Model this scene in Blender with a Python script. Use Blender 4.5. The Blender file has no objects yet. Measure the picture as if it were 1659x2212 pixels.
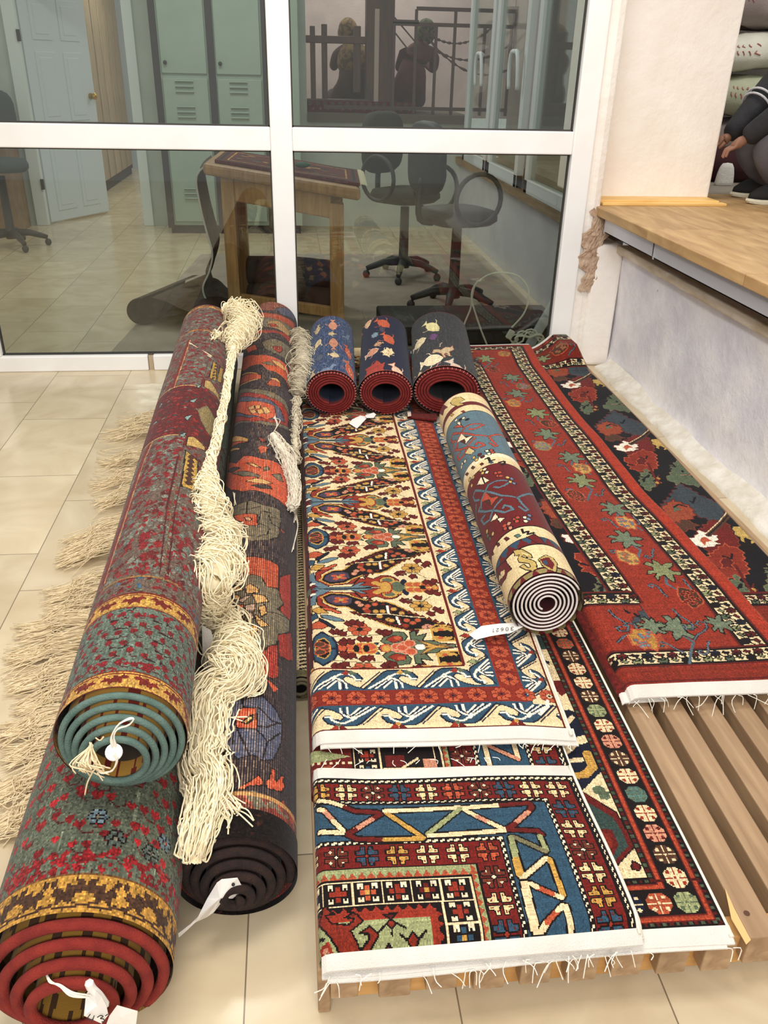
import bpy, math, random
import numpy as np
from mathutils import Vector, Matrix
random.seed(7); RNG = np.random.default_rng(7)
C = bpy.context.scene.collection
R_ = math.radians
# ---------------------------------------------------------------- camera geometry (metres; X right along the glazing, Y into the room, Z up)
CAM_H, FPX = 1.55, 1800.0
YAW, PIT, ROL = R_(6.537), R_(28.073), R_(-1.344)
def _rot():
    cy, sy, cp, sp, cr, sr = math.cos(YAW), math.sin(YAW), math.cos(PIT), math.sin(PIT), math.cos(ROL), math.sin(ROL)
    f = np.array([sy*cp, cy*cp, -sp]); r = np.array([cy, -sy, 0.]); d = np.cross(f, r)
    return np.array([cr*r+sr*d, -sr*r+cr*d, f])
RM = _rot(); EYE = np.array([0, 0, CAM_H])
def ray(x, y): return RM.T @ np.array([(x-829.5)/FPX, (y-1106)/FPX, 1.])
def onZ(x, y, z=0.):
    d = ray(x, y); return EYE + d*((z-CAM_H)/d[2])
def onY(x, y, yy):
    d = ray(x, y); return EYE + d*(yy/d[1])
def onX(x, y, xx):
    d = ray(x, y); return EYE + d*(xx/d[0])
# ---------------------------------------------------------------- objects
WL = {}
def tag(o, label=None, cat=None, group=None, kind=None):
    if label: o['label'] = label
    if cat: o['category'] = cat
    if group: o['group'] = group
    if kind: o['kind'] = kind
    return o
def thing(name, label, cat, loc=(0, 0, 0), group=None):
    o = bpy.data.objects.new(name, None); C.objects.link(o); o.location = loc; o.empty_display_size = .05
    WL[o] = np.array(loc, float); return tag(o, label, cat, group)
def link(name, me, parent=None, mats=(), smooth=False):
    o = bpy.data.objects.new(name, me); C.objects.link(o)
    for m in mats: me.materials.append(m)
    if smooth: me.polygons.foreach_set('use_smooth', np.ones(len(me.polygons), dtype=bool))
    n = len(me.vertices); co = np.empty(n*3, np.float32); me.vertices.foreach_get('co', co); co = co.reshape(-1, 3)
    lo, hi = co.min(0), co.max(0); org = np.array([(lo[0]+hi[0])/2, (lo[1]+hi[1])/2, lo[2]])
    base = np.zeros(3)
    if parent is not None:
        o.parent = parent; base = WL[parent]
    co -= org.astype(np.float32); me.vertices.foreach_set('co', co.ravel()); me.update()
    o.location = org - base; WL[o] = org
    return o
class MB:
    """collects shapes into ONE mesh"""
    def __init__(s): s.v = []; s.f = []; s.m = []; s.n = 0
    def add(s, v, f, mi=0):
        v = np.asarray(v, float); s.v.append(v); s.f += [tuple(i+s.n for i in q) for q in f]; s.m += [mi]*len(f); s.n += len(v); return s
    def box(s, x0, x1, y0, y1, z0, z1, mi=0):
        v = [(x, y, z) for z in (z0, z1) for y in (y0, y1) for x in (x0, x1)]
        return s.add(v, [(0, 2, 3, 1), (4, 5, 7, 6), (0, 1, 5, 4), (2, 6, 7, 3), (0, 4, 6, 2), (1, 3, 7, 5)], mi)
    def obox(s, c, ax, ay, az, hx, hy, hz, mi=0):
        c, ax, ay, az = (np.array(a, float) for a in (c, ax, ay, az))
        v = [c+ax*hx*i+ay*hy*j+az*hz*k for k in (-1, 1) for j in (-1, 1) for i in (-1, 1)]
        return s.add(v, [(0, 2, 3, 1), (4, 5, 7, 6), (0, 1, 5, 4), (2, 6, 7, 3), (0, 4, 6, 2), (1, 3, 7, 5)], mi)
    def bar(s, a, b, w, h, up=(0, 0, 1), mi=0):
        a, b = np.array(a, float), np.array(b, float); d = b-a; L = np.linalg.norm(d); d /= L
        x = np.cross(d, up); x /= np.linalg.norm(x); z = np.cross(x, d)
        return s.obox((a+b)/2, x, d, z, w/2, L/2, h/2, mi)
    def prism(s, poly, z0, z1, mi=0):
        n = len(poly); v = [(x, y, z0) for x, y in poly]+[(x, y, z1) for x, y in poly]
        return s.add(v, [tuple(range(n))[::-1], tuple(range(n, 2*n))]+[(i, (i+1) % n, n+(i+1) % n, n+i) for i in range(n)], mi)
    def tube(s, pts, r, n=8, mi=0, caps=True, closed=False):
        p = np.asarray(pts, float); k = len(p); rr = np.broadcast_to(np.asarray(r, float), (k,))
        t = np.gradient(p, axis=0) if not closed else np.roll(p, -1, 0)-np.roll(p, 1, 0)
        t /= np.linalg.norm(t, axis=1)[:, None]+1e-12
        u = np.cross(t[0], (0, 0, 1.)); u = np.cross(t[0], (1., 0, 0)) if np.linalg.norm(u) < .1 else u
        v = []; a = np.linspace(0, 2*np.pi, n, endpoint=False)
        for i in range(k):
            u = u-t[i]*(u@t[i]); u /= np.linalg.norm(u)+1e-12; w = np.cross(t[i], u)
            v.append(p[i]+rr[i]*(np.cos(a)[:, None]*u+np.sin(a)[:, None]*w))
        v = np.concatenate(v); f = []
        for i in range(k if closed else k-1):
            j = (i+1) % k
            f += [(i*n+q, i*n+(q+1) % n, j*n+(q+1) % n, j*n+q) for q in range(n)]
        if caps and not closed: f += [tuple(range(n))[::-1], tuple((k-1)*n+q for q in range(n))]
        return s.add(v, f, mi)
    def lathe(s, prof, c=(0, 0, 0), n=24, mi=0, sx=1, sy=1):
        a = np.linspace(0, 2*np.pi, n, endpoint=False); v = []
        for r, z in prof: v += [(c[0]+sx*r*math.cos(q), c[1]+sy*r*math.sin(q), c[2]+z) for q in a]
        k = len(prof); f = [(i*n+q, i*n+(q+1) % n, (i+1)*n+(q+1) % n, (i+1)*n+q) for i in range(k-1) for q in range(n)]
        return s.add(v, f+[tuple(range(n))[::-1], tuple((k-1)*n+q for q in range(n))], mi)
    def ball(s, c, rx, ry, rz, n=16, m=10, mi=0):
        pr = [(max(1e-4, math.sin(math.pi*i/m)), -math.cos(math.pi*i/m)) for i in range(m+1)]
        a = np.linspace(0, 2*np.pi, n, endpoint=False)
        v = [(c[0]+rx*r*math.cos(q), c[1]+ry*r*math.sin(q), c[2]+rz*z) for r, z in pr for q in a]
        return s.add(v, [(i*n+q, i*n+(q+1) % n, (i+1)*n+(q+1) % n, (i+1)*n+q) for i in range(m) for q in range(n)], mi)
    def grid(s, P, mi=0):
        P = np.asarray(P, float); a, b = P.shape[:2]
        return s.add(P.reshape(-1, 3), [(i*b+j, i*b+j+1, (i+1)*b+j+1, (i+1)*b+j) for i in range(a-1) for j in range(b-1)], mi)
    def build(s, name, mats, parent=None, smooth=False, bevel=0, seg=2, sub=0):
        me = bpy.data.meshes.new(name); me.from_pydata(np.concatenate(s.v).tolist(), [], s.f); me.update()
        mats = mats if isinstance(mats, (list, tuple)) else [mats]
        me.polygons.foreach_set('material_index', np.array(s.m, np.int32))
        o = link(name, me, parent, mats, smooth)
        if bevel:
            b = o.modifiers.new('b', 'BEVEL'); b.width = bevel; b.segments = seg; b.limit_method = 'ANGLE'; b.angle_limit = R_(40)
        if sub:
            b = o.modifiers.new('s', 'SUBSURF'); b.levels = b.render_levels = sub
        return o
def struct(o): o['kind'] = 'structure'; return o
# ---------------------------------------------------------------- materials
def lin(c):
    c = np.asarray(c, float)/255.; return np.where(c <= .04045, c/12.92, ((c+.055)/1.055)**2.4)
def new_mat(name):
    m = bpy.data.materials.new(name); m.use_nodes = True; nt = m.node_tree
    return m, nt, nt.nodes['Principled BSDF']
def L4(c): return (*lin(c), 1)
def mat(name, col, rough=.6, metal=0, noise=0, scale=8, col2=None, bump=0, bscale=60, stretch=None, spec=.5, emit=0, detail=4, lo=.35, hi=.7):
    m, nt, b = new_mat(name); N = nt.nodes; K = nt.links.new
    b.inputs['Base Color'].default_value = L4(col); b.inputs['Roughness'].default_value = rough; b.inputs['Metallic'].default_value = metal
    b.inputs['Specular IOR Level'].default_value = spec
    tc = N.new('ShaderNodeTexCoord'); mp = N.new('ShaderNodeMapping'); K(tc.outputs['Object'], mp.inputs[0])
    if stretch: mp.inputs['Scale'].default_value = stretch
    if col2 is not None:
        n = N.new('ShaderNodeTexNoise'); n.inputs['Scale'].default_value = scale; n.inputs['Detail'].default_value = detail; K(mp.outputs[0], n.inputs[0])
        r = N.new('ShaderNodeValToRGB'); r.color_ramp.elements[0].position = lo; r.color_ramp.elements[1].position = hi
        r.color_ramp.elements[0].color = L4(col); r.color_ramp.elements[1].color = L4(col2); K(n.outputs[0], r.inputs[0]); K(r.outputs[0], b.inputs['Base Color'])
    if bump:
        n = N.new('ShaderNodeTexNoise'); n.inputs['Scale'].default_value = bscale; n.inputs['Detail'].default_value = 5; K(mp.outputs[0], n.inputs[0])
        q = N.new('ShaderNodeBump'); q.inputs['Strength'].default_value = bump; q.inputs['Distance'].default_value = .01; K(n.outputs[0], q.inputs['Height']); K(q.outputs[0], b.inputs['Normal'])
    if emit:
        b.inputs['Emission Color'].default_value = L4(col); b.inputs['Emission Strength'].default_value = emit
    return m
def pile_mat(name, rough=.95, bump=.3, bs=420):
    m, nt, b = new_mat(name); N = nt.nodes; K = nt.links.new
    a = N.new('ShaderNodeAttribute'); a.attribute_name = 'Col'; K(a.outputs['Color'], b.inputs['Base Color'])
    b.inputs['Roughness'].default_value = rough; b.inputs['Specular IOR Level'].default_value = .12
    b.inputs['Sheen Weight'].default_value = .08
    tc = N.new('ShaderNodeTexCoord'); n = N.new('ShaderNodeTexNoise'); n.inputs['Scale'].default_value = bs; n.inputs['Detail'].default_value = 2; K(tc.outputs['Object'], n.inputs[0])
    q = N.new('ShaderNodeBump'); q.inputs['Strength'].default_value = bump; q.inputs['Distance'].default_value = .003; K(n.outputs[0], q.inputs['Height']); K(q.outputs[0], b.inputs['Normal'])
    return m
PILE = pile_mat('wool_pile')
# ---------------------------------------------------------------- woven colour fields: one colour per knot
class Cv:
    def __init__(s, u0, u1, v0, v1, d, base, dv=None):
        s.u0, s.u1, s.v0, s.v1 = u0, u1, v0, v1; dv = dv or d
        s.nu = max(2, int(round((u1-u0)/d))); s.nv = max(2, int(round((v1-v0)/dv))); s.du = (u1-u0)/s.nu; s.dv = (v1-v0)/s.nv
        s.a = np.empty((s.nv, s.nu, 3), np.float32); s.a[:] = base
        s.U = u0+(np.arange(s.nu)+.5)*s.du; s.V = v0+(np.arange(s.nv)+.5)*s.dv
    def win(s, a, b, c, d):
        return (max(0, int((a-s.u0)/s.du)), min(s.nu, int((b-s.u0)/s.du)+2), max(0, int((c-s.v0)/s.dv)), min(s.nv, int((d-s.v0)/s.dv)+2))
    def rect(s, u0, u1, v0, v1, col):
        i = (s.U >= min(u0, u1)) & (s.U < max(u0, u1)); j = (s.V >= min(v0, v1)) & (s.V < max(v0, v1)); s.a[np.ix_(j, i)] = col; return s
    def mask(s, pts):
        p = np.asarray(pts, float); i0, i1, j0, j1 = s.win(p[:, 0].min(), p[:, 0].max(), p[:, 1].min(), p[:, 1].max())
        if i1 <= i0 or j1 <= j0: return None
        X, Y = np.meshgrid(s.U[i0:i1], s.V[j0:j1]); m = np.zeros(X.shape, bool); q = np.roll(p, -1, 0)
        for (x1, y1), (x2, y2) in zip(p, q):
            if y1 == y2: continue
            m ^= ((y1 > Y) != (y2 > Y)) & (X < (x2-x1)*(Y-y1)/(y2-y1)+x1)
        return (slice(j0, j1), slice(i0, i1)), m
    def poly(s, pts, col, line=None, w=0):
        r = s.mask(pts)
        if r is not None and col is not None: s.a[r[0]][r[1]] = col
        if line is not None: s.stroke(list(pts)+[pts[0]], w, line)
        return s
    def stroke(s, pts, w, col):
        p = np.asarray(pts, float); h = w/2
        for (x1, y1), (x2, y2) in zip(p[:-1], p[1:]):
            i0, i1, j0, j1 = s.win(min(x1, x2)-h, max(x1, x2)+h, min(y1, y2)-h, max(y1, y2)+h)
            if i1 <= i0 or j1 <= j0: continue
            X, Y = np.meshgrid(s.U[i0:i1], s.V[j0:j1]); dx, dy = x2-x1, y2-y1; L = dx*dx+dy*dy+1e-12
            t = np.clip(((X-x1)*dx+(Y-y1)*dy)/L, 0, 1); s.a[j0:j1, i0:i1][(X-x1-t*dx)**2+(Y-y1-t*dy)**2 < h*h] = col
        return s
    def ell(s, cx, cy, rx, ry, col, line=None, w=0, n=20):
        a = np.linspace(0, 2*np.pi, n, endpoint=False); return s.poly(np.c_[cx+rx*np.cos(a), cy+ry*np.sin(a)], col, line, w)
    def put(s, motif, M, pal=None):
        """motif: list of (kind, points, colour key, [width]); M: function local->(u,v)"""
        for it in motif:
            k, pts, c = it[0], it[1], it[2]; c = PAL[c] if isinstance(c, str) else c
            P = [M(*q) for q in pts]
            if k == 'p': s.poly(P, c, *( (PAL[it[3]], it[4]) if len(it) > 4 else ()))
            else: s.stroke(P, it[3], c)
        return s
    def dirt(s, amt=.07, row=.03, col=.02):
        g = RNG.normal(1, amt, s.a.shape[:2])*(1+RNG.normal(0, row, (s.nv, 1)))*(1+RNG.normal(0, col, (1, s.nu)))
        s.a *= np.clip(g, .6, 1.4)[..., None]; lu = (s.a @ np.array([.3, .59, .11], np.float32))[..., None]; s.a = 255*(np.clip((lu+(s.a-lu)*.84), 0, 255)/255)**1.11*np.array([.97, .95, .92], np.float32); s.a = np.clip(s.a, 0, 255); return s
PAL = dict(cream=(226, 204, 160), ivory=(238, 222, 188), maroon=(112, 30, 26), red=(158, 50, 32), orange=(194, 86, 52), navy=(28, 34, 58), blue=(50, 85, 111),
           black=(30, 22, 22), gold=(196, 150, 66), green=(92, 108, 84), teal=(86, 122, 116), olive=(120, 116, 84), grey=(98, 92, 82), brown=(92, 58, 42), pink=(206, 140, 112),
           sage=(150, 158, 110), purple=(78, 66, 92), white=(240, 232, 215), yellow=(210, 176, 92), steel=(98, 126, 142))
PAL = {k: np.array(v, float) for k, v in PAL.items()}
def sheet(name, cv, S, parent, mats=None, skirt=0, extra=None):
    """a woven sheet: grid of knots laid on the surface S(U,V)->xyz, edges turned down by skirt"""
    U, V = np.meshgrid(np.linspace(cv.u0, cv.u1, cv.nu+1), np.linspace(cv.v0, cv.v1, cv.nv+1))
    P = np.stack(S(U, V), -1).astype(np.float32); nu, nv = cv.nu, cv.nv
    idx = np.arange((nu+1)*(nv+1)).reshape(nv+1, nu+1)
    F = np.stack([idx[:-1, :-1], idx[:-1, 1:], idx[1:, 1:], idx[1:, :-1]], -1).reshape(-1, 4); col = cv.a.reshape(-1, 3); verts = P.reshape(-1, 3)
    if skirt:
        ring = np.concatenate([idx[0, :], idx[1:, -1], idx[-1, -2::-1], idx[-2:0:-1, 0]])
        rc = np.concatenate([cv.a[0], cv.a[:, -1], cv.a[-1, ::-1], cv.a[::-1, 0]])
        low = verts[ring].copy(); low[:, 2] -= skirt; n0 = len(verts); verts = np.concatenate([verts, low]); k = len(ring); i = np.arange(k); j = (i+1) % k
        F = np.concatenate([F, np.stack([ring[j], ring[i], n0+i, n0+j], -1)]); col = np.concatenate([col, rc[:k] if len(rc) >= k else np.resize(rc, (k, 3))])
    return colmesh(name, verts, F, col, parent, mats or [PILE])
def colmesh(name, verts, F, col, parent, mats, smooth=False):
    me = bpy.data.meshes.new(name); nf = len(F)
    me.vertices.add(len(verts)); me.vertices.foreach_set('co', np.asarray(verts, np.float32).ravel())
    me.loops.add(nf*4); me.loops.foreach_set('vertex_index', np.asarray(F, np.int32).ravel())
    me.polygons.add(nf); me.polygons.foreach_set('loop_start', np.arange(nf, dtype=np.int32)*4); me.polygons.foreach_set('loop_total', np.full(nf, 4, np.int32))
    me.update(calc_edges=True)
    at = me.color_attributes.new('Col', 'BYTE_COLOR', 'CORNER')
    c4 = np.ones((nf*4, 4), np.float32); c4[:, :3] = np.repeat(np.asarray(col, np.float32)/255., 4, 0); at.data.foreach_set('color_srgb', c4.ravel())
    o = link(name, me, parent, mats, smooth); return o
def crop(ox, oy, s, txt):
    """points read off an enlarged view: 'x,y x,y' -> list of photo coordinates"""
    return [(ox+s*float(a), oy+s*float(b)) for a, b in (t.split(',') for t in txt.split())]
def smooth_path(pts, n):
    p = np.asarray(pts, float); k = len(p); t = np.linspace(0, k-1, n); i = np.clip(t.astype(int), 0, k-2); f = (t-i)[:, None]
    g = lambda j: p[np.clip(j, 0, k-1)]
    a, b, c, d = g(i-1), g(i), g(i+1), g(i+2)
    return .5*((2*b)+(-a+c)*f+(2*a-5*b+4*c-d)*f*f+(-a+3*b-3*c+d)*f**3)
# ================================================================ the setting
YW = 4.72
def floor_mat():
    m, nt, b = new_mat('marble_tiles'); N = nt.nodes; K = nt.links.new
    tc = N.new('ShaderNodeTexCoord'); mp = N.new('ShaderNodeMapping'); K(tc.outputs['Object'], mp.inputs[0])
    sx = N.new('ShaderNodeSeparateXYZ'); K(mp.outputs[0], sx.inputs[0])
    TW, TL = .3993, .648
    def M(op, a, bb=None, c=None):
        n = N.new('ShaderNodeMath'); n.operation = op
        for i, x in enumerate((a, bb, c)):
            if x is None: continue
            if isinstance(x, (int, float)): n.inputs[i].default_value = x
            else: K(x, n.inputs[i])
        return n.outputs[0]
    xs = M('DIVIDE', M('ADD', sx.outputs[0], .1305+4*TW), TW); cx = M('FLOOR', xs); fx = M('FRACT', xs)
    off = M('MULTIPLY', M('FRACT', M('MULTIPLY', M('ADD', cx, 3.), .37)), TL)
    ys = M('DIVIDE', M('ADD', M('ADD', sx.outputs[1], -2.965+10*TL), off), TL); cy = M('FLOOR', ys); fy = M('FRACT', ys)
    dx = M('MULTIPLY', M('MINIMUM', fx, M('SUBTRACT', 1, fx)), TW); dy = M('MULTIPLY', M('MINIMUM', fy, M('SUBTRACT', 1, fy)), TL)
    line = M('LESS_THAN', M('MINIMUM', dx, dy), .0016)
    n1 = N.new('ShaderNodeTexNoise'); n1.inputs['Scale'].default_value = 3.2; n1.inputs['Detail'].default_value = 7; n1.inputs['Distortion'].default_value = 1.4
    cc = N.new('ShaderNodeCombineXYZ'); K(cx, cc.inputs[0]); K(cy, cc.inputs[1]); wn = N.new('ShaderNodeTexWhiteNoise'); wn.noise_dimensions = '2D'; K(cc.outputs[0], wn.inputs['Vector'])
    va = N.new('ShaderNodeVectorMath'); va.operation = 'MULTIPLY_ADD'; K(wn.outputs['Color'], va.inputs[0]); va.inputs[1].default_value = (9, 9, 9); K(mp.outputs[0], va.inputs[2]); K(va.outputs[0], n1.inputs[0])
    r = N.new('ShaderNodeValToRGB'); e = r.color_ramp.elements; e[0].position = .3; e[0].color = L4((196, 177, 144)); e[1].position = .72; e[1].color = L4((219, 203, 172)); K(n1.outputs[0], r.inputs[0])
    hv = N.new('ShaderNodeHueSaturation'); K(r.outputs[0], hv.inputs['Color']); K(M('ADD', M('MULTIPLY', wn.outputs['Value'], .12), .93), hv.inputs['Value'])
    mx = N.new('ShaderNodeMixRGB'); K(line, mx.inputs[0]); K(hv.outputs[0], mx.inputs[1]); mx.inputs[2].default_value = L4((128, 112, 90)); K(mx.outputs[0], b.inputs['Base Color'])
    n2 = N.new('ShaderNodeTexNoise'); n2.inputs['Scale'].default_value = 14; K(mp.outputs[0], n2.inputs[0]); K(M('ADD', M('MULTIPLY', n2.outputs[0], .25), .06), b.inputs['Roughness'])
    return m
M_FLOOR = floor_mat()
fl = MB().box(-7, 4.5, -4, 16, -.06, 0).build('floor', M_FLOOR)
fl.data.vertices.foreach_get  # world-aligned tiles: keep the origin at the world origin
_co = np.empty(len(fl.data.vertices)*3, np.float32); fl.data.vertices.foreach_get('co', _co); _co = _co.reshape(-1, 3)+WL[fl].astype(np.float32); fl.data.vertices.foreach_set('co', _co.ravel()); fl.location = (0, 0, 0)
struct(fl)
M_PVC = mat('white_frame_paint', (251, 250, 248), .35, col2=(245, 243, 240), scale=5)
M_PLASTER = mat('rough_cream_plaster', (252, 247, 240), .9, col2=(245, 236, 226), scale=5, bump=.5, bscale=28)
def lowwall_mat():
    m, nt, b = new_mat('chipped_lavender_plaster'); N = nt.nodes; K = nt.links.new
    tc = N.new('ShaderNodeTexCoord')
    n = N.new('ShaderNodeTexNoise'); n.inputs['Scale'].default_value = 3.5; n.inputs['Detail'].default_value = 8; n.inputs['Roughness'].default_value = .65; K(tc.outputs['Object'], n.inputs[0])
    r = N.new('ShaderNodeValToRGB'); e = r.color_ramp.elements; e[0].position = .38; e[0].color = L4((222, 220, 228)); e[1].position = .62; e[1].color = L4((244, 242, 244)); K(n.outputs[0], r.inputs[0])
    n3 = N.new('ShaderNodeTexNoise'); n3.inputs['Scale'].default_value = 9; n3.inputs['Detail'].default_value = 9; n3.inputs['Roughness'].default_value = .75; K(tc.outputs['Object'], n3.inputs[0])
    r3 = N.new('ShaderNodeValToRGB'); r3.color_ramp.elements[0].position = .68; r3.color_ramp.elements[1].position = .72; r3.color_ramp.elements[0].color = (0, 0, 0, 1); K(n3.outputs[0], r3.inputs[0])
    mx = N.new('ShaderNodeMixRGB'); K(r3.outputs[0], mx.inputs[0]); K(r.outputs[0], mx.inputs[1]); mx.inputs[2].default_value = L4((176, 165, 158)); K(mx.outputs[0], b.inputs['Base Color'])
    b.inputs['Roughness'].default_value = .85
    q = N.new('ShaderNodeBump'); q.inputs['Strength'].default_value = .9; q.inputs['Distance'].default_value = .025; K(n.outputs[0], q.inputs['Height']); K(q.outputs[0], b.inputs['Normal'])
    return m
M_LOW = lowwall_mat()
def glass_mat(nm='window_glass', fr=1.1):
    m = bpy.data.materials.new(nm); m.use_nodes = True; nt = m.node_tree; N = nt.nodes; K = nt.links.new; N.clear()
    o = N.new('ShaderNodeOutputMaterial'); t = N.new('ShaderNodeBsdfTransparent'); t.inputs[0].default_value = (.86, .9, .87, 1)
    g = N.new('ShaderNodeBsdfGlossy'); g.inputs['Roughness'].default_value = .015; g.inputs[0].default_value = (1, 1, 1, 1)
    f = N.new('ShaderNodeFresnel'); f.inputs['IOR'].default_value = 1.55; mth = N.new('ShaderNodeMath'); mth.operation = 'MULTIPLY'; mth.inputs[1].default_value = fr; K(f.outputs[0], mth.inputs[0])
    mx = N.new('ShaderNodeMixShader'); K(mth.outputs[0], mx.inputs[0]); K(t.outputs[0], mx.inputs[1]); K(g.outputs[0], mx.inputs[2]); K(mx.outputs[0], o.inputs[0]); return m
M_GLASS = glass_mat(); M_GLASS_LOW = glass_mat('low_reflection_glass', .3); M_GASK = mat('dark_gasket', (58, 54, 50), .7)  # second glass: same pane with its mirror reflection turned down
# window_1: glazed partition with a cross of white bars
w = thing('window_1', 'large white framed glazed partition between the two rooms', 'window', (0, YW, 0)); struct(w)
del w['label']; del w['category']
ZT0, ZT1, TOP = 1.16, 1.272, 2.62; ML, MR = -.092, .02; JR = 1.497; JL = -1.62
MB().box(JL-1.3, -.83, YW-.045, YW+.03, 0, .088).build('bottom_rail', M_PVC, w, bevel=.006)
MB().box(-.80, JR, YW-.045, YW+.03, 0, .088).build('bottom_rail', M_PVC, w, bevel=.006)
MB().box(-.827, -.803, YW-.03, YW+.02, 0, .08).build('rail_joint', mat('grimy_joint', (188, 168, 140), .8), w)
MB().box(ML, MR, YW-.05, YW+.03, .088, TOP).build('mullion', M_PVC, w, bevel=.008)
MB().box(JL-.11, JL, YW-.05, YW+.03, .088, TOP).build('jamb', M_PVC, w, bevel=.008)
MB().box(JR, JR+.115, YW-.05, YW+.03, 0, TOP).build('jamb', M_PVC, w, bevel=.008)
MB().box(JL-1.3, JL-.11, YW-.045, YW+.03, ZT0, ZT1).build('transom', M_PVC, w, bevel=.006)
for a, b in ((JL, ML), (MR, JR)):
    MB().box(a, b, YW-.045, YW+.03, ZT0, ZT1).build('transom', M_PVC, w, bevel=.006)
for a, b in ((JL-1.3, JL-.11), (JL, ML), (MR, JR)):
    for c, d in ((.088, ZT0), (ZT1, TOP)):
        MB().box(a, b, YW-.004, YW+.004, c, d).build('glass_pane', M_GLASS, w)
        g = MB()
        for q in ((a, b, c, c+.007), (a, b, d-.007, d), (a, a+.007, c, d), (b-.007, b, c, d)): g.box(q[0], q[1], YW-.012, YW+.012, q[2], q[3])
        g.build('gasket', M_GASK, w)
# stub of wall beside the frame with a hollow rounded corner, then the pillar
M_BRK = mat('broken_rubble_edge', (206, 182, 158), .95, col2=(158, 124, 98), scale=16, bump=.8, bscale=40)
pr = [(JR+.115, YW-.03), (1.66, YW-.035), (1.70, YW-.02), (1.705, YW+.03), (1.70, 4.945), (1.66, 4.99), (JR+.115, 4.99)]
struct(MB().prism(pr, 0, TOP).build('wall_back', M_PLASTER, bevel=.012, seg=3))
low = MB(); pl = [(1.69, YW-.05), (1.855, YW-.075), (1.855, 4.99), (1.69, 4.99)]
low.prism(pl, 0, .70); struct(low.build('wall_back_corner', M_PLASTER, bevel=.02, seg=3))
struct(MB().box(1.70, 2.43, 4.94, 5.55, .9, TOP).build('wall_pillar', M_PLASTER, bevel=.012, seg=3))
# right: low plastered wall, rough curb, stone ledge, timber platform on aluminium
ny, nz = 60, 16; Yg, Zg = np.meshgrid(np.linspace(-.5, YW-.03, ny), np.linspace(0, .655, nz))
Xg = 1.862+.006*np.sin(Yg*3.1+Zg*4)+.004*np.sin(Yg*9+Zg*11)-.03*np.clip(1-Zg/.1, 0, 1)**2
low = MB().grid(np.stack([Xg, Yg, Zg], -1)); low.box(1.885, 2.3, -.5, YW-.03, 0, .655)
struct(low.build('wall_right', M_LOW, smooth=True))
cb = MB(); ys = np.linspace(-.5, YW-.1, 50)
P = []
for y in ys:
    j = .006*math.sin(y*7)+.004*math.sin(y*23); P.append([(1.765+j, y, 0), (1.768+j, y, .012), (1.80+j, y, .022), (1.832+j, y, .034), (1.862, y, .06)])
struct(cb.grid(np.array(P)).build('baseboard_right', mat('chalky_curb', (238, 234, 224), .9, col2=(214, 206, 190), scale=14, bump=.6, bscale=40), smooth=True))
M_STONE = mat('stained_stone_ledge', (190, 170, 138), .8, col2=(226, 216, 198), scale=7, stretch=(3, .8, 3), bump=.3)
struct(MB().box(1.812, 2.35, -.5, YW-.06, .655, .70).build('trim_ledge', M_STONE, bevel=.008))
struct(MB().box(1.98, 2.4, -.5, YW-.06, .70, .86).build('wall_under_platform', mat('brown_under_wall', (96, 72, 52), .9, col2=(140, 110, 82), scale=9)))  # mottled brown over the whole recessed face
M_ALU = mat('aluminium', (206, 206, 212), .35, metal=.35); M_ALUD = mat('channel_inner_dark', (26, 24, 24), .8)
def alu(name, y0, y1, lab):
    t = thing(name, lab, 'profile', (1.73, (y0+y1)/2, .775))
    MB().box(1.705, 1.709, y0, y1, .778, .85).box(1.705, 1.76, y0, y1, .846, .85).box(1.705, 1.76, y0, y1, .778, .782).box(1.756, 1.76, y0, y1, .778, .85).build('channel', M_ALU, t)
    MB().box(1.7085, 1.757, y1-.03, y1-.006, .781, .847).build('dark_insert', M_ALUD, t)  # solid near-black block painted as the shade inside the channel
    k = MB()
    for q in (0, .028, .052): k.box(1.703+q*.9, 1.707+q*.9, y1-.006, y1+.004, .772, .852)
    k.build('end_flange', M_ALU, t); return t
alu('aluminium_channel', 3.93, 4.60, 'short silver aluminium channel under the platform edge, beside the pillar')
alu('aluminium_channel', 1.2, 3.905, 'long silver aluminium channel under the platform edge, in front of the short one')
def wood(name, c1, c2, sx=(1, 1, 1), rough=.5, sc=6):
    m, nt, b = new_mat(name); N = nt.nodes; K = nt.links.new
    tc = N.new('ShaderNodeTexCoord'); mp = N.new('ShaderNodeMapping'); mp.inputs['Scale'].default_value = sx; K(tc.outputs['Object'], mp.inputs[0])
    n = N.new('ShaderNodeTexNoise'); n.inputs['Scale'].default_value = sc; n.inputs['Detail'].default_value = 8; n.inputs['Distortion'].default_value = .6; K(mp.outputs[0], n.inputs[0])
    r = N.new('ShaderNodeValToRGB'); e = r.color_ramp.elements; e[0].position = .32; e[0].color = L4(c1); e[1].position = .7; e[1].color = L4(c2); K(n.outputs[0], r.inputs[0])
    oi = N.new('ShaderNodeObjectInfo'); hv = N.new('ShaderNodeHueSaturation'); ma = N.new('ShaderNodeMath'); ma.operation = 'MULTIPLY_ADD'; ma.inputs[1].default_value = .16; ma.inputs[2].default_value = .92; K(oi.outputs['Random'], ma.inputs[0]); K(ma.outputs[0], hv.inputs['Value'])
    K(r.outputs[0], hv.inputs['Color']); K(hv.outputs[0], b.inputs['Base Color']); b.inputs['Roughness'].default_value = rough
    q = N.new('ShaderNodeBump'); q.inputs['Strength'].default_value = .15; q.inputs['Distance'].default_value = .004; K(n.outputs[0], q.inputs['Height']); K(q.outputs[0], b.inputs['Normal']); return m
M_PLY = wood('worn_timber_platform', (164, 126, 80), (202, 166, 114), (6, 1, 6), .55, 3)
M_PLYD = wood('grey_worn_boards', (120, 112, 100), (150, 142, 130), (1, 6, 6), .6, 3)
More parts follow.
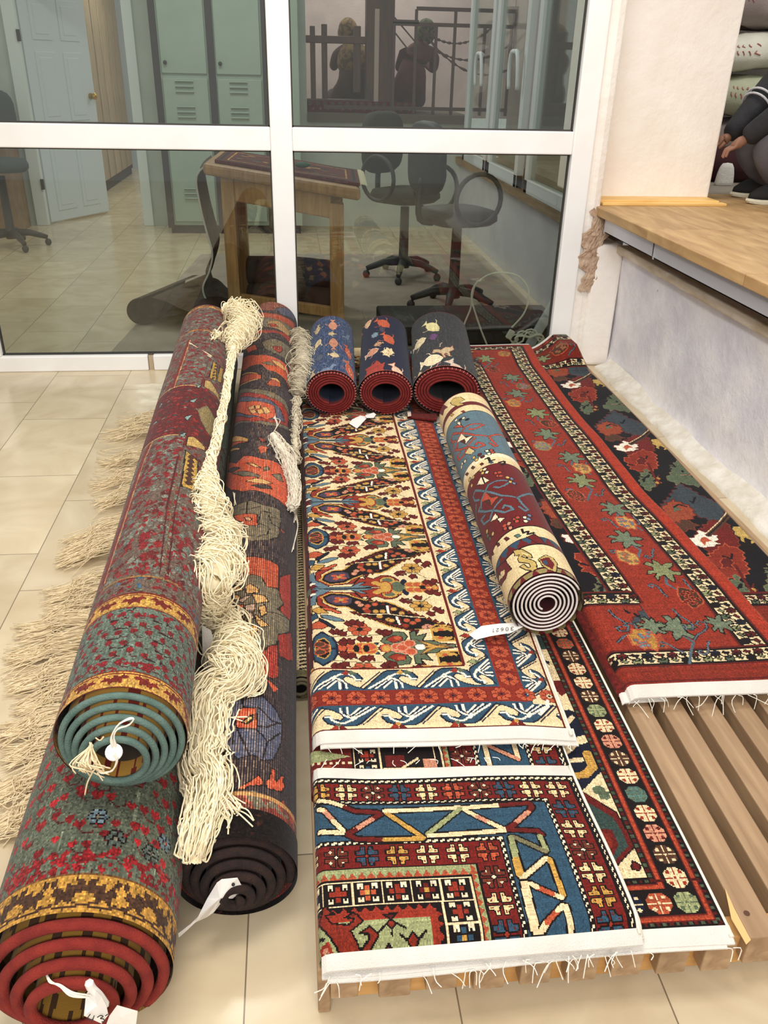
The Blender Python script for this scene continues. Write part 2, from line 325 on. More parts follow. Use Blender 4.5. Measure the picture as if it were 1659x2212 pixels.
def slab(y0, y1): struct(MB().box(1.675, 3.9, y0, y1, .853, .9).build('trim_platform', M_PLY, bevel=.004))
slab(-.5, 2.995); slab(3.0, 3.95); slab(3.953, 5.25)
struct(MB().box(1.9, 4.4, 5.25, 9, .85, .898).build('trim_platform_rear', M_PLYD))
st = MB().box(1.72, 2.44, 4.72, 4.78, .9, .915).box(1.72, 2.42, 4.775, 4.945, .9, .922).build('timber_strip', wood('yellow_pine', (226, 178, 96), (240, 200, 126), (1, 6, 6), .5, 4), bevel=.003)
tag(st, 'yellow pine strip lying along the foot of the white pillar', 'timber')
ng, mg = 34, 16; P = []
for i in range(ng):                                   # torn patch: knobbly, thick in the middle, ragged at the rim
    f = i/(ng-1); z = .44+.45*f; wl = .035+.028*math.sin(f*math.pi)+.016*math.sin(f*21)+.01*math.sin(f*47); cx = 1.674+.012*math.sin(f*9)+.012*f; row = []
    for j in range(mg):
        g = j/(mg-1)*2-1; e = math.sqrt(max(0, 1-g*g))*min(1, 6*f, 6*(1-f)); row.append((cx+wl*g, YW-.048-.003*e-.009*e*random.random(), z+.006*random.uniform(-1, 1)))
    P.append(row)
rb = MB().grid(np.array(P)); tag(rb.build('broken_plaster_patch', M_BRK, smooth=False), 'crumbling brown broken plaster at the corner below the yellow strip', 'plaster', kind='structure')
# ================================================================ the room behind the glass
M_WALLG = mat('grey_green_wall', (186, 192, 184), .8, col2=(172, 178, 170), scale=3)
M_DOOR = mat('white_door_paint', (206, 214, 220), .45)
M_TRIMW = mat('door_frame_paint', (214, 220, 218), .5)
M_LOCK = mat('sage_locker_steel', (150, 166, 154), .45, col2=(160, 174, 162), scale=3)
M_LOCKD = mat('dark_locker_post', (58, 52, 54), .6)
M_MAUVE = mat('mauve_plaster', (196, 176, 174), .9, col2=(182, 162, 160), scale=4, bump=.3)
b = MB(); b.box(-1.47, 1.9, 9.55, 9.7, 0, 1.10).box(-1.47, .2, 9.55, 9.7, 1.10, 2.9).box(-7, -2.66, 9.57, 9.7, 0, 2.9).box(-2.66, -1.47, 9.57, 9.7, 2.25, 2.9)
struct(b.build('wall_rear', M_WALLG))
struct(MB().box(.2, 4.4, 11.6, 11.7, 1.0, 3.4).build('wall_gallery', M_MAUVE))
struct(MB().box(.2, 1.9, 9.5, 11.6, 1.04, 1.12).build('floor_gallery', mat('dark_gallery_edge', (88, 80, 66), .8)))
struct(MB().box(-7, -1.2, 15.0, 15.1, 0, 2.9).build('wall_far', mat('far_room_wall', (188, 194, 198), .8)))
# wall continuing on the right with its ledge
b = MB(); b.box(1.84, 1.98, 5.0, 9.55, 0, .66); struct(b.build('wall_right_rear', mat('pale_grey_wall', (186, 188, 190), .85, col2=(170, 172, 174), scale=3)))
struct(MB().box(1.78, 2.3, 5.0, 9.55, .66, .72).build('trim_ledge_rear', wood('ledge_wood', (120, 96, 70), (156, 130, 98), (4, .5, 4))))
struct(MB().box(2.3, 2.4, 5.0, 9.55, .72, 2.9).build('wall_right_upper', M_MAUVE))
# white sashes standing on the ledge
M_SASH = mat('white_sash', (216, 220, 224), .4)
def sash(n, y0, y1, hy, two):
    t = thing('window_%d' % n, None, None, (1.82, (y0+y1)/2, .72)); struct(t)
    f = MB(); wd = .09
    for a, c in ((y0, y0+wd), (y1-wd, y1)): f.box(1.79, 1.85, a, c, .72, 2.5)
    f.box(1.79, 1.85, y0, y1, .72, .82).box(1.79, 1.85, y0, y1, 2.4, 2.5); f.build('frame', M_SASH, t, bevel=.006)
    MB().box(1.815, 1.825, y0+wd, y1-wd, .82, 2.4).build('glass_pane', M_GLASS_LOW, t)
    for yy in hy:
        for sg in (-1, 1):
            a = [(1.775, yy+sg*.02, 1.66), (1.745, yy+sg*.03, 1.68), (1.735, yy+sg*.09, 1.67), (1.735, yy+sg*.13, 1.60), (1.74, yy+sg*.14, 1.50), (1.745, yy+sg*.135, 1.42)]
            MB().tube(smooth_path(a, 12), .016, 7).build('handle', M_SASH, t, smooth=True)
sash(2, 8.15, 9.25, [8.45], 1); sash(3, 6.95, 8.05, [7.12], 1); sash(4, 5.55, 6.7, [], 0)
# door with its frame
f = MB(); f.box(-2.67, -2.55, 9.52, 9.6, 0, 2.25).box(-1.56, -1.46, 9.52, 9.6, 0, 2.25).box(-2.67, -1.46, 9.52, 9.6, 2.2, 2.3); struct(f.build('trim_1', M_TRIMW, bevel=.006))
hx, hy0 = -2.555, 9.62; tx, ty = -2.10, 10.42; d = np.array([tx-hx, ty-hy0]); DL = np.linalg.norm(d); d /= DL; nrm = np.array([d[1], -d[0]])
t = thing('door_1', None, None, (hx, hy0, 0)); struct(t)
AX, AY, AZ = (d[0], d[1], 0), (nrm[0], nrm[1], 0), (0, 0, 1)
cc = lambda u, n=0: (hx+d[0]*u+nrm[0]*n, hy0+d[1]*u+nrm[1]*n)
k = MB(); k.obox((*cc(DL/2), 1.1), AX, AY, AZ, DL/2, .02, 1.08); k.build('leaf', M_DOOR, t, bevel=.004)
for u in (.29*DL, .71*DL):
    for z0, z1 in ((.12, .80), (.98, 1.62), (1.72, 2.08)):
        k = MB(); zc, hz = (z0+z1)/2, (z1-z0)/2
        k.obox((*cc(u, .022), zc), AX, AY, AZ, .15*DL, .006, hz).obox((*cc(u, .026), zc), AX, AY, AZ, .10*DL, .007, hz-.05); k.build('raised_panel', M_DOOR, t, bevel=.008)
M_BRASS = mat('brass', (196, 156, 70), .25, metal=.9)
k = MB(); k.tube([(*cc(DL-.07, q), 1.21) for q in (.02, .03, .055, .06, .085, .1)], [.032, .032, .014, .03, .034, .02], 14); k.build('door_knob', M_BRASS, t, smooth=True)
k = MB().box(-2.56, -2.53, 9.50, 9.53, .36, .46).box(-2.56, -2.53, 9.50, 9.53, 1.7, 1.8); k.build('hinge', M_LOCKD, t)
# wardrobe of planks in the far room
M_CAB = wood('pale_cabinet_wood', (150, 128, 100), (182, 160, 128), (4, 4, .5))
t = thing('wardrobe', 'tall tan plank wardrobe standing beyond the open white door', 'wardrobe', (-2.3, 13.2, 0))
MB().box(-2.95, -2.44, 12.0, 14.4, .08, 3.1).build('carcass', mat('dark_cabinet_gap', (70, 54, 42), .8), t, bevel=.01)
for i in range(5):
    y = 12.06+i*.46; MB().box(-2.445, -2.425, y, y+.40, .14, 3.05).build('plank_door', M_CAB, t, bevel=.01)
MB().box(-2.9, -2.46, 12.02, 14.38, 0, .08).build('plinth', M_LOCKD, t)
MB().box(-2.96, -2.42, 11.85, 12.0, 0, 3.1).build('side_board', wood('brown_side_board', (104, 74, 50), (136, 104, 74), (4, 4, .5)), t)
# lockers
t = thing('locker', 'sage green metal lockers with louvred doors against the rear wall', 'locker', (-.7, 9.3, 0))
MB().box(-1.25, .12, 9.08, 9.54, .08, 2.6).build('carcass', M_LOCK, t, bevel=.006)
MB().box(-1.22, .1, 9.10, 9.5, 0, .08).build('plinth', M_LOCKD, t)
for i, x in enumerate((-1.215, -.70, -.19)):
    MB().box(x-.035 if i else x-.03, x+.03, 9.05, 9.09, .06, 2.6).build('post', M_LOCKD, t)
for x0, x1 in ((-1.17, -.75), (-.66, -.24)):
    for z0, z1 in ((.12, 1.42), (1.46, 2.56)):
        MB().box(x0, x1, 9.06, 9.082, z0, z1).build('locker_door', M_LOCK, t, bevel=.005)
    for z in (.34, 1.08, 1.30):
        k = MB(); xm = (x0+x1)/2
        for q in range(3): k.obox((xm-.01, 9.052, z+q*.045), (1, 0, 0), (0, .8, -.6), (0, .6, .8), .085, .016, .004)
        k.build('louvre', M_LOCK, t)
    MB().ball((x0+.04, 9.04, 1.55), .018, .018, .018).build('locker_knob', M_LOCKD, t, smooth=True)
# tall cardboard/wood panel behind the left chair
t = MB().box(-3.7, -2.72, 9.05, 9.5, 0, .95).build('crate', wood('tea_chest', (120, 92, 62), (152, 120, 86)), bevel=.01); tag(t, 'brown wooden crate behind the office chair at the left edge', 'crate')
k = thing('wicker_basket', 'dark wicker basket of twigs on the crate at the left edge', 'basket', (-3.0, 9.25, .95))
MB().lathe([(.12, 0), (.19, .1), (.21, .22), (.19, .24), (.17, .2), (.1, .04)], (-3.0, 9.25, .95), 20).build('bowl', mat('dark_wicker', (64, 58, 50), .9), k, smooth=True)
tw = MB()
for i in range(26):
    a = random.uniform(0, 6.28); r = random.uniform(.05, .26); tw.tube(smooth_path([(-3+.08*math.cos(a), 9.25+.08*math.sin(a), 1.15), (-3+r*.7*math.cos(a), 9.25+r*.7*math.sin(a), 1.28), (-3+r*math.cos(a+.3), 9.25+r*math.sin(a+.3), 1.3+random.uniform(-.08, .12))], 7), .006, 4)
tag(tw.build('twigs', mat('twig', (60, 54, 46), .9), k), kind='stuff')
# office chairs
M_CHB = mat('black_chair_plastic', (46, 46, 44), .55); M_CHF = mat('charcoal_chair_fabric', (72, 78, 78), .9, bump=.3, bscale=300)
M_CHO = mat('dark_olive_cushion', (56, 56, 46), .9, bump=.3, bscale=300)
def chair(x, y, rz, label, seat, fab, back=True, loops=True, cush=False):
    t = thing('office_chair', label, 'chair', (x, y, 0), 'office chairs behind the glass'); ca, sa = math.cos(rz), math.sin(rz)
    W = lambda a, b, z: (x+ca*a-sa*b, y+sa*a+ca*b, z)
    MB().lathe([(.05, .08), (.055, .14), (.04, .16), (.035, seat-.1)], (x, y, 0), 14).build('column', M_CHB, t, smooth=True)
    for i in range(5):
        q = rz+i*2*math.pi/5; e = lambda r, z: (x+r*math.cos(q), y+r*math.sin(q), z)
        lg = MB().tube([e(.04, .13), e(.16, .125), e(.27, .09), e(.31, .075)], [.034, .03, .024, .02], 8).build('leg', M_CHB, t, smooth=True)
        MB().ball(e(.31, .032), .03, .03, .032, 12, 8).build('caster', M_CHB, lg, smooth=True)
    n = 22; a = np.linspace(0, 2*np.pi, n, endpoint=False); se = lambda v, p: np.sign(v)*np.abs(v)**p
    k = MB()
    prof = [(.02, seat-.06), (.85, seat-.06), (1, seat-.03), (1.0, seat+.0), (.94, seat+.03), (.6, seat+.045), (.02, seat+.05)]
    vv = [W(.25*r*se(np.cos(q), .6), .24*r*se(np.sin(q), .6), z) for r, z in prof for q in a]
    k.add(vv, [(i*n+j, i*n+(j+1) % n, (i+1)*n+(j+1) % n, (i+1)*n+j) for i in range(len(prof)-1) for j in range(n)]+[tuple(range(n))[::-1], tuple((len(prof)-1)*n+j for j in range(n))])
    k.build('seat', fab, t, smooth=True)
    if back:
        k = MB(); k.tube(smooth_path([W(0, .2, seat-.05), W(0, .3, seat-.02), W(0, .31, seat+.12), W(0, .29, seat+.24)], 10), .022, 8).build('back_support', M_CHB, t, smooth=True)
        k = MB(); prof = [(.03, -.055), (.9, -.05), (1, -.01), (.98, .02), (.9, .035), (.03, .03)]
        vv = [W(.22*r*se(np.cos(q), .55), .27+dz-.06*(1-np.cos(q)**2)*0, seat+.36+.23*r*se(np.sin(q), .55)) for r, dz in prof for q in a]
        k.add(vv, [(i*n+j, i*n+(j+1) % n, (i+1)*n+(j+1) % n, (i+1)*n+j) for i in range(len(prof)-1) for j in range(n)]+[tuple(range(n))[::-1], tuple((len(prof)-1)*n+j for j in range(n))])
        k.build('backrest', fab, t, smooth=True)
    if loops:
        for sg in (-1, 1):
            pts = [W(sg*(.30), .02+.17*math.cos(q), seat+.13+.16*math.sin(q)) for q in np.linspace(0, 2*np.pi, 24, endpoint=False)]
            MB().tube(pts, .016, 8, closed=True).build('armrest', M_CHB, t, smooth=True)
            MB().tube([W(sg*.2, .02, seat-.05), W(sg*.3, .02, seat-.03)], .014, 8).build('arm_bracket', M_CHB, t, smooth=True)
    return t
chair(-2.58, 8.33, .3, 'grey office chair with round seat at the left edge, near the white door', .72, M_CHF, loops=False)
chair(1.16, 6.02, 1.9, 'nearest dark office chair with looped armrests beside the workbench', .66, M_CHB)
chair(.92, 7.05, .7, 'black office chair with olive cushion behind the nearest chair, right of the workbench', .66, M_CHO)
# workbench with carpets on top
M_BEN = wood('pale_bench_wood', (150, 108, 62), (186, 142, 90), (5, 5, .6), .5)
A0, A1 = np.array([-.46, 5.80]), np.array([.33, 5.32]); bx = (A1-A0)/np.linalg.norm(A1-A0); by = np.array([.05, .9987]); BL = np.linalg.norm(A1-A0); BD = .80; BZ = .985; TILT = -.062
t = thing('workbench', 'heavy pale timber workbench behind the glass, loaded with a red carpet', 'table', (0, 6.4, 0))
W2 = lambda u, v, z: (*(A0+bx*u+by*v), z+TILT*u/BL*(z > .3))
def bbox(name, u0, u1, v0, v1, z0, z1, m=M_BEN, bev=.008):
    c = W2((u0+u1)/2, (v0+v1)/2, (z0+z1)/2); return MB().obox(c, (*bx, TILT/BL*(z0 > .3)), (*by, 0), (0, 0, 1), (u1-u0)/2, (v1-v0)/2, (z1-z0)/2).build(name, m, t, bevel=bev)
for u in (.02, BL-.11):
    for v in (.0, BD-.11): bbox('leg', u, u+.1, v, v+.1, 0, BZ-.06+TILT*u/BL)
bbox('apron', .1, BL-.1, .02, .06, BZ-.21, BZ-.07); bbox('apron', .1, BL-.1, BD-.06, BD-.02, BZ-.21, BZ-.07)
bbox('apron', .03, .07, .1, BD-.1, BZ-.21, BZ-.07); bbox('apron', BL-.07, BL-.03, .1, BD-.1, BZ-.21, BZ-.07)
bbox('stretcher', .1, BL-.1, .03, .07, .10, .17)
bbox('worktop', -.10, BL+.10, -.06, BD+.06, BZ-.07, BZ, bev=.02)
def uv_carpet(name, u0, u1, v0, v1, z, base, lab, cells=.012):
    cv = Cv(u0, u1, v0, v1, cells, base)
    for q, c in ((.03, PAL['black']), (.05, PAL['maroon']), (.09, PAL['gold']), (.10, PAL['maroon'])): cv.rect(u0+q, u1-q, v0+q, v1-q, c)
    for i in range(60): cv.ell(random.uniform(u0+.14, u1-.14), random.uniform(v0+.14, v1-.14), .03, .02, PAL[random.choice(['black', 'brown', 'gold', 'navy', 'green'])])
    cv.dirt(.12); tt = thing(name, lab, 'carpet', W2((u0+u1)/2, (v0+v1)/2, z))
    sheet('pile', cv, lambda U, V: (A0[0]+bx[0]*U+by[0]*V, A0[1]+bx[1]*U+by[1]*V, z+TILT*U/BL+.020+.004*np.sin(U*9)*np.sin(V*7)), tt, skirt=.017); return tt
uc = uv_carpet('flat_carpet', -.02, BL+.1, .04, BD, BZ, PAL['maroon'], 'dark red patterned carpet lying flat on the timber workbench')
fr = MB()
for i in range(90):
    v = .04+BD*i/92; p = np.array(W2(BL+.1, v, BZ+.012)); q = np.array([bx[0], bx[1], 0]); fr.tube(smooth_path([p, p+q*.02+(0, 0, .004), p+q*.05+(0, 0, -.004+random.uniform(-.004, 0))], 4), .003, 4)
tag(fr.build('fringe', mat('cream_fringe', (222, 212, 184), .9), uc), kind='stuff')
cm = MB().ball(W2(.62, .30, BZ+.045), .05, .03, .018, 10, 6).build('yarn_ball', mat('green_yarn', (52, 96, 78), .9), smooth=True); tag(cm, 'small green skein of yarn on the carpeted workbench', 'yarn')
# brown rug hanging down the left of the bench, dark rug heaped on the floor
M_RUGD = mat('dark_brown_rug', (62, 48, 40), .95, col2=(84, 66, 54), scale=14, bump=.4, bscale=200)
M_RUGE = mat('rug_edge', (190, 186, 176), .9)
t = thing('draped_rug', 'dark brown rug hanging beside the left leg of the workbench', 'rug', (-.62, 6.15, 0))
prof = [(-.57, .985), (-.655, .9), (-.645, .72), (-.615, .55), (-.59, .42), (-.62, .3), (-.67, .2), (-.66, .12), (-.62, .08), (-.60, .05)]
pr = smooth_path([(x, 0, z) for x, z in prof], 40); k = MB()
k.grid(np.array([[(p[0]+.05+.02*math.sin(v*5), 5.86+v*.6, p[2]) for v in np.linspace(0, 1, 8)] for p in pr])).grid(np.array([[(p[0]+.065, 5.86+v*.6, p[2]+.004) for v in (1, 0)] for p in pr]))
k.build('pile', M_RUGD, t, smooth=True); MB().tube([(p[0]+.057, 5.86, p[2]) for p in pr], .007, 6).build('binding', M_RUGE, t, smooth=True)
t = thing('folded_rug', 'dark worn rug folded in a heap on the floor before the workbench', 'rug', (-.7, 5.9, 0))
k = MB(); sp = []
for q in np.linspace(-.2, 1.5*math.pi, 22): sp.append((.095+.088*math.cos(q+math.pi/2), .098+.088*math.sin(q+math.pi/2)))
NR = 18; P = []
for i in range(NR):
    s = i/(NR-1); a = np.array([-1.10+.28*s, 5.60+.9*s]);   # the rolled front edge runs back and to the right
    row = []
    for (h, z) in sp: row.append((a[0]+h, a[1], z*(1-.25*s)))
    for e in np.linspace(.06, 1, 10): row.append((a[0]+.15+e*(.44-.2*s), a[1]-.15*e, .185*(1-e)**.5*(1-.25*s)+.012+.02*math.sin(9*e+4*s)*e))
    P.append(row)
k.grid(np.array(P)); k.build('pile', M_RUGD, t, smooth=True)
hp = thing('rug_bundle', 'dark bundle of rugs pushed under the timber workbench', 'rug', (.0, 6.1, 0))
for i, (x0, x1, y0, y1, z, r) in enumerate(((-.30, .30, 5.98, 5.80, .10, .095), (-.28, .28, 6.16, 6.02, .11, .10), (-.30, .26, 6.04, 5.9, .27, .10))):
    MB().tube(smooth_path([(x0, y0, z), (0, (y0+y1)/2, z+.01), (x1, y1, z)], 10), r, 16).build('roll', mat('dark_rug_%d' % i, ((66, 46, 40), (44, 48, 62), (78, 52, 42))[i], .95, col2=((86, 66, 54), (74, 56, 48), (52, 40, 38))[i], scale=16), hp, smooth=True)  # each roll has its own dark rug colour
mt = MB(); mt.add([(-1.12, 4.86, .004), (1.78, 4.86, .004), (1.78, 8.0, .004), (-.83, 8.0, .004)], [(0, 1, 2, 3)]); mt.add([(-1.12, 4.86, 0), (1.78, 4.86, 0), (1.78, 8.0, 0), (-.83, 8.0, 0)], [(3, 2, 1, 0)])
tag(mt.build('floor_mat', mat('taupe_mat', (168, 156, 142), .8, col2=(150, 138, 124), scale=5)), 'flat taupe mat covering the floor beneath the workbench and chairs', 'mat')
# black box by the glass, cables
t = thing('storage_box', 'low black box on the floor behind the glass, right of the blue rolls', 'box', (1.0, 5.35, 0))
MB().box(.56, 1.72, 5.08, 5.64, .005, .12).build('body', mat('black_box', (34, 32, 30), .6), t, bevel=.012)
MB().box(.55, 1.73, 5.07, 5.1, .10, .13).build('rim', mat('black_rim', (44, 42, 40), .5), t, bevel=.004)
M_CORD = mat('white_cord', (206, 204, 186), .5)
a = [onY(x, y, 4.98) for x, y in ((990, 742), (1003, 700), (1017, 665), (1020, 640), (1028, 615), (1055, 594), (1090, 589), (1122, 598), (1140, 622), (1141, 650), (1130, 680), (1105, 708))]
tag(MB().tube(smooth_path(a, 60), .0055, 7).build('white_cord', M_CORD, smooth=True), 'white cord standing in a tall loop behind the glass near the corner', 'cord')
a = [onY(x, y, 4.9) for x, y in ((1052, 745), (1040, 715), (1028, 680), (1019, 648), (1021, 625), (1033, 606))]
tag(MB().tube(smooth_path(a, 30), .0055, 7).build('white_cord', M_CORD, smooth=True), 'short pale cord rising beside the tall loop of white cord', 'cord')
co = MB(); pts = []
for i in range(160):
    q = i*.24; rr = .07+.018*math.sin(i*.9); pts.append((1.42+rr*1.2*math.cos(q), 4.86+.04*math.sin(q*.5)+.02*math.cos(i*.31), .085+rr*.85*math.sin(q)))
tag(co.tube(pts, .0055, 6).build('coiled_cable', M_CORD, smooth=True), 'coil of white cable at the foot of the right glazing bar', 'cable')
t = thing('power_strip', 'grey power strip leaning behind the coiled white cable', 'power strip', (1.5, 4.95, 0))
MB().bar((1.46, 4.98, .02), (1.60, 4.99, .30), .055, .04, (0, 1, 0)).build('body', mat('strip_grey', (178, 182, 182), .5), t, bevel=.006)
MB().bar((1.30, 4.9, .10), (1.325, 4.9, .15), .035, .03, (0, 1, 0)).build('plug', M_CORD, t, bevel=.005)
# ---------------------------------------------------------------- gallery: railing, loom, weavers
M_IRON = mat('brown_iron', (78, 56, 52), .6)
t = thing('iron_railing', 'dark brown iron railing with swagged chains along the gallery edge', 'railing', (1.2, 9.6, 1.12))
YR = 9.62; at_ = lambda px, py: onY(px, py, YR)
for (x0, y0, x1, y1) in ((900, 24, 1272, 24), (845, 57, 1270, 57), (848, 47, 905, 47), (700, 236, 1240, 236)):
    a, c = at_(x0, y0), at_(x1, y1); z = (a[2]+c[2])/2; MB().bar((a[0], YR, z), (c[0], YR, z), .03, .034).build('rail', M_IRON, t)
for x, y0 in ((852, 50), (900, 24), (943, 57), (985, 24), (1048, 57), (1106, 57), (1160, 57), (1196, 24)):
    a = at_(x, y0); MB().box(a[0]-.014, a[0]+.014, YR-.014, YR+.014, 1.12, a[2]+.015).build('baluster', M_IRON, t)
for (x0, y0, x1, y1, dp) in ((850, 35, 905, 100, 0), (845, 60, 890, 118, 0)):
    MB().tube([at_(x0, y0), at_(x1, y1)], .008, 6).build('brace', M_IRON, t)
for (x0, x1, yy, dp) in ((910, 1060, 62, 32), (915, 1110, 90, 40), (910, 1190, 62, 100)):
    q = np.linspace(0, 1, 40); pts = [at_(x0+(x1-x0)*s, yy+dp*4*s*(1-s)) for s in q]
    MB().tube(pts, [.011+.006*math.sin(i*2.1) for i in range(40)], 6).build('chain', M_IRON, t)
pc = onY(1113, 30, 9.5)
k = thing('hanging_pot', 'dark pot hanging in front of the iron railing', 'pot', (pc[0], 9.5, pc[2]-.08))
MB().lathe([(.05, -.1), (.075, -.02), (.085, .06), (.075, .06), (.06, 0)], pc, 16).build('pot', mat('clay_brown', (74, 54, 50), .8), k, smooth=True)
MB().tube([pc+(0, 0, .05), pc+(0, 0, .8)], .005, 5).build('hanger', M_IRON, k)
M_LOOM = wood('dark_loom_wood', (66, 44, 36), (92, 62, 50), (4, 4, .6), .6)
t = thing('weaving_loom', 'dark brown upright wooden loom on the gallery beside two weavers', 'loom', (.5, 9.9, 1.12)); YL = 9.86
def lp(name, x0, x1, y0, y1, dy=.05, m=M_LOOM):
    a, c = onY(x0, y0, YL), onY(x1, y1, YL); return MB().box(a[0], c[0], YL-dy, YL+dy, max(1.12, c[2]), a[2]).build(name, m, t, bevel=.006)
lp('post', 669, 683, 56, 246); lp('post', 694, 708, 52, 246); lp('post', 764, 778, 56, 200); lp('main_post', 791, 846, -60, 246, .09)
lp('crossbar', 660, 800, 76, 96, .06); lp('warp_rod', 808, 815, 20, 246, .1, mat('steel_rod', (170, 150, 140), .5)); lp('beam', 640, 800, 212, 240, .10)
cv = Cv(.12, 1.36, 1.10, 1.21, .008, PAL['maroon']*np.array([1, 1, 1]) if False else PAL['maroon'])
for i in range(16):
    x = .16+i*.078; cv.ell(x, 1.185, .025, .02, (100, 84, 70)); cv.ell(x+.03, 1.135, .014, .012, (128, 92, 78)); cv.ell(x-.01, 1.12, .012, .01, (60, 60, 56))
cv.dirt(.14)
rt = thing('half_woven_carpet', 'dark red half woven carpet on the loom in front of the weavers', 'carpet', (.75, 9.75, 1.12))
sheet('pile', cv, lambda U, V: (U, 9.752+0*U, V+.02), rt); MB().box(.12, 1.36, 9.754, 9.765, 1.121, 1.23).build('backing', M_LOOM, rt)
# ================================================================ pallet and flat carpets
M_SLAT = wood('pallet_slat_wood', (144, 114, 84), (176, 146, 111), (7, .8, 7), .6, 4)
M_SLATY = wood('pale_pallet_beam', (176, 128, 70), (206, 160, 98), (.8, 7, 7), .6, 4)
pal = thing('pallet', 'wooden slatted pallet carrying the piled flat carpets', 'pallet', (.8, 2.6, 0))
k = 0
while .029+.0872*k < 1.55:
    x = .029+.0872*k; w_ = .058 if k else .05
    MB().box(x, x+w_, .918+random.uniform(-.006, .006), 4.42, .052, .128).build('slat', M_SLAT, pal, bevel=.003); k += 1
MB().box(.006, .029, .93, 4.42, 0, .127).build('side_board', M_SLAT, pal, bevel=.003)
MB().box(1.572, 1.592, .93, 4.42, 0, .127).build('side_board', M_SLAT, pal, bevel=.003)
for y in (.945, 2.1, 3.2, 4.3): MB().box(.029, 1.572, y, y+.045, .018, .098).build('cross_beam', M_SLATY, pal, bevel=.003)
kn = MB()
kc = onZ(1613, 1973, .128); kn.lathe([(.006, 0), (.006, .0008)], kc, 10)
kn.build('knot', mat('wood_knot', (84, 52, 34), .7), pal)
sp_ = MB(); sp_.prism([tuple(onZ(x, y, .129)[:2]) for x, y in ((1566, 1918), (1586, 1962), (1622, 2030), (1612, 2040), (1580, 1985))], .1275, .1292); sp_.build('split_edge', mat('fresh_split_wood', (226, 178, 116), .6), pal)
M_WEB = mat('white_cotton_webbing', (231, 225, 216), .9, col2=(220, 213, 203), scale=12, bump=.5, bscale=500)
M_THR = mat('loose_white_thread', (238, 232, 218), .9)
M_BACK = mat('carpet_underside', (104, 52, 42), .95)
def threads(parent, pts, n, L=.05, z=.0, spread=.05, down=.02, name='loose_threads'):
    """frayed warp ends along an edge"""
    p = smooth_path(pts, 60); t = MB()
    for i in range(n):
        a = p[random.randrange(60)]+np.array([random.uniform(-.01, .01), 0, 0]); l = L*random.uniform(.3, 1.2); dx = random.uniform(-1, 1)*l
        b = a+np.array([dx*.6, -l*.45*random.uniform(.3, 1), -down*random.uniform(.0, .6)]); c = a+np.array([dx, -l*random.uniform(.3, .9), -down*random.uniform(.3, 1.1)])
        t.tube(smooth_path([a, b+np.array([random.uniform(-.008, .008), 0, random.uniform(0, .006)]), c], 6), .0009, 4)
    return tag(t.build(name, M_THR, parent), kind='stuff')
# ---- shared motifs on a unit square
def aff(cu, cv_, su, sv, rot=0, flip=1):
    c, s = math.cos(rot), math.sin(rot)
    return lambda x, y: (cu+su*(c*x*flip-s*y), cv_+sv*(s*x*flip+c*y))
def petals(cv, cu, cw, r1, r2, n, pr, col, line=None, lw=0, ph=0, sv=1):
    for i in range(n):
        a = ph+i*2*math.pi/n; cv.ell(cu+r1*math.cos(a), cw+sv*r1*math.sin(a), pr, pr*sv, col, line, lw, 10)
def cross4(cv, cu, cw, s, col, bg, ctr, line, alt=False):
    """rosette of four hooked quarters in a cell (snowflake)"""
    for sx in (-1, 1):
        for sy in (-1, 1):
            q = lambda x, y: (cu+sx*x*s, cw+sy*y*s)
            cv.poly([q(.08, .08), q(.5, .08), q(.92, .14), q(.92, .5), q(.62, .5), q(.5, .62), q(.5, .92), q(.14, .92)], col, line, .0026)
            cv.poly([q(.55, .22), q(.8, .3), q(.55, .38)], bg); cv.poly([q(.22, .55), q(.3, .8), q(.38, .55)], bg)
            if alt is not False: cv.rect(cu+sx*.38*s, cu+sx*.62*s, cw+sy*.46*s, cw+sy*.54*s, alt); cv.rect(cu+sx*.46*s, cu+sx*.54*s, cw+sy*.38*s, cw+sy*.62*s, alt)
    cv.poly([(cu-.22*s, cw), (cu, cw-.22*s), (cu+.22*s, cw), (cu, cw+.22*s)], ctr, line, .002)
P_ = PAL
WAVE = [('p', [(0, 1), (.36, .16), (.46, .02), (.74, .02), (.92, .16), (1.0, .42), (.96, .56), (.88, .56), (.80, .36), (.70, .30), (.66, .44), (.70, .62), (.84, .84), (1.0, 1)], 'blue'),
        ('s', [(0, .98), (.36, .14), (.46, .02), (.74, .02), (.92, .16), (1.0, .42), (.96, .56)], 'navy', .0045),
        ('s', [(-.06, .92), (.32, .08)], 'navy', .0035),
        ('s', [(.50, .34), (.62, .18), (.74, .18), (.84, .32), (.88, .5), (.96, .5)], 'white', .006),
        ('s', [(.50, .3), (.44, .42), (.10, .94)], 'white', .0058), ('s', [(.50, .42), (.22, .94)], 'white', .0058), ('s', [(.52, .56), (.36, .92)], 'white', .0052),
        ('s', [(.50, .36), (.58, .6), (.58, .95)], 'white', .0058), ('s', [(.56, .44), (.68, .62), (.70, .92)], 'white', .0055),
        ('s', [(.53, .48), (.30, .92)], 'navy', .003), ('s', [(.44, .5), (.16, .98)], 'navy', .003), ('s', [(.54, .5), (.64, .7), (.64, .98)], 'navy', .003),
        ('s', [(.80, .36), (.70, .30), (.64, .46), (.70, .64), (.84, .84), (1.0, .96)], 'navy', .0035)]
def jag2(pts, step=.010, amp=.004):
    out = []
    for (a, b), (c, d) in zip(pts, pts[1:]+pts[:1]):
        L = math.hypot(c-a, d-b)+1e-9; n = max(1, int(L/step))
        for i in range(n): f = i/n; q = amp*(1 if i % 2 else -1); out.append((a+(c-a)*f-(d-b)/L*q, b+(d-b)*f+(c-a)/L*q))
    return out
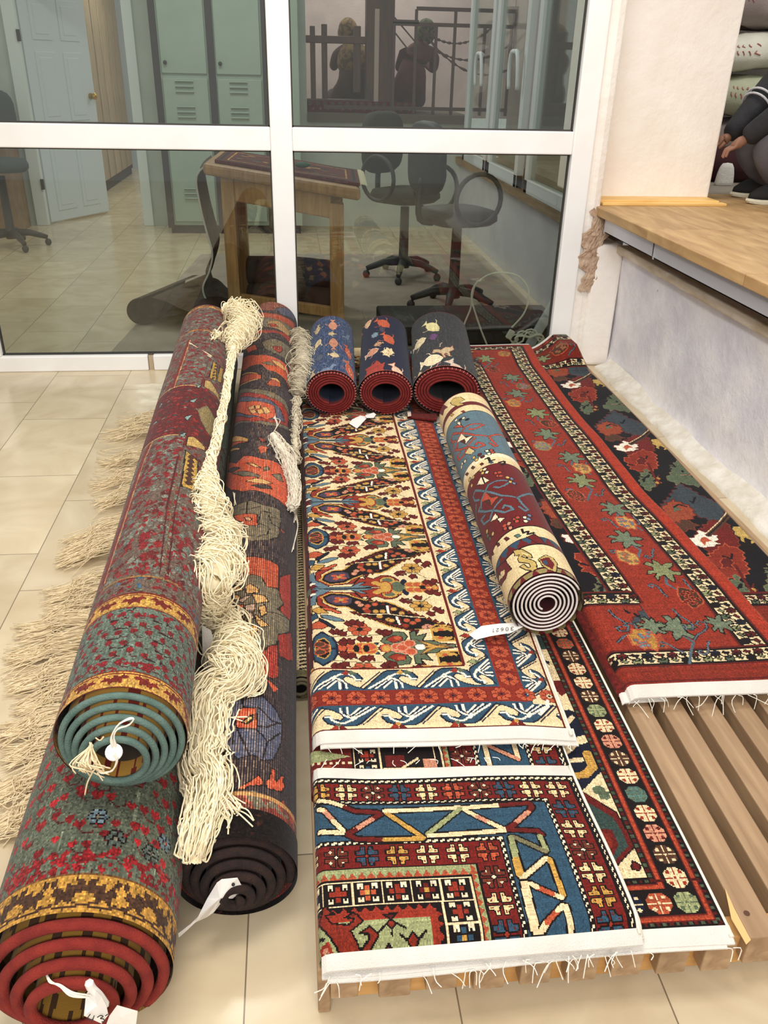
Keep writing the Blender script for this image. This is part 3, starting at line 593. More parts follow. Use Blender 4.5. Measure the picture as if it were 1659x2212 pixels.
def leaf3(cv, u, v, s, c1, c2, c3=None):
    cv.poly([(u-s, v-.3*s), (u-.3*s, v+.5*s), (u, v-.1*s), (u-.2*s, v-.6*s)], c1); cv.poly([(u+s, v-.3*s), (u+.3*s, v+.5*s), (u, v-.1*s), (u+.2*s, v-.6*s)], c2)
    if c3 is not None: cv.ell(u, v+.4*s, .3*s, .3*s, c3)
# ---------------------------------------------------------------- H : cream carpet with slanting botehs
HZ = .197; HV0, HV1, HUR = 1.452, 4.42, .612; HX0, HR = .012, .030
def h_tex():
    cv = Cv(-.26, HUR, HV0, HV1, .0024, P_['cream'], dv=.0028); K = P_['black']; cr_ = P_['cream']
    LAX = [2.049, 2.600, 3.16, 3.72, 4.28]; RAX = [1.766, 2.353, 2.861, 3.44, 4.0]
    T = lambda txt: [(onZ(x, y, HZ)[0], onZ(x, y, HZ)[1]+.06*(onZ(x, y, HZ)[0]-.2)) for x, y in crop(640, 1150, .217, txt)]
    vl, vr = 2.049, 1.766
    def norm(txt): return [(u, (v-vl)/(vr-vl)) for u, v in T(txt)]
    cells = [(1.47, 1.766)]+[(LAX[i], RAX[i]) for i in range(5)]+[(LAX[i], RAX[i+1]) for i in range(4)]
    def draw(pts, col, line=None, w=0):
        for a, b in cells: cv.poly([(u, a+(b-a)*t) for u, t in pts], col, line, w)
    def dstroke(pts, w, col):
        for a, b in cells: cv.stroke([(u, a+(b-a)*t) for u, t in pts], w, col)
    def dell(txt, rx, ry, col, line=None, w=0):
        for u, t in norm(txt):
            for a, b in cells: cv.ell(u, a+(b-a)*t, rx, ry, col, line, w, 12)
    # red surround of the botehs at the fold, with gold outline
    draw(norm('200,560 330,590 560,600 640,655 700,680 560,640 520,610 340,605 250,640 250,700 330,740 400,760 300,770 210,720'), P_['red'], K, .003)
    # dark diagonal boteh band
    draw(norm('240,640 330,600 480,612 580,650 720,690 880,695 960,720 1130,800 1260,850 1400,905 1530,955 1520,1000 1320,960 1140,975 1000,955 900,930 760,870 600,800 500,745 380,740 280,700'), P_['black'], P_['gold'], .005)
    draw(norm('270,650 340,620 470,630 550,660 540,710 480,728 370,720 300,690'), P_['purple'], P_['black'], .003)
    dell('440,672 400,655 390,685 480,660 470,690', .010, .007, P_['orange']); dell('435,672', .008, .006, P_['gold'])
    for i in range(13):                                            # teeth along both edges of the band
        f = i/12.; a = norm('%f,%f' % (720+790*f, 690+255*f)); b = norm('%f,%f' % (560+620*f, 790+185*f))
        for (u, t), sg in ((a[0], -1), (b[0], 1)): draw([(u-.010, t), (u+.010, t), (u+.002, t+sg*.055)], P_['maroon'], K, .0022)
    for txt, c in (('600,700 630,725 1300,935 1330,945 1270,950', 'pink'), ('680,765 700,735 770,720 1090,880 1150,905 1200,880', 'orange'), ('780,790 850,790 1040,810 820,840', 'gold'), ('960,770 910,870 940,880', 'gold'), ('1080,930 700,790', 'red')): dell(txt, .0095, .009, P_[c], P_['brown'], .002)
    for txt in ('895,740 910,805', '990,850 1020,915'): dstroke(norm(txt), .007, P_['white']); dstroke([(u+.007, t) for u, t in norm(txt)], .004, P_['maroon'])
    dstroke(norm('640,810 820,820 900,815 1000,830 1130,845 1270,855'), .0035, P_['cream'])
    draw(norm('1330,960 1380,925 1560,950 1580,1085 1420,1085 1350,1040'), P_['black'], P_['gold'], .005)
    dell('1400,975 1440,965 1400,1060 1450,1055 1490,975 1490,1050', .016, .012, P_['gold']); dell('1440,1015 1500,1015', .012, .016, P_['black']); dell('1430,975 1430,1055', .008, .006, P_['orange'])
    # blue stemmed tree (axis L)
    draw(norm('330,560 540,572 640,650 700,640 690,670 780,640 830,655 880,672 970,665 1030,628 1045,596 1060,560'), P_['red'], K, .0035)
    draw(norm('60,560 60,700 190,720 205,640 330,572 540,574 640,612 700,612 620,580 700,578 770,560'), P_['steel'], K, .0025)
    draw(norm('110,560 110,640 160,640 160,600 230,575'), P_['navy']); dell('150,585', .014, .012, P_['maroon']); dell('150,610', .014, .006, P_['white'])
    dell('920,620', .024, .020, P_['gold'], K, .002); dell('920,622', .016, .011, P_['green']); dell('1000,560', .024, .030, P_['green'], P_['gold'], .005); dell('880,560', .018, .03, P_['gold'], P_['red'], .004)
    dell('790,600 830,585', .012, .010, P_['gold']); dell('1080,600', .010, .018, P_['navy'])
    dell('1140,578 1210,578 1290,576', .017, .013, P_['orange'], P_['gold'], .004); dell('1370,560', .010, .012, P_['gold'], P_['orange'], .003); dell('1250,560', .010, .006, K)
    # green calyx tree (axis R)
    draw(norm('1580,1150 1580,1118 1430,1105 1370,1080 1250,1075 1290,1010 1190,1030 1180,985 1120,990 1130,1060 1180,1090 1090,1105 1090,1150'), P_['green'], K, .0035)
    draw(norm('1570,1150 1400,1128 1190,1065 1300,1125 1130,1150'), P_['gold'], P_['brown'], .0025); dell('1230,1146', .013, .008, P_['white'])
    draw(norm('830,1075 880,1010 950,985 1060,992 1100,1035 1050,1105 900,1115'), P_['green'], K, .003); draw(norm('880,1060 950,1022 1040,1030 1060,1070 960,1090'), P_['red'], K, .002); dell('1000,1045', .010, .008, P_['orange'])
    draw(norm('810,1150 830,1112 920,1108 960,1150'), P_['red'], K, .0025); dell('890,1145', .014, .014, P_['gold'], P_['orange'], .003); dell('1000,1130 1080,1110 1050,1140 1120,1100', .015, .014, P_['orange'], P_['pink'], .004)
    draw(norm('740,1110 770,1090 815,1088 790,1118'), P_['blue'], K, .0025)
    dell('480,1132 550,1128 640,1126 720,1126', .020, .016, P_['orange'], P_['gold'], .004); dell('590,1140 690,1145', .008, .014, K); dell('450,1140', .012, .016, P_['orange'], K, .002)
    draw(norm('150,1150 170,1040 250,990 300,1020 350,1040 390,1090 400,1150'), P_['blue'], P_['navy'], .006); draw(norm('180,1150 210,1070 270,1050 320,1090 330,1150'), P_['black'], P_['gold'], .004); dell('270,1130 230,1110', .014, .012, P_['brown'], P_['orange'], .003)
    # scattered flowers and leaves on the cream
    for c0 in ('620,960', '1230,740'):
        for u, t in norm(c0):
            for a, b in cells:
                petals(cv, u, a+(b-a)*t, .020, 0, 6, .0125, P_['orange'] if c0[0] == '6' else P_['gold'], P_['brown'], .0022, sv=.9); cv.ell(u, a+(b-a)*t, .008, .008, K)
    for txt in ('510,905 560,890', '830,985 870,1000', '360,985 410,985 450,1000', '480,1070 530,1075 450,1090', '640,1050 700,1052', '1060,685 1100,690', '1200,655', '1310,600 1360,590 1390,610', '1390,770 1420,790', '1330,815', '900,990', '620,905'):
        for u, t in norm(txt): draw([(u-.014, t), (u-.004, t-.05), (u+.005, t-.02), (u+.014, t-.04), (u+.010, t+.04), (u-.002, t+.05)], P_['maroon'], K, .0018); 
    for txt in ('330,1035 600,1020 800,1015', '620,1000 620,1020', '1130,690 1250,690 1330,640', '1250,690 1240,740', '1090,680 1130,690'): dstroke(norm(txt), .003, P_['olive'])
    # scrolls by the fold
    for txt, c in (('230,745 330,750 430,790 440,808 390,806 330,780 240,775', 'orange'), ('240,820 330,825 460,868 470,885 380,885 250,850', 'steel'), ('230,850 300,890 380,940 370,955 300,930 230,890', 'navy'), ('150,760 230,740 310,800 200,810', 'gold'), ('140,900 230,880 310,930 250,960 150,950', 'orange'), ('80,740 150,720 150,990 80,1000', 'gold'), ('90,820 200,800 220,850 110,880', 'blue'), ('60,900 130,890 140,1000 60,1040', 'brown')): draw(norm(txt), P_[c], K, .003)
    # beyond the fold the same ornaments run on, dark
    cv.rect(-.26, HX0+.010, HV0, HV1, P_['maroon']*.8)
    v = HV0
    while v < HV1:
        c = random.choice(['maroon', 'navy', 'olive', 'gold', 'brown', 'maroon', 'green', 'cream']); cv.rect(-.26, HX0+random.uniform(-.03, .012), v, v+random.uniform(.012, .04), P_[c]); v += random.uniform(.02, .06)
    # ---- borders
    fl, fb = .405, 1.684
    cv.rect(-.26, HUR, HV0, fb, P_['cream']); cv.rect(fl, HUR, HV0, HV1, P_['cream'])
    cv.rect(-.26, fl+.003, fb-.004, fb, P_['maroon']); cv.rect(fl-.002, fl+.005, fb, HV1, P_['maroon'])
    s0, s1, b0, b1 = .478, .535, 1.538, 1.594
    # blue grounds
    cv.rect(-.26, s1+.012, b0-.010, b0, P_['blue']); cv.rect(-.26, s0-.004, b1, b1+.010, P_['blue']); cv.rect(s0-.012, s0, b1, HV1, P_['blue']); cv.rect(s1, s1+.012, b0-.012, HV1, P_['blue'])
    n = 0; u = -.20
    pu = .139; hh = .076
    for i in range(4): cv.put(WAVE, (lambda i: lambda x, y: (-.135+pu*(i+x), fb-.010-hh*y))(i))
    for i in range(6): cv.put(WAVE, (lambda i: lambda x, y: (-.06+pu*(i+1-x)-.012, b0-.072+.066*y+.006))(i)) if False else cv.put(WAVE, (lambda i: lambda x, y: (-.115+pu*(i+1)-pu*x+.015, HV0+.014+.068*y))(i))
    pv = .112; v = b1+.01; i = 0
    while v+pv*i < HV1+.1:
        cv.put(WAVE, (lambda i: lambda x, y: (fl+.010+(s0-fl-.014)*y, v+pv*(i+1)-pv*x))(i)); i += 1
    v2 = b0+.02; i = 0
    while v2+pv*i < HV1+.1:
        cv.put(WAVE, (lambda i: lambda x, y: (HUR-.014-(HUR-.014-s1-.004)*y, v2+pv*(i+x)))(i)); i += 1
    # small leaves in the cream hollows
    for i in range(6): leaf3(cv, -.03+pu*i, fb-.018, .020, P_['red'] if i % 2 else P_['gold'], P_['green'])
    for i in range(5): leaf3(cv, .075+pu*i, HV0+.012, .020, P_['red'], P_['maroon'], P_['gold'] if i % 2 else P_['green'])
    i = 0
    while b1+pv*i < HV1: 
        cv.poly([(fl+.012, b1+pv*(i+.9)), (fl+.03, b1+pv*(i+.82)), (fl+.042, b1+pv*(i+.92)), (fl+.026, b1+pv*(i+1.02))], P_['red' if i % 2 else 'sage'], P_['black'], .002)
        cv.poly([(fl+.030, b1+pv*(i+.86)), (fl+.046, b1+pv*(i+.92)), (fl+.032, b1+pv*(i+.98))], P_['orange' if i % 2 else 'green']); leaf3(cv, HUR-.016, b1+pv*(i+.35), .016, P_['red'], P_['green']); i += 1
    # red stripe with orange eight petalled flowers
    cv.rect(-.26, s1, b0, b1, P_['red']*np.array([.9, .85, .9])); cv.rect(s0, s1, b0, HV1, P_['red']*np.array([.95, .9, .9]))
    def flw(u, v): petals(cv, u, v, .0165, 0, 8, .0088, P_['orange'], P_['maroon'], .0016, ph=.39); cv.ell(u, v, .0035, .0035, P_['navy'])
    for i in range(12): flw(.063+.059*i-.118, (b0+b1)/2)
    v = b1+.03
    while v < HV1: flw((s0+s1)/2, v); cv.stroke([(s0, v+.0285), (s1, v+.0285)], .002, P_['maroon']); v += .057
    # outer edge
    cv.rect(-.26, HUR, HV0, HV0+.006, P_['maroon']); cv.rect(HUR-.010, HUR, HV0, HV1, P_['maroon']); cv.rect(HUR-.004, HUR, HV0, HV1, P_['ivory'])
    cv.stroke([(s1+.02, HV0+.045), (s1+.045, HV0+.075), (s1+.05, b0+.01)], .009, P_['white'])
    return cv.dirt(.06, .025, .02)
def fold_profile(x0, r, zt, zlow=None):
    """U runs along the carpet: flat on top for U>=x0+r, round the fold, then back beneath"""
    def f(U):
        a = np.clip((x0+r-U)/r, 0, math.pi); rest = np.clip(x0+r-U-math.pi*r, 0, None)
        X = np.where(U >= x0+r, U, x0+r-r*np.sin(a)+rest); Z = np.where(U >= x0+r, zt, zt-r+r*np.cos(a)); return X, Z
    return f
def lump(X, Y, s=1.0, ph=0): return .0022*s*(np.sin(X*13+Y*5+ph)+np.sin(X*7-Y*9+1.7*ph)+.7*np.sin(Y*17+X*3))
carpet_h = thing('folded_carpet', 'cream folded carpet with slanting dark botehs and a red striped blue wave border', 'carpet', (.3, 2.9, .16))
_fp = fold_profile(HX0, HR, HZ)
def S_h(U, V):
    X, Z = _fp(U); k = np.clip((X-.40)/.14, 0, 1.6)
    X = X+(V-HV0)*(.006+.022*k)*(X > .05); Y = V-.05*(X-.2)+0*Z
    Z = Z+lump(X, Y, .8)*np.clip((X-.02)/.1, 0, 1)-.012*np.exp(-((X-.012)/.035)**2)*(V < 1.7)*0
    return X, Y, Z-.010*np.clip((X-.5)/.12, 0, 1)
pile_h = sheet('pile', h_tex(), S_h, carpet_h, skirt=.012)
def edge_strip(name, parent, S, us, v, dv, drop, mats, thick=.003):
    """woven cotton band sewn along an edge: us sample of U, from V=v out by dv and down by drop"""
    k = MB(); U = np.asarray(us); rows = []
    for f in (0, .25, .5, .75, 1): 
        x, y, z = S(U, np.full_like(U, v)); rows.append(np.stack([x, y+dv*f, z-drop*f**1.5+.001], -1))
    P = np.array(rows); k.grid(P); Q = P.copy(); Q[..., 2] -= thick; k.grid(Q[::-1]); k.grid(np.array([P[-1], Q[-1]])); return k.build(name, mats, parent)
edge_strip('webbing', carpet_h, S_h, np.linspace(-.05, HUR+.012, 60), HV0+.001, -.027, .012, M_WEB)
lower = lambda S, dz: (lambda U, V: (S(U, V)[0], S(U, V)[1], S(U, V)[2]-dz))
edge_strip('webbing', carpet_h, lower(S_h, .012), np.linspace(.03, HUR+.016, 60), HV0+.004, -.040, .006, M_WEB)
xs = np.linspace(.05, HUR, 12); x, y, z = S_h(xs, np.full_like(xs, HV0)); threads(carpet_h, np.stack([x, y-.035, z-.014], -1), 20, .03, down=.010)
k = MB()
for dz, dx in ((.004, .0), (-.008, .004)):
    vv = np.linspace(HV0-.02, HV1, 60); x, y, z = S_h(np.full_like(vv, HUR), vv); k.tube(np.stack([x+.002+dx, y, z+dz-.004], -1), .0042, 6)
k.build('selvedge', mat('white_selvedge', (232, 224, 208), .9, bump=.4, bscale=300), carpet_h, smooth=True)
bk = MB(); bk.box(HX0+.03, HUR-.012, HV0+.01, HV1, .166, .18); bk.build('lower_fold', M_BACK, carpet_h)
# ---------------------------------------------------------------- J : octagon bordered carpet
JZ = .142; JV0, JV1, JUR = .942, 4.3, .772
def j_tex():
    cv = Cv(.02, JUR, JV0, JV1, .0026, P_['cream'], dv=.003); K = P_['black']
    cv.a[:, :, :] = P_['cream']
    # field: cream with navy medallion hooks and teal octagon
    fu = .664
    for (cy, c1, c2) in ((1.245, P_['maroon'], P_['green']), (2.1, P_['maroon'], P_['navy']), (2.95, P_['maroon'], P_['green']), (3.8, P_['maroon'], P_['navy'])):
        o = lambda r: [(.40+r*a*1.05, cy+r*b) for a, b in ((-1, -.42), (-.42, -1), (.42, -1), (1, -.42), (1, .42), (.42, 1), (-.42, 1), (-1, .42))]
        cv.poly(o(.235), c1); cv.poly(o(.21), c2, K, .004); cv.poly(o(.10), P_['red'], P_['maroon'], .01)
    TJ = lambda txt: [tuple(onZ(x, y, JZ)[:2]) for x, y in crop(1200, 1480, .331, txt)]
    cv.rect(.45, fu, 1.02, 1.98, P_['cream'])
    cv.poly(TJ('-60,150 60,165 130,180 218,330 305,550 185,690 60,700 -80,400'), P_['navy']*.95); cv.poly(TJ('40,250 120,180 140,190 80,270 80,310 40,330'), P_['cream'])
    cv.stroke(TJ('70,430 120,375 215,345'), .024, P_['cream']); cv.stroke(TJ('202,450 240,535 195,588 150,595'), .020, P_['gold']); cv.stroke(TJ('105,500 165,490'), .014, P_['cream'])
    cv.poly(TJ('180,700 395,835 520,1055 395,1205 300,1260 150,900'), P_['maroon'], P_['black'], .003); cv.poly(TJ('215,770 375,870 425,950 475,1055 375,1180 330,1140 230,900'), P_['teal']*.62); cv.poly(TJ('290,960 360,962 395,1050 365,1125 330,1110'), P_['red']*.9, P_['maroon'], .010)
    cv.poly(jag2(TJ('238,705 268,652 358,705 330,758')), P_['green']); cv.poly(jag2(TJ('485,1185 512,1148 568,1188 542,1228')), P_['maroon'], P_['black'], .003)
    TK = lambda txt: [tuple(onZ(x, y, JZ)[:2]) for x, y in crop(1000, 1340, .1989, txt)]
    cv.poly(TK('740,150 850,175 900,320 830,325'), P_['teal']*.7); cv.poly(jag2(TK('890,430 945,460 910,490')), P_['navy']); cv.poly(TK('970,655 1060,660 1115,780 1065,830 1000,760'), P_['maroon']); cv.poly(TK('1130,970 1240,1010 1310,1180 1230,1260 1200,1060'), P_['navy']*.9)
    def frame(d0, d1, col): 
        cv.rect(JUR-d1, JUR-d0, JV0+d0, JV1, col); cv.rect(.02, JUR-d0, JV0+d0, JV0+d1, col)
    OS = P_['orange']*np.array([.9, .78, .74]); frame(.096, .110, K); frame(.083, .096, OS); frame(.025, .083, K); frame(.0, .014, K); frame(.013, .026, OS); frame(.013, .0155, P_['maroon']); frame(.0235, .026, P_['maroon']); frame(.083, .0855, P_['maroon']); frame(.0935, .096, P_['maroon'])
    i = 0
    while JV0+.012*i < JV1:
        c = P_['green'] if i % 2 else P_['maroon']; cv.rect(JUR-.012, JUR-.005, JV0+.012*i, JV0+.012*i+.007, c*.8); cv.rect(JUR-.107, JUR-.100, JV0+.1+.012*i, JV0+.1+.012*i+.007, c*.8)
        if .02+.012*i < JUR: cv.rect(.02+.012*i, .027+.012*i, JV0+.005, JV0+.012, c*.8); cv.rect(.02+.012*i, min(.027+.012*i, JUR-.1), JV0+.099, JV0+.106, c*.8)
        i += 1
    ocs = ['sage', 'cream', 'brown', 'pink', 'cream', 'teal', 'cream', 'brown', 'pink', 'cream', 'sage', 'brown', 'cream', 'cream', 'brown', 'orange', 'cream', 'sage']
    def octo(u, v, col, c2):
        r = .0238; o = [(u+r*a, v+r*b) for a, b in ((-1, -.42), (-.42, -1), (.42, -1), (1, -.42), (1, .42), (.42, 1), (-.42, 1), (-1, .42))]
        cv.poly(o, col, K, .002); cv.stroke([(u-r*.9, v), (u+r*.9, v)], .003, c2); cv.stroke([(u, v-r*.9), (u, v+r*.9)], .003, c2)
        for sx in (-1, 1):
            for sy in (-1, 1): cv.ell(u+sx*.0125, v+sy*.0125, .0048, .0048, c2, None, 0, 6)
        cv.ell(u, v, .0058, .0058, col); cv.ell(u, v, .0030, .0030, c2)
    cu = JUR-.0535; cc2 = {'sage': 'maroon', 'cream': 'red', 'brown': 'cream', 'pink': 'maroon', 'teal': 'cream', 'orange': 'cream'}; i = 0
    while JV0+.0535+.0545*i < JV1:
        n = ocs[i % len(ocs)]; c = P_[n]; octo(cu, JV0+.0535+.0545*i, c, P_[cc2[n]] if i % 5 else P_['green']); i += 1
    for i in range(1, 14): n = ['cream', 'brown', 'cream', 'pink'][i % 4]; octo(cu-.0535*i, JV0+.0535, P_['navy'] if i == 2 else P_[n if i != 1 else 'orange']*.9, P_['cream'] if i in (1, 2) else P_[cc2[n]])
    cv.rect(JUR-.0035, JUR, JV0, JV1, P_['black'])
    return cv.dirt(.09, .03, .02)
carpet_j = thing('flat_carpet', 'bottom carpet of the left pile with a black border of octagon rosettes', 'carpet', (.4, 2.6, .129))
S_j = lambda U, V: (U+.012*np.sin(V*1.5-.9)*np.clip((U-.5)/.2, 0, 1)-.006, V+0*U-.004*np.sin(U*9), JZ+lump(U, V, .35))
sheet('pile', j_tex(), S_j, carpet_j, skirt=.012)
edge_strip('webbing', carpet_j, S_j, np.linspace(.02, JUR+.006, 60), JV0+.001, -.030, .012, M_WEB, .004)
edge_strip('webbing', carpet_j, lower(S_j, .009), np.linspace(.03, JUR-.01, 60), JV0+.001, -.036, .006, M_WEB, .003)
vv = np.linspace(JV0-.02, JV1, 60); x, y, z = S_j(np.full_like(vv, JUR), vv); MB().tube(np.stack([x+.003, y, z-.004], -1), .005, 6).build('selvedge', mat('ivory_selvedge', (238, 230, 212), .9, bump=.4, bscale=300), carpet_j, smooth=True)
xs = np.linspace(.03, JUR, 12); x, y, z = S_j(xs, np.full_like(xs, JV0)); threads(carpet_j, np.stack([x, y-.036, z-.012], -1), 22, .032, down=.03)
# ---------------------------------------------------------------- I : folded carpet with blue triangle border
IZ = .178; IV0, IV1, IUR = .936, 1.318, .590; IX0, IR = .010, .020
def i_tex(lowpart=False):
    v1 = IV1 if not lowpart else 1.90; v0 = IV0 if not lowpart else 1.30
    cv = Cv(-.10, IUR, v0, v1, .0023, P_['sage'], dv=.0024); K = P_['black']; RD = P_['maroon']*np.array([1.12, 1, 1])
    if lowpart: T1 = 99
    else: T1 = IV1
    def frame(d, col, top=None): cv.rect(-.10, IUR-d, v0, (T1-(top if top is not None else d)) if not lowpart else v1, col)
    frame(0, K); frame(.018, RD); frame(.078, K, .064); frame(.090, P_['blue'], .076); frame(.200, K, .166); frame(.212, RD, .178)
    frame(.265, K, .228); frame(.268, P_['sage'], .231); frame(.280, K, .252); frame(.284, P_['cream'], .256); frame(.288, K, .260); frame(.345, P_['cream'], .304); frame(.349, K, .308); frame(.362, P_['red'], .320); frame(.380, P_['sage'], .338)
    g = lambda d, t: (IUR-d, (T1-t) if not lowpart else v1+.02-t)
    # guards with dashes
    def dashes(d, t, n=60):
        if not lowpart:
            for i in range(n):
                u = IUR-d-.0145*i
                if u > -.1: cv.poly([(u-.008, T1-t-.003), (u-.002, T1-t-.003), (u-.002, T1-t), (u+.003, T1-t), (u+.003, T1-t+.003), (u-.003, T1-t+.003), (u-.003, T1-t+.001), (u-.008, T1-t+.001)], P_['ivory'])
        for i in range(n):
            v = (T1-t if not lowpart else v1)-.0145*i
            if v > v0: cv.poly([(IUR-d-.003, v-.008), (IUR-d, v-.008), (IUR-d, v-.003), (IUR-d+.003, v-.003), (IUR-d+.003, v+.003), (IUR-d-.001, v+.003), (IUR-d-.001, v-.002), (IUR-d-.003, v-.002)], P_['ivory'])
    dashes(.009, .009); dashes(.084, .070); dashes(.206, .172)
    seq = [('ivory', RD, RD, 0), ('ivory', RD, RD, 0), ('blue', RD, P_['red'], 0), ('brown', RD, P_['ivory'], 1), ('orange', RD, RD, 0), ('ivory', RD, RD, 0), ('blue', RD, P_['red'], 0), ('brown', RD, P_['ivory'], 1), ('ivory', RD, RD, 0), ('gold', RD, RD, 0)]
    def cx(u, v, k, s):
        n, bg, ct, al = seq[k % len(seq)]; c = P_[n]*(np.array([1.25, 1, .95]) if n == 'brown' else 1); c = np.clip(c*(np.array([.93, .9, .78]) if n == 'ivory' else 1), 0, 255)
        cross4(cv, u, v, s, c, bg, ct, K, P_['ivory'] if al else False)
    if not lowpart:
        for i in range(11): cx(IUR-.050-.0575*i, T1-.041, i, .0255)
        for i in range(1, 7): cx(IUR-.050, T1-.041-.0555*i, [0, 6, 1, 3, 5, 9, 2][i], .0265)
        for i in range(8): cx(IUR-.239-.060*i, T1-.203, [4, 0, 5, 9, 6, 3, 1, 2][i], .0245)
        for i in range(1, 5): cx(IUR-.239, T1-.203-.0575*i, [0, 3, 1, 2, 8][i], .0260)
    else:
        for i in range(11): cx(IUR-.050, v1-.03-.0565*i, i+3, .0265); cx(IUR-.239, v1-.045-.0575*i, i+5, .026)
    # blue band: ribbon of triangles
    def rib(pts, cols, w=.0105):
        cv.stroke(pts, w+.006, K)
        for (a, b), c in zip(zip(pts[:-1], pts[1:]), cols): cv.stroke([a, b], w, P_[c])
    if not lowpart:
        T3 = lambda txt: [(onZ(x, y, IZ)[0], onZ(x, y, IZ)[1]+.07*(onZ(x, y, IZ)[0]-.3)) for x, y in crop(640, 1550, .3978, txt)]
        rl = ['120,450 190,460 265,485 cream', '265,487 320,508 440,512 458,522 maroon', '455,524 415,548 maroon', '410,550 320,605 pink', '320,606 280,625 maroon', '280,632 330,655 480,660 maroon', '480,660 688,654 gold', '688,650 490,516 gold', '482,505 890,490 cream', '890,497 715,632 sage', '720,642 1130,625 cream', '915,505 980,542 cream', '985,545 1045,575 pink', '1050,578 1132,618 cream', '912,492 1110,482 cream', '1110,482 1270,470 1285,488 maroon', '1283,495 1265,520 maroon', '1262,522 1190,585 pink', '1188,588 1150,612 maroon', '1150,620 1310,630 1332,650 maroon', '150,505 200,555 pink', '200,558 255,610 cream', '120,495 145,502 cream', '125,612 250,620 cream',
              '1320,660 1352,738 sage', '1348,745 1180,662 olive', '1165,664 1190,780 sage', '1190,782 1215,868 gold', '1225,878 1350,782 cream', '1370,790 1440,985 gold', '1432,998 1385,978 cream', '1380,975 1300,938 orange', '1295,934 1262,915 cream', '1236,912 1262,1030 1292,1150 cream', '1312,1178 1350,1132 cream', '1352,1128 1412,1070 orange', '1412,1070 1438,1042 cream', '1456,1048 1500,1200 cream']
        for w_, cc_ in ((.0175, K), (.0105, None)):
            for t_ in rl: cv.stroke(T3(t_.rsplit(' ', 1)[0]), w_, K if cc_ is K else P_[t_.rsplit(' ', 1)[1]])
        cv.ell(*T3('1335,1212')[0], .020, .012, P_['red'], K, .004)
    else:
        zz = []
        for i in range(6): zz += [g(.112, .02+.11*i), g(.112, .10+.11*i), g(.180, .05+.11*i), g(.180, .13+.11*i)]
        rib(zz, ['cream', 'pink', 'cream', 'gold']*6)
    # zig-zag of the pale guard, lattice band, saw teeth
    for i in range(40):
        u = IUR-.268-.018*i
        if not lowpart: cv.poly([(u, T1-.252), (u-.018, T1-.252), (u-.009, T1-.238)], P_['orange']*.92)
        v = (T1-.231 if not lowpart else v1)-.018*i; cv.poly([(IUR-.280, v), (IUR-.280, v-.018), (IUR-.272+.002, v-.009)], P_['orange']*.92)
    def lat(u, v, s, c):
        for sx in (-1, 1):
            for sy in (-1, 1):
                cv.rect(u+sx*s*.95, u+sx*s*.42, v+sy*s*.95, v+sy*s*.42, P_['ivory']*.95); cv.rect(u+sx*s*.75, u+sx*s*.56, v+sy*s*.42, v+sy*s*.62, K)
        for a, b in ((0, 0), (.5, 0), (-.5, 0), (0, .5), (0, -.5)): cv.rect(u+(a-.23)*s, u+(a+.23)*s, v+(b-.23)*s, v+(b+.23)*s, P_['gold'] if (a, b) == (0, 0) and c != 'red' else P_[c], )
    cs = ['red', 'maroon', 'red', 'orange', 'red', 'blue']
    if not lowpart:
        for i in range(7): lat(IUR-.3165-.056*i, T1-.282, .0205, cs[i % 6]); cv.rect(IUR-.345-.056*i-.0015, IUR-.345-.056*i+.0015, T1-.304, T1-.26, P_['cream'])
        for i in range(1, 4): lat(IUR-.3165, T1-.282-.047*i, .0205, cs[(i+3) % 6]); cv.rect(IUR-.345, IUR-.288, T1-.306-.047*(i-1)-.0015, T1-.306-.047*(i-1)+.0015, P_['cream'])
    else:
        for i in range(12): lat(IUR-.3165, v1-.03-.047*i, .0205, cs[i % 6])
        cv.rect(.10, IUR-.288, v0, v1, K)
        for i in range(5):
            cv.stroke([(.17, 1.36+.1*i), (.29, 1.36+.1*i), (.29, 1.44+.1*i)], .004, P_['cream']); cv.rect(.175, .22, 1.365+.1*i, 1.40+.1*i, P_['maroon']); cv.stroke([(.19, 1.345+.1*i), (.25, 1.39+.1*i)], .006, P_['cream']); cv.rect(.262, .29, 1.35+.1*i, 1.39+.1*i, P_['pink'])
        for i in range(12): lat(.135, v1-.03-.047*i, .0205, cs[i % 6])
        cv.rect(.104, .108, v0, v1, P_['cream']); cv.rect(.162, .166, v0, v1, P_['cream'])
        cv.rect(-.10, .100, v0, v1, P_['maroon']); cv.poly([(-.1, 1.42), (.03, 1.42), (.10, 1.40), (.03, 1.385), (-.1, 1.385)], P_['sage']); cv.poly([(.0, 1.36), (.05, 1.375), (.08, 1.35)], P_['orange']*.8)
        for i in range(14): cv.rect(-.09+.014*i, -.083+.014*i, 1.378, 1.383, P_['cream'])
    if not lowpart:
        for i in range(30):
            u = IUR-.362-.02*i; cv.poly([(u, T1-.323), (u-.02, T1-.323), (u-.01, T1-.310)], P_['red']); cv.poly([(u-.01, T1-.323), (u-.03, T1-.323), (u-.02, T1-.345)], P_['red'])
            v = T1-.322-.02*i; cv.poly([(IUR-.365, v), (IUR-.365, v-.02), (IUR-.352, v-.01)], P_['red']); 
        cv.rect(-.10, IUR-.376, v0, T1-.336, P_['sage'])
        T2 = lambda txt: [(onZ(x, y, IZ)[0], onZ(x, y, IZ)[1]+.05*(onZ(x, y, IZ)[0]-.3)) for x, y in crop(640, 1550, .3978, txt)]
        T4 = lambda txt: [(onZ(x, y, IZ)[0], onZ(x, y, IZ)[1]+.07*(onZ(x, y, IZ)[0]-.3)) for x, y in crop(670, 1880, .211, txt)]
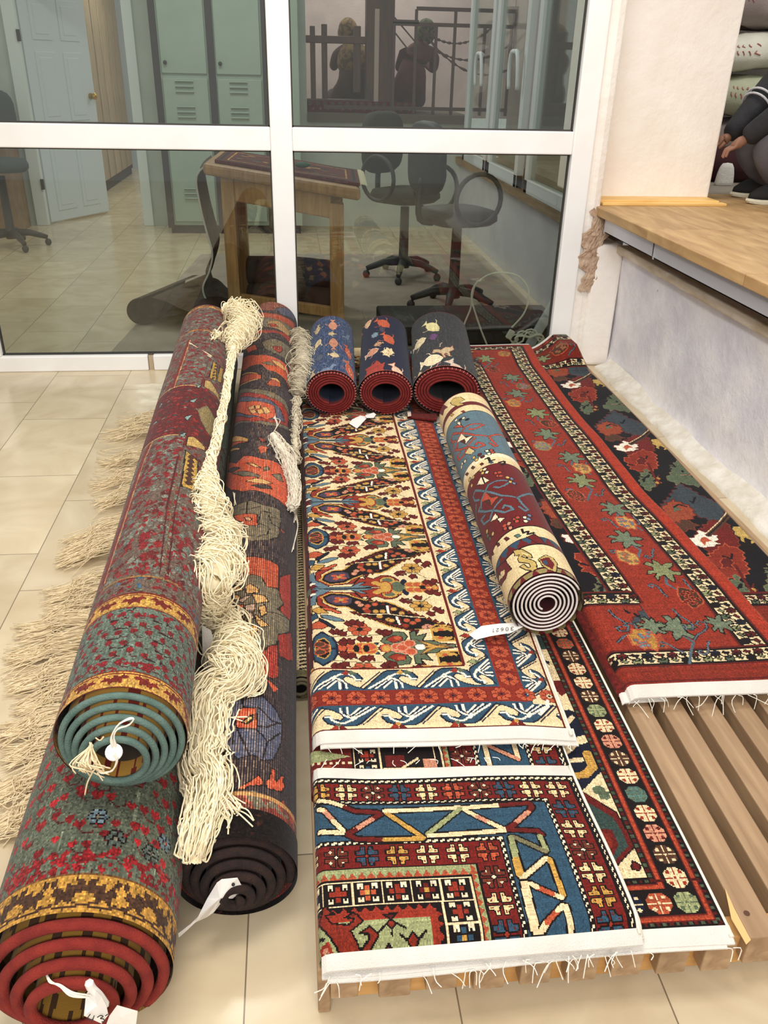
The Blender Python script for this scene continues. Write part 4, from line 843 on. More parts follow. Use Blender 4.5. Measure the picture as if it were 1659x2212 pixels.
        for txt, c in (('60,440 110,370 125,310 155,300 190,340 245,380 150,385 210,465 380,490 430,460 440,430 350,420 435,375 470,395 540,460 410,550 510,690 600,620 590,580 500,575 605,515 695,595 570,740 650,800 740,850 560,850 420,835', 'red'), ('680,780 760,770 790,765 740,745 720,730 795,660 920,760 840,840 770,850 760,800', 'red'), ('770,500 820,460 880,500 835,550', 'red'), ('990,640 1045,580 1115,640 1055,715', 'red'), ('740,415 885,400 820,460', 'maroon')): cv.poly(T4(txt), P_[c]*.88, K, .0035)
        for txt in ('880,500 970,545', '770,505 700,570', '830,550 835,600', '915,600 990,640', '1115,635 1180,580'): cv.stroke(T4(txt), .004, K)
        cv.poly(T4('90,660 180,640 280,815 150,805'), P_['pink']*.9, P_['red'], .006); cv.poly(T4('60,560 150,590 140,610 60,600'), K)
    return cv.dirt(.08, .03, .025)
carpet_i = thing('folded_carpet', 'folded carpet with blue triangle border and green field at the front of the pile', 'carpet', (.3, 1.2, .15))
_fi = fold_profile(IX0, IR, IZ); _fi2 = fold_profile(IX0-.004, .014, .163)
def S_i(U, V):
    X, Z = _fi(U); Y = V-.07*(X-.3)*np.clip((V-IV0)/.3, 0, 1); bend = np.clip((IV0+.03-V)/.03, 0, 1)
    Z = Z+lump(X, V, 1.0, 2)*np.clip((X-.02)/.1, 0, 1)*np.clip((V-IV0)/.06, 0, 1)-.016*bend**2
    return X+.006*np.sin(V*8)*(X > .4), Y, Z
def S_i2(U, V):
    X, Z = _fi2(U); return X+.012*(V-1.3)*(X > .3), V-.05*(X-.3), Z+lump(X, V, .5)
sheet('upper_fold', i_tex(), S_i, carpet_i, skirt=.008)
sheet('lower_fold', i_tex(True), S_i2, carpet_i, skirt=.012)
MB().box(IX0+.03, IUR-.014, IV0+.04, 1.29, .145, .164).build('inner_fold', M_BACK, carpet_i)
MB().box(IX0+.01, IUR-.02, 1.29, 4.2, .143, .150).build('inner_fold', M_BACK, carpet_i)
edge_strip('webbing', carpet_i, S_i, np.linspace(-.02, IUR-.002, 60), IV1-.001, .036, .006, M_WEB)
edge_strip('webbing', carpet_i, lower(S_i, .002), np.linspace(.012, IUR+.004, 60), IV0+.002, -.024, .016, M_WEB, .004)
xs = np.linspace(.03, IUR, 12); x, y, z = S_i(xs, np.full_like(xs, IV1)); t_ = threads(carpet_i, np.stack([x, y+.055, z+.000], -1), 16, .035, down=.004)
x, y, z = S_i(xs, np.full_like(xs, IV0)); threads(carpet_i, np.stack([x, y-.034, z-.012], -1), 20, .034, down=.03)
k = MB()
for dz, dx in ((.002, 0), (-.007, .005), (-.016, .009)):
    vv = np.linspace(IV0-.01, IV1+.03, 40); x, y, z = S_i(np.full_like(vv, IUR), vv); k.tube(np.stack([x+dx, y, z+dz-.002], -1), .0032, 6)
vv = np.linspace(1.33, 1.48, 12); x, y, z = S_i2(np.full_like(vv, IUR), vv); k.tube(np.stack([x+.002, y, z-.004], -1), .004, 6)
k.build('selvedge', mat('cream_selvedge', (236, 228, 210), .9, bump=.4, bscale=300), carpet_i, smooth=True)
# ---------------------------------------------------------------- K : red bordered carpet folded in three on the right of the pallet
KZ, LZ = .172, .142; KV0, KV1 = 1.588, 4.53; KX0, KR, KUR = .80, .022, 1.285
_kw = lambda V: np.interp(V, [1.5, 2.0, 2.2, 2.7, 3.6, 4.2, 4.5], [.035, .035, .025, 0, 0, .018, .045])
G1, G2, G3, G4 = .902, .955, 1.155, 1.225
def vine_guard(cv, a, b, along, lo, hi, off=0.):
    """cream stripe with dark vine, leaves and little flowers; along = 'v' or 'u'"""
    put = (lambda s, w: (a+(b-a)*w, s)) if along == 'v' else (lambda s, w: (s, a+(b-a)*w))
    if along == 'v': cv.rect(a, b, lo, hi, P_['cream']); cv.rect(a-.008, a, lo, hi, P_['black']); cv.rect(b, b+.008, lo, hi, P_['black']); cv.rect(a-.016, a-.008, lo, hi, P_['maroon']); cv.rect(b+.008, b+.016, lo, hi, P_['maroon'])
    else: cv.rect(lo, hi, a, b, P_['cream']); cv.rect(lo, hi, a-.008, a, P_['black']); cv.rect(lo, hi, b, b+.008, P_['black']); cv.rect(lo, hi, a-.016, a-.008, P_['maroon']); cv.rect(lo, hi, b+.008, b+.016, P_['maroon'])
    s = lo+off; i = 0; p = .030; pts = []
    while s < hi:
        w = .5+.26*(1 if i % 2 else -1); pts += [put(s, w), put(s+p*.5, .5)]
        c = ['green', 'maroon', 'black', 'maroon', 'sage', 'navy'][i % 6]; q = [put(s+dx*p, w+dw) for dx, dw in ((-.46, -.12), (-.3, .20), (-.05, .16), (.12, .34), (.30, .18), (.5, .06), (.34, -.14), (.18, -.36), (-.05, -.2), (-.24, -.34))]
        cv.poly(q, P_[c]*.95, P_['black'], .0035)
        w2 = 1-w; q = [put(s+dx*p, w2+dw) for dx, dw in ((-.38, .02), (-.1, .17), (.1, .08), (.36, .04), (.08, -.17), (-.12, -.08))]; cv.poly(q, [P_['black'], P_['green']*.6, P_['maroon'], P_['sage']*.8][i % 4], P_['black'], .003)
        s += p; i += 1
    if len(pts) > 1: cv.stroke(pts, .0045, P_['black']*.9)
LEAF = [(-1.0, .05), (-.72, .30), (-.42, .22), (-.30, .42), (-.52, .78), (-.20, .92), (-.04, .62), (.22, 1.0), (.34, .62), (.30, .38), (.66, .46), (1.0, .34), (.80, .12), (.42, .02), (.50, -.22), (.86, -.40), (.62, -.62), (.24, -.44), (.10, -.70), (-.16, -.98), (-.24, -.55), (-.18, -.30), (-.52, -.34), (-.82, -.56), (-.78, -.22), (-.46, -.06)]
def big_leaf(cv, u, v, s, col, rot=0, line='black'):
    M = aff(u, v, s, s*1.15, rot); cv.poly([M(*p) for p in LEAF], col, P_[line], .0038)
def blossom(cv, u, v, rx, ry, col, spot, seed):
    r = random.Random(seed); pts = []
    for i in range(16):
        a = i*2*math.pi/16; k = 1+.16*r.uniform(-1, 1)+(.12 if i % 2 else 0); pts.append((u+rx*k*math.cos(a), v+ry*k*math.sin(a)))
    cv.poly(pts, col, P_['orange'], .005)
    for i in range(14): cv.ell(u+rx*.68*r.uniform(-1, 1), v+ry*.68*r.uniform(-1, 1), .007, .008, spot, P_['orange'], .002, 8)
def curl(cv, u, v, s, rot, flip=1):
    M = aff(u, v, s, s, rot, flip); pts = [(-1, -.3), (-.4, .0), (.1, .05), (.6, .25), (.85, .65), (.6, .95), (.3, .8), (.4, .6)]
    cv.stroke([M(*p) for p in pts], .0085, P_['black']); cv.stroke([M(*p) for p in pts], .0055, P_['steel']*np.array([.95, .85, .85]))
def jag(pts, step=.016, amp=.009):
    """serrated outline"""
    out = []; r = random.Random(len(pts)*7+int(abs(pts[0][0])*1000)); k = 0
    for (a, b), (c, d) in zip(pts, pts[1:]+pts[:1]):
        n = max(1, int(math.hypot(c-a, d-b)/step)); L = math.hypot(c-a, d-b)+1e-9
        for i in range(n):
            f = i/n; q = amp*(1 if k % 2 else -1)*r.uniform(.3, 1); k += 1; out.append((a+(c-a)*f-(d-b)/L*q, b+(d-b)*f+(c-a)/L*q))
    return out
def navy_field(cv, u0, u1, v0, v1):
    cv.rect(u0, u1, v0, v1, P_['black']*np.array([.8, .9, 1.3])); T = lambda txt: [tuple(onZ(x, y, LZ)[:2]) for x, y in crop(1180, 700, .2887, txt)]
    reps = [-.79*2, -.79, 0, .79, 1.58]
    def D(txt, col, line=None, w=.004, du=0):
        for r in reps: cv.poly([(u+du, v+r) for u, v in jag(T(txt))], col, line, w)
    def S(txt, w, col, du=0):
        for r in reps: cv.stroke([(u+du, v+r) for u, v in T(txt)], w, col)
    for du in (0, -.47, .45):
        D('560,880 660,820 730,830 790,900 800,960 700,1010 600,990', P_['maroon']*1.1, P_['orange']*.7, .004, du); 
        D('335,770 480,640 600,700 760,760 720,830 640,830 560,800 420,780', P_['steel']*np.array([.66, .60, .60]), P_['maroon'], .004, du)
        D('350,760 430,720 540,760 560,800 480,850 380,810', P_['orange']*.85, P_['maroon'], .004, du); D('425,765 450,750 470,770 440,785', P_['green'], None, 0, du)
        D('150,520 270,470 350,490 360,560 290,590 190,570', P_['red']*.95, P_['orange'], .004, du); D('230,520 290,510 290,550 230,550', P_['maroon'], P_['orange'], .003, du)
        D('440,560 520,500 600,560 690,640 600,660 500,640 470,650 400,620 430,600', P_['green'], P_['olive'], .004, du); D('240,600 290,570 340,650 280,680 240,640', P_['green'], P_['olive'], .004, du)
        for k in range(26):
            for r in reps: rr = random.Random(k); u = 1.30+.28*rr.random(); v = 2.30+.79*rr.random(); cv.stroke([(u+du, v+r), (u+du+.03*rr.uniform(-1, 1), v+r+.03*rr.uniform(-1, 1)), (u+du+.05*rr.uniform(-1, 1), v+r+.04*rr.uniform(-1, 1))], .008, P_['black']*np.array([.8, .9, 1.3]))
        S('530,530 550,580 600,585', .005, P_['pink'], du); S('470,600 560,600 640,620', .003, P_['pink'], du)
        D('325,420 400,400 470,420 540,490 480,495 430,470 380,470 350,450', P_['yellow']*.95, P_['black'], .004, du); D('350,480 400,450 430,480 390,500', P_['black'], None, 0, du)
        D('480,920 540,900 570,860 600,890 680,900 660,930 690,940 620,960 540,955', P_['white'], P_['maroon'], .005, du); D('560,925 600,905 630,925 600,945', P_['orange'], None, 0, du)
        D('420,850 480,820 570,850 540,870 450,880', P_['brown'], P_['orange']*.7, .004, du)
        S('620,900 700,850 760,800 790,730', .022, P_['brown'], du); S('620,900 700,850 760,800 790,730', .006, P_['black'], du); S('760,800 830,830', .018, P_['brown'], du); S('610,890 690,840 745,795 770,730', .004, P_['cream'], du)
        D('620,620 700,640 740,700 690,710 630,660', P_['orange']*.95, P_['black'], .004, du)
        for k in ('640,650', '665,655', '685,665', '700,685', '680,690', '655,672'):
            for r in reps: u, v = T(k)[0]; cv.ell(u+du, v+r, .009, .011, P_['pink'], P_['orange'], .003, 8)
        D('330,630 350,600 370,640 350,660', P_['gold'], P_['maroon'], .003, du)
        S('300,540 330,610 360,640', .010, P_['maroon'], du)
def k_tex(u0, u1, top):
    cv = Cv(u0, u1, KV0, KV1, .003, P_['red'], dv=.0036)
    if top:
        navy_field(cv, u0, G1, 2.0, 4.2)
        cv.rect(G2, G3, KV0, KV1, P_['red']); cv.rect(G4+.018, u1, KV0, KV1, P_['red']*np.array([1.15, 1.12, 1])); cv.rect(u0, G1, KV0, 1.96, P_['red'])
        vine_guard(cv, G1, G2, 'v', 1.955, 4.20); vine_guard(cv, G3+.01, G4, 'v', 1.68, 4.5, .01)
        vine_guard(cv, 1.957, 2.0, 'u', u0, G2); vine_guard(cv, 4.18, 4.22, 'u', u0, G2)
        vine_guard(cv, 1.672, 1.716, 'u', u0, G4); vine_guard(cv, 4.455, 4.495, 'u', u0, G4)
        cv.rect(G2+.012, G3-.012, 1.97, 4.2, P_['red']); 
        lv = [(.995, 4.28), (1.085, 3.974), (1.054, 3.732), (1.092, 3.473), (1.066, 3.234), (1.100, 2.987), (1.073, 2.772), (1.115, 2.537), (1.062, 2.318), (1.098, 2.118), (1.012, 1.826)]
        for i, (u, v) in enumerate(lv):
            sd = 1 if i % 2 else -1; cv.stroke([(u, v-.02), (u-.02*sd, v-.07), (u+.01*sd, v-.12), (u+.03*sd, v-.16)], .008, P_['steel']*.85); curl(cv, u+.045*sd, v-.085, .034, 1.9, -sd); curl(cv, u-.05*sd, v-.10, .034, 1.4, sd)
            big_leaf(cv, u, v, .060, np.array((112, 128, 104)) if i % 3 else np.array((134, 142, 98)), .3*(1 if i % 2 else -1))
        for i in range(2): big_leaf(cv, 1.145-i*.2, 1.835, .045, np.array((112, 128, 104)), .8-i); curl(cv, 1.08-i*.2, 1.80, .05, .4, 1); curl(cv, 1.06-i*.18, 1.87, .05, 2.2, -1)
        fl_ = [(1.112, 4.365), (1.010, 4.101), (1.112, 3.841), (1.012, 3.602), (1.112, 3.353), (1.016, 3.110), (1.112, 2.883), (1.012, 2.651), (1.112, 2.434), (1.022, 2.205), (1.118, 1.975), (.905, 1.776)]
        cols = ['gold', 'brown', 'olive', 'gold', 'brown', 'sage', 'yellow', 'brown', 'yellow', 'yellow', 'brown', 'gold']
        for i, (u, v) in enumerate(fl_): blossom(cv, u, v, .032, .046, P_[cols[i]]*np.array([.92, .88, .85]), P_[['olive', 'maroon', 'steel'][i % 3]], i)
        cv.rect(u0, u1, KV0, 1.652, P_['red']*.92); cv.rect(u0, u1, 1.596, 1.604, P_['maroon']); cv.rect(u1-.004, u1, KV0, KV1, P_['orange']*.85)
    else:
        navy_field(cv, u0, u1, 2.0, 4.2); cv.rect(u0, u1, KV0, 1.96, P_['red']); vine_guard(cv, 1.965, 2.01, 'u', u0, u1); vine_guard(cv, 4.19, 4.235, 'u', u0, u1); vine_guard(cv, 4.44, 4.48, 'u', u0, u1)
        cv.rect(u0, u1, 4.25, 4.43, P_['red']*np.array([.85, .8, .8])); big_leaf(cv, 1.36, 4.335, .05, P_['sage']*.9); blossom(cv, 1.46, 4.35, .045, .05, P_['brown'], P_['olive'], 3); curl(cv, 1.52, 4.3, .05, .5)
        cv.rect(u0, u1, 1.80, 1.95, P_['red']*.9)
    return cv.dirt(.09, .03, .03)
carpet_k = thing('folded_carpet', 'big red bordered carpet with navy flower field folded on the pallet beside the wall', 'carpet', (1.15, 3.0, .13))
_fk = fold_profile(KX0, KR, KZ)
def S_k(U, V):
    X, Z = _fk(U); f = np.clip((X-KX0-.02)/.12, 0, 1); return X+_kw(V)*(.4+.6*f), V-.02*(X-1), Z+lump(X, V, .8, 1)*f
def S_l(U, V):
    hump = .085*np.clip((U-1.34)/.14, 0, 1)**1.5*np.clip((V-4.12)/.22, 0, 1)**1.3
    return U+.012*np.sin(V*2.2)-.02*hump*5, V+0*U+.02*hump*5, LZ+lump(U, V, .6)*np.clip((1.56-U)/.1+.3, 0, 1)+hump
sheet('upper_fold', k_tex(KX0-.06, KUR, True), S_k, carpet_k, skirt=.013)
sheet('lower_fold', k_tex(1.20, 1.556, False), S_l, carpet_k, skirt=.012)
def S_m(U, V): X, Z = fold_profile(KX0-.018, .012, .152)(U); return X+_kw(V)*.4, V+0*U, Z
cvm = Cv(.755, .90, KV0, KV1, .01, P_['maroon']*1.05); cvm.dirt(.1); sheet('inner_fold', cvm, S_m, carpet_k, skirt=.008)
MB().box(KX0+.04, 1.28, KV0+.01, KV1-.02, .1305, .158).build('inner_fold', M_BACK, carpet_k)
edge_strip('webbing', carpet_k, S_k, np.linspace(.79, KUR+.03, 50), KV0+.001, -.036, .012, M_WEB, .004)
edge_strip('webbing', carpet_k, S_m, np.linspace(.782, .90, 16), KV0+.001, -.030, .008, M_WEB, .004)
edge_strip('webbing', carpet_k, S_l, np.linspace(1.22, 1.58, 30), KV0+.001, -.036, .010, M_WEB, .004)
edge_strip('webbing', carpet_k, S_k, np.linspace(.82, KUR, 40), KV1-.001, .028, .004, M_WEB, .004)
edge_strip('webbing', carpet_k, S_l, np.linspace(1.27, 1.556, 30), KV1-.001, .03, .002, M_WEB, .004)
vv = np.linspace(KV0, KV1, 50); x, y, z = S_l(np.full_like(vv, 1.556), vv); MB().tube(np.stack([x, y, z-.006], -1), .006, 6).build('selvedge', mat('red_selvedge', (128, 96, 78), .95), carpet_k, smooth=True)
xs = np.linspace(.80, KUR, 12); x, y, z = S_k(xs, np.full_like(xs, KV0)); threads(carpet_k, np.stack([x, y-.037, z-.014], -1), 26, .05, down=.03)
# ---------------------------------------------------------------- rolled carpets
class Roll:
    def __init__(s, c0, c1, r, rz=None, r1=None):
        s.c0, s.c1 = np.array(c0, float), np.array(c1, float); s.L = np.linalg.norm(s.c1-s.c0); s.d = (s.c1-s.c0)/s.L
        s.e1 = np.cross(s.d, (0, 0, 1)); s.e1 /= np.linalg.norm(s.e1); s.e2 = np.cross(s.e1, s.d); s.r = r; s.rz = rz or r; s.g = (r1 or r)/r-1
    def S(s, U, V):
        a = U/s.r; k = 1+s.g*V/s.L; w = 1+.004*np.sin(a*2+V*3)+.004*np.sin(V*9+a)
        P = s.c0+V[..., None]*s.d+(k*w)[..., None]*(s.r*np.sin(a)[..., None]*s.e1+s.rz*np.cos(a)[..., None]*s.e2); return P[..., 0], P[..., 1], P[..., 2]
    def px(s, x, y):
        """where the line of sight through a photo point meets the roll: (distance round from the top, distance along)"""
        d = ray(x, y); o = EYE-s.c0; v = .5*s.L
        for _ in range(4):
            k = 1+s.g*v/s.L; D = np.array([d@s.e1/s.r, d@s.e2/s.rz]); O = np.array([o@s.e1/s.r, o@s.e2/s.rz]); A, B, Cc = D@D, D@O, O@O-k*k
            t = (-B-math.sqrt(max(0, B*B-A*Cc)))/A; h = o+t*d; v = h@s.d
        return (math.atan2(h@s.e1/s.r, h@s.e2/s.rz)*s.r, v)
    def cr(s, ox, oy, sc_, txt): return [s.px(x, y) for x, y in crop(ox, oy, sc_, txt)]
    def spiral(s, turns, t, tele, phase=math.pi, n=40, start=0, back=False):
        """centre line of the wound edge, from the outer layer inwards; tele = how far each turn stands proud"""
        q = np.linspace(0, turns*2*np.pi, int(turns*n)); a = phase-q; k = 1-(t*(q/(2*np.pi))+t*.5+start)/s.r; kz = 1-(t*(q/(2*np.pi))+t*.5+start)/s.rz*(s.rz/s.r)**.3
        y = -tele*(q/(2*np.pi)); 
        return s.c0+y[:, None]*s.d+(s.r*k*np.sin(a))[:, None]*s.e1+(s.rz*kz*np.cos(a))[:, None]*s.e2, q
def make_roll(name, label, R, cv, turns, t, tele, edge, edge_r, inner, depth=.35, group=None, phase=math.pi, face=None, ec2=None, seg=40):
    T_ = thing(name, label, 'carpet', (*((R.c0+R.c1)/2)[:2], max(0, min(R.c0[2], R.c1[2])-R.rz)), group)
    sheet('outer_layer', cv, R.S, T_, mats=face or [PILE])
    P, q = R.spiral(turns, t, tele, phase, seg)
    mb = MB(); mb.tube(P, edge_r, 7); o = mb.build('selvedge', edge, T_, smooth=True)
    # inner turns: woven face seen between the layers
    m = 16; nn = len(P); rows = np.linspace(.003, depth, m); G = P[None, :, :]+rows[:, None, None]*R.d
    idx = np.arange(m*nn).reshape(m, nn); F = np.stack([idx[:-1, :-1], idx[:-1, 1:], idx[1:, 1:], idx[1:, :-1]], -1).reshape(-1, 4)
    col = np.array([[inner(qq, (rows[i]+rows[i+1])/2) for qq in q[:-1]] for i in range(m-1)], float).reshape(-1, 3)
    colmesh('inner_layers', G.reshape(-1, 3), F, col, T_, [PILE], smooth=True)
    # inside of the outer layer and a stop deep inside so that the hollow stays dark
    v2, f2 = [], []
    n = 32
    for j, (vv, k) in enumerate(((depth, .99), (R.L, .99))):
        for i in range(n): a = i*2*math.pi/n; v2.append(R.c0+vv*R.d+k*(R.r*math.sin(a)*R.e1+R.rz*math.cos(a)*R.e2)*(1+R.g*vv/R.L))
    f2 = [(i, (i+1) % n, n+(i+1) % n, n+i) for i in range(n)]+[tuple(range(n))[::-1], tuple(range(n, 2*n))]
    MB().add(v2, f2).build('core', M_BACK, T_); return T_, P, q
def mottle(cv, u0, u1, v0, v1, n, cols, s0, s1, stretch=1.0, hooks=True):
    for i in range(n):
        u, v, s = random.uniform(u0, u1), random.uniform(v0, v1), random.uniform(s0, s1); c = cols[i % len(cols)]
        k = random.random()
        if k < .55: cv.poly([(u-s, v), (u-.3*s, v+.5*s*stretch), (u, v+s*stretch), (u+.4*s, v+.3*s*stretch), (u+s, v+.1*s), (u+.2*s, v-.5*s*stretch), (u-.4*s, v-.7*s*stretch)], c)
        elif k < .8: cv.ell(u, v, s*.8, s*.8*stretch, c, None, 0, 8)
        elif hooks: cv.stroke([(u, v), (u+s, v+s*stretch), (u+s*1.6, v+s*.2)], .004, c)
# ---- B : upper roll, green ends, red mottled middle
RB = Roll((-.345, 1.215, .435), (-.405, 3.95, .435), .121)
def b_tex():
    W = math.pi*RB.r; cv = Cv(-W, W, 0, RB.L, .0028, np.array((104, 108, 96)), dv=.0032); K = P_['black']; GR = np.array((96, 112, 100)); RD = np.array((136, 30, 34))
    vy = lambda py, px=290: RB.px(px, py)[1]
    g0, g1 = 0, vy(1448, 270); h0, h1 = vy(1312, 300), vy(1280, 305); l0 = vy(1244, 320); m0, m1 = vy(938, 380), vy(832, 400); z0, z1 = vy(716, 450), vy(668, 460)
    cv.rect(-W, W, g1, h0, GR)
    for i in range(int(W*2/.012)):                     # worn streaks across the green
        u = random.uniform(-W, W); cv.rect(u, u+random.uniform(.002, .006), g1+random.uniform(0, .05), h0-random.uniform(0, .05), GR*random.uniform(.85, 1.15))
    # red buds on stems in the green
    for r in range(6):
        v = g1+.025+(h0-g1-.03)*r/5.6
        for i in range(26):
            u = -W+W*2*(i+.5*(r % 2))/26; cv.ell(u, v+random.uniform(-.008, .008), .0075, .0085, RD, None, 0, 9); cv.stroke([(u, v), (u+.006, v-.014), (u+.018, v-.016)], .0026, np.array((90, 40, 40)))
            if i % 3 == 0: cv.stroke([(u-.01, v+.014), (u+.016, v+.012), (u+.022, v+.02)], .0026, K)
    mottle(cv, -W, W, g1, g1+.03, 120, [RD], .004, .008); mottle(cv, -W, W, h0-.03, h0, 120, [RD], .004, .008)
    # red zone above the second gold band
    cv.rect(-W, W, h1, RB.L, np.array((106, 88, 78)))
    mottle(cv, -W, W, h1, l0, 240, [RD, np.array((100, 34, 32)), P_['green']], .005, .010); mottle(cv, -W, W, h1, l0, 20, [P_['blue']*1.2], .006, .009)
    cv.rect(-W, W, l0-.004, l0+.003, np.array((150, 110, 60)))
    mottle(cv, -W, W, l0, RB.L, 6800, [RD, np.array((104, 116, 108)), np.array((128, 32, 34)), np.array((122, 126, 114)), np.array((104, 34, 34)), np.array((142, 36, 36))], .006, .012, 1.4)
    # border lines that run along the roll
    def along(pts, w, c): cv.stroke([RB.px(*p) for p in pts], w, c)
    along([(409, 735), (352, 900), (310, 990), (240, 1200), (222, 1260)], .018, np.array((128, 34, 30))); along([(411, 735), (355, 900), (314, 990), (244, 1200), (226, 1260)], .004, np.array((186, 140, 84)))
    for dx in (0, 9, 18): along([(385+dx, 985), (360+dx, 1100), (345+dx, 1240)], .004, np.array((112, 92, 70)) if dx == 9 else np.array((92, 34, 30)))
    along([(462, 720), (438, 830)], .004, np.array((96, 80, 70)))
    # wine red medallion across the roll
    ucut = RB.px(413, 890)[0]; cv.rect(-W, W, m0, m1, np.array((104, 28, 28)))
    mottle(cv, -W, W, m0, m1, 900, [np.array((140, 32, 34)), np.array((84, 40, 36)), np.array((70, 58, 58)), np.array((150, 40, 36))], .006, .012); mottle(cv, -W, W, m0, m1, 30, [np.array((120, 116, 110))], .005, .008)
    cv.rect(-W, ucut, m0-.004, m0+.003, np.array((196, 150, 90))); cv.rect(-W, ucut, m1-.003, m1+.004, np.array((196, 150, 90)))
    cr1 = lambda txt: RB.cr(0, 600, .3858, txt)
    for txt in ('1060,690 1110,672 1088,700', '1030,780 1080,765 1050,800', '1000,880 1048,862 1030,890', '1100,605 1130,600 1110,620', '885,740 905,700 912,705', '850,830 880,800 880,810'): cv.poly(cr1(txt), np.array((130, 158, 154)), K, .003)
    cv.poly(cr1('1150,570 1180,580 1225,660 1240,720 1200,650 1140,610'), np.array((176, 150, 88)), P_['maroon'], .006); cv.poly(cr1('1110,740 1160,720 1200,790 1190,900 1160,860 1130,800'), np.array((140, 122, 76)), P_['olive'], .006)
    cv.poly(cr1('1050,890 1080,885 1150,950 1150,970 1040,940'), np.array((186, 152, 84)), K, .004)
    for txt in ('1170,560 1195,465 1215,490 1210,580', '1015,1170 1040,965 1110,1030 1100,1200', '1215,580 1230,500 1250,510 1240,590'): cv.poly(cr1(txt), np.array((186, 148, 62)), K, .004)
    for i in range(7): cv.poly(cr1('%d,%d %d,%d %d,%d %d,%d' % (1050-i*3, 1000+i*24, 1075-i*3, 985+i*24, 1095-i*2, 1010+i*25, 1070-i*3, 1020+i*24)), np.array((80, 44, 34)))
    for i in range(6): cv.poly(cr1('%d,%d %d,%d %d,%d' % (1185+i*4, 570-i*17, 1210+i*2, 560-i*16, 1188+i*4, 556-i*17)), np.array((70, 44, 34)))
    cv.stroke(cr1('1140,560 1130,600 1030,940 1045,880'), .006, np.array((110, 34, 28)))
    # gold bands
    for a, b, s in ((g0, g1, 1), (h0, h1, .6), (z0, z0+.022, .6), (RB.L-.05, RB.L-.012, .6)):
        cv.rect(-W, W, a, b, np.array((192, 146, 64))); w = b-a; n = 13
        for i in range(n):
            u = -W+W*2*(i+.5)/n; M = aff(u, (a+b)/2, .026, .42*w, 0, 1 if i % 2 else -1)
            cv.poly([M(*p) for p in ((-1, .2), (-.6, .7), (-.3, .3), (.1, .6), (.2, .05), (.7, .3), (1, -.3), (.5, -.2), (.3, -.8), (-.1, -.3), (-.5, -.6), (-.5, 0))], np.array((124, 38, 26)))
            cv.stroke([M(-1.3, .75), M(.9, .75), M(1.1, .5)], .003, np.array((124, 38, 26)))
        cv.rect(-W, W, b-.004, b, np.array((124, 38, 26))); cv.rect(-W, W, a, a+.003, np.array((110, 40, 30)))
    return cv.dirt(.13, .03, .04)
M_TEALS = mat('teal_overcast_edge', (84, 108, 100), .95, col2=(104, 128, 118), scale=30, bump=.5, bscale=300)
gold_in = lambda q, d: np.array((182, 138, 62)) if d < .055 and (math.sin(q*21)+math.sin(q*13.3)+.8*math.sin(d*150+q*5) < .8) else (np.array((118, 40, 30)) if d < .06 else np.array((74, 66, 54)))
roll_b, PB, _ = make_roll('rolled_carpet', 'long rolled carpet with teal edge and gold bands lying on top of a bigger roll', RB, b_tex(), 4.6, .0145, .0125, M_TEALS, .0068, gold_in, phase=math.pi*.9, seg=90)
# ---- A : bigger roll below, on the floor
RA = Roll((-.410, .945, .157), (-.468, 4.32, .157), .164, .157)
def a_tex():
    W = math.pi*RA.r; cv = Cv(-W, W, 0, RA.L, .0034, np.array((86, 94, 80)), dv=.004); RD = np.array((140, 30, 34)); K = P_['black']
    vy = lambda py, px: RA.px(px, py)[1]; g1 = vy(1884, 190); W0 = .9
    for i in range(300): u = random.uniform(-W, W); v = random.uniform(g1, W0); cv.rect(u, u+random.uniform(.002, .005), v, v+random.uniform(.02, .09), np.array((98, 106, 90))*random.uniform(.85, 1.15))
    for r in range(16):
        v = g1+.03+.046*r
        for i in range(34):
            u = -W+2*W*(i+.5*(r % 2)+random.uniform(-.25, .25))/34; vv = v+random.uniform(-.018, .018); s = random.uniform(.7, 1.25)
            cv.poly([(u-.010*s, vv), (u-.006*s, vv+.010*s), (u, vv+.006*s), (u+.006*s, vv+.011*s), (u+.011*s, vv), (u+.002*s, vv-.012*s)], RD*random.uniform(.85, 1.25))
            if (i+r) % 2: cv.stroke([(u, vv-.01), (u+.012, vv-.022), (u+.028, vv-.02), (u+.03, vv-.008)], .0032, np.array((92, 40, 40)))
    for (x, y) in ((212, 1765), (250, 1812), (326, 1845), (356, 1822)):
        u, v = RA.px(x, y); petals(cv, u, v, .012, 0, 6, .0072, np.array((92, 112, 124)) if x < 240 or x > 340 else np.array((80, 92, 86)), K, .002); cv.ell(u, v, .004, .004, np.array((110, 104, 90)))
    mottle(cv, -W, W, g1, g1+.045, 240, [RD, np.array((120, 28, 32))], .006, .010)
    mottle(cv, -W, W, .9, RA.L, 3000, [np.array((110, 30, 32)), np.array((92, 98, 90)), np.array((84, 36, 36))], .008, .016)
    cv.rect(-W, W, 0, g1, np.array((166, 122, 48))); BR = np.array((72, 48, 34)); n = 17; w = g1
    for i in range(n):
        u = -W+2*W*(i+.5)/n; M = aff(u, w*.5, .034, .40*w, 0, 1 if i % 2 else -1)
        cv.poly([M(*p) for p in ((-1, .1), (-.75, .8), (-.35, .9), (-.45, .35), (.05, .55), (.1, .05), (.5, .45), (.75, -.1), (.45, -.25), (.5, -.9), (.1, -.45), (-.25, -.8), (-.45, -.15))], BR)
        cv.stroke([M(-1.4, -.7), M(.0, -1.0), M(1.2, -.7)], .0045, BR); cv.poly([M(.9, .7), M(1.2, .95), M(1.3, .5), M(1.05, .3)], BR)
    cv.rect(-W, W, g1-.006, g1, np.array((104, 70, 38)))
    cv.a *= 1.12
    return cv.dirt(.13, .03, .04)
M_REDS = mat('red_overcast_edge', (120, 30, 24), .95, col2=(146, 44, 32), scale=30, bump=.5, bscale=300)
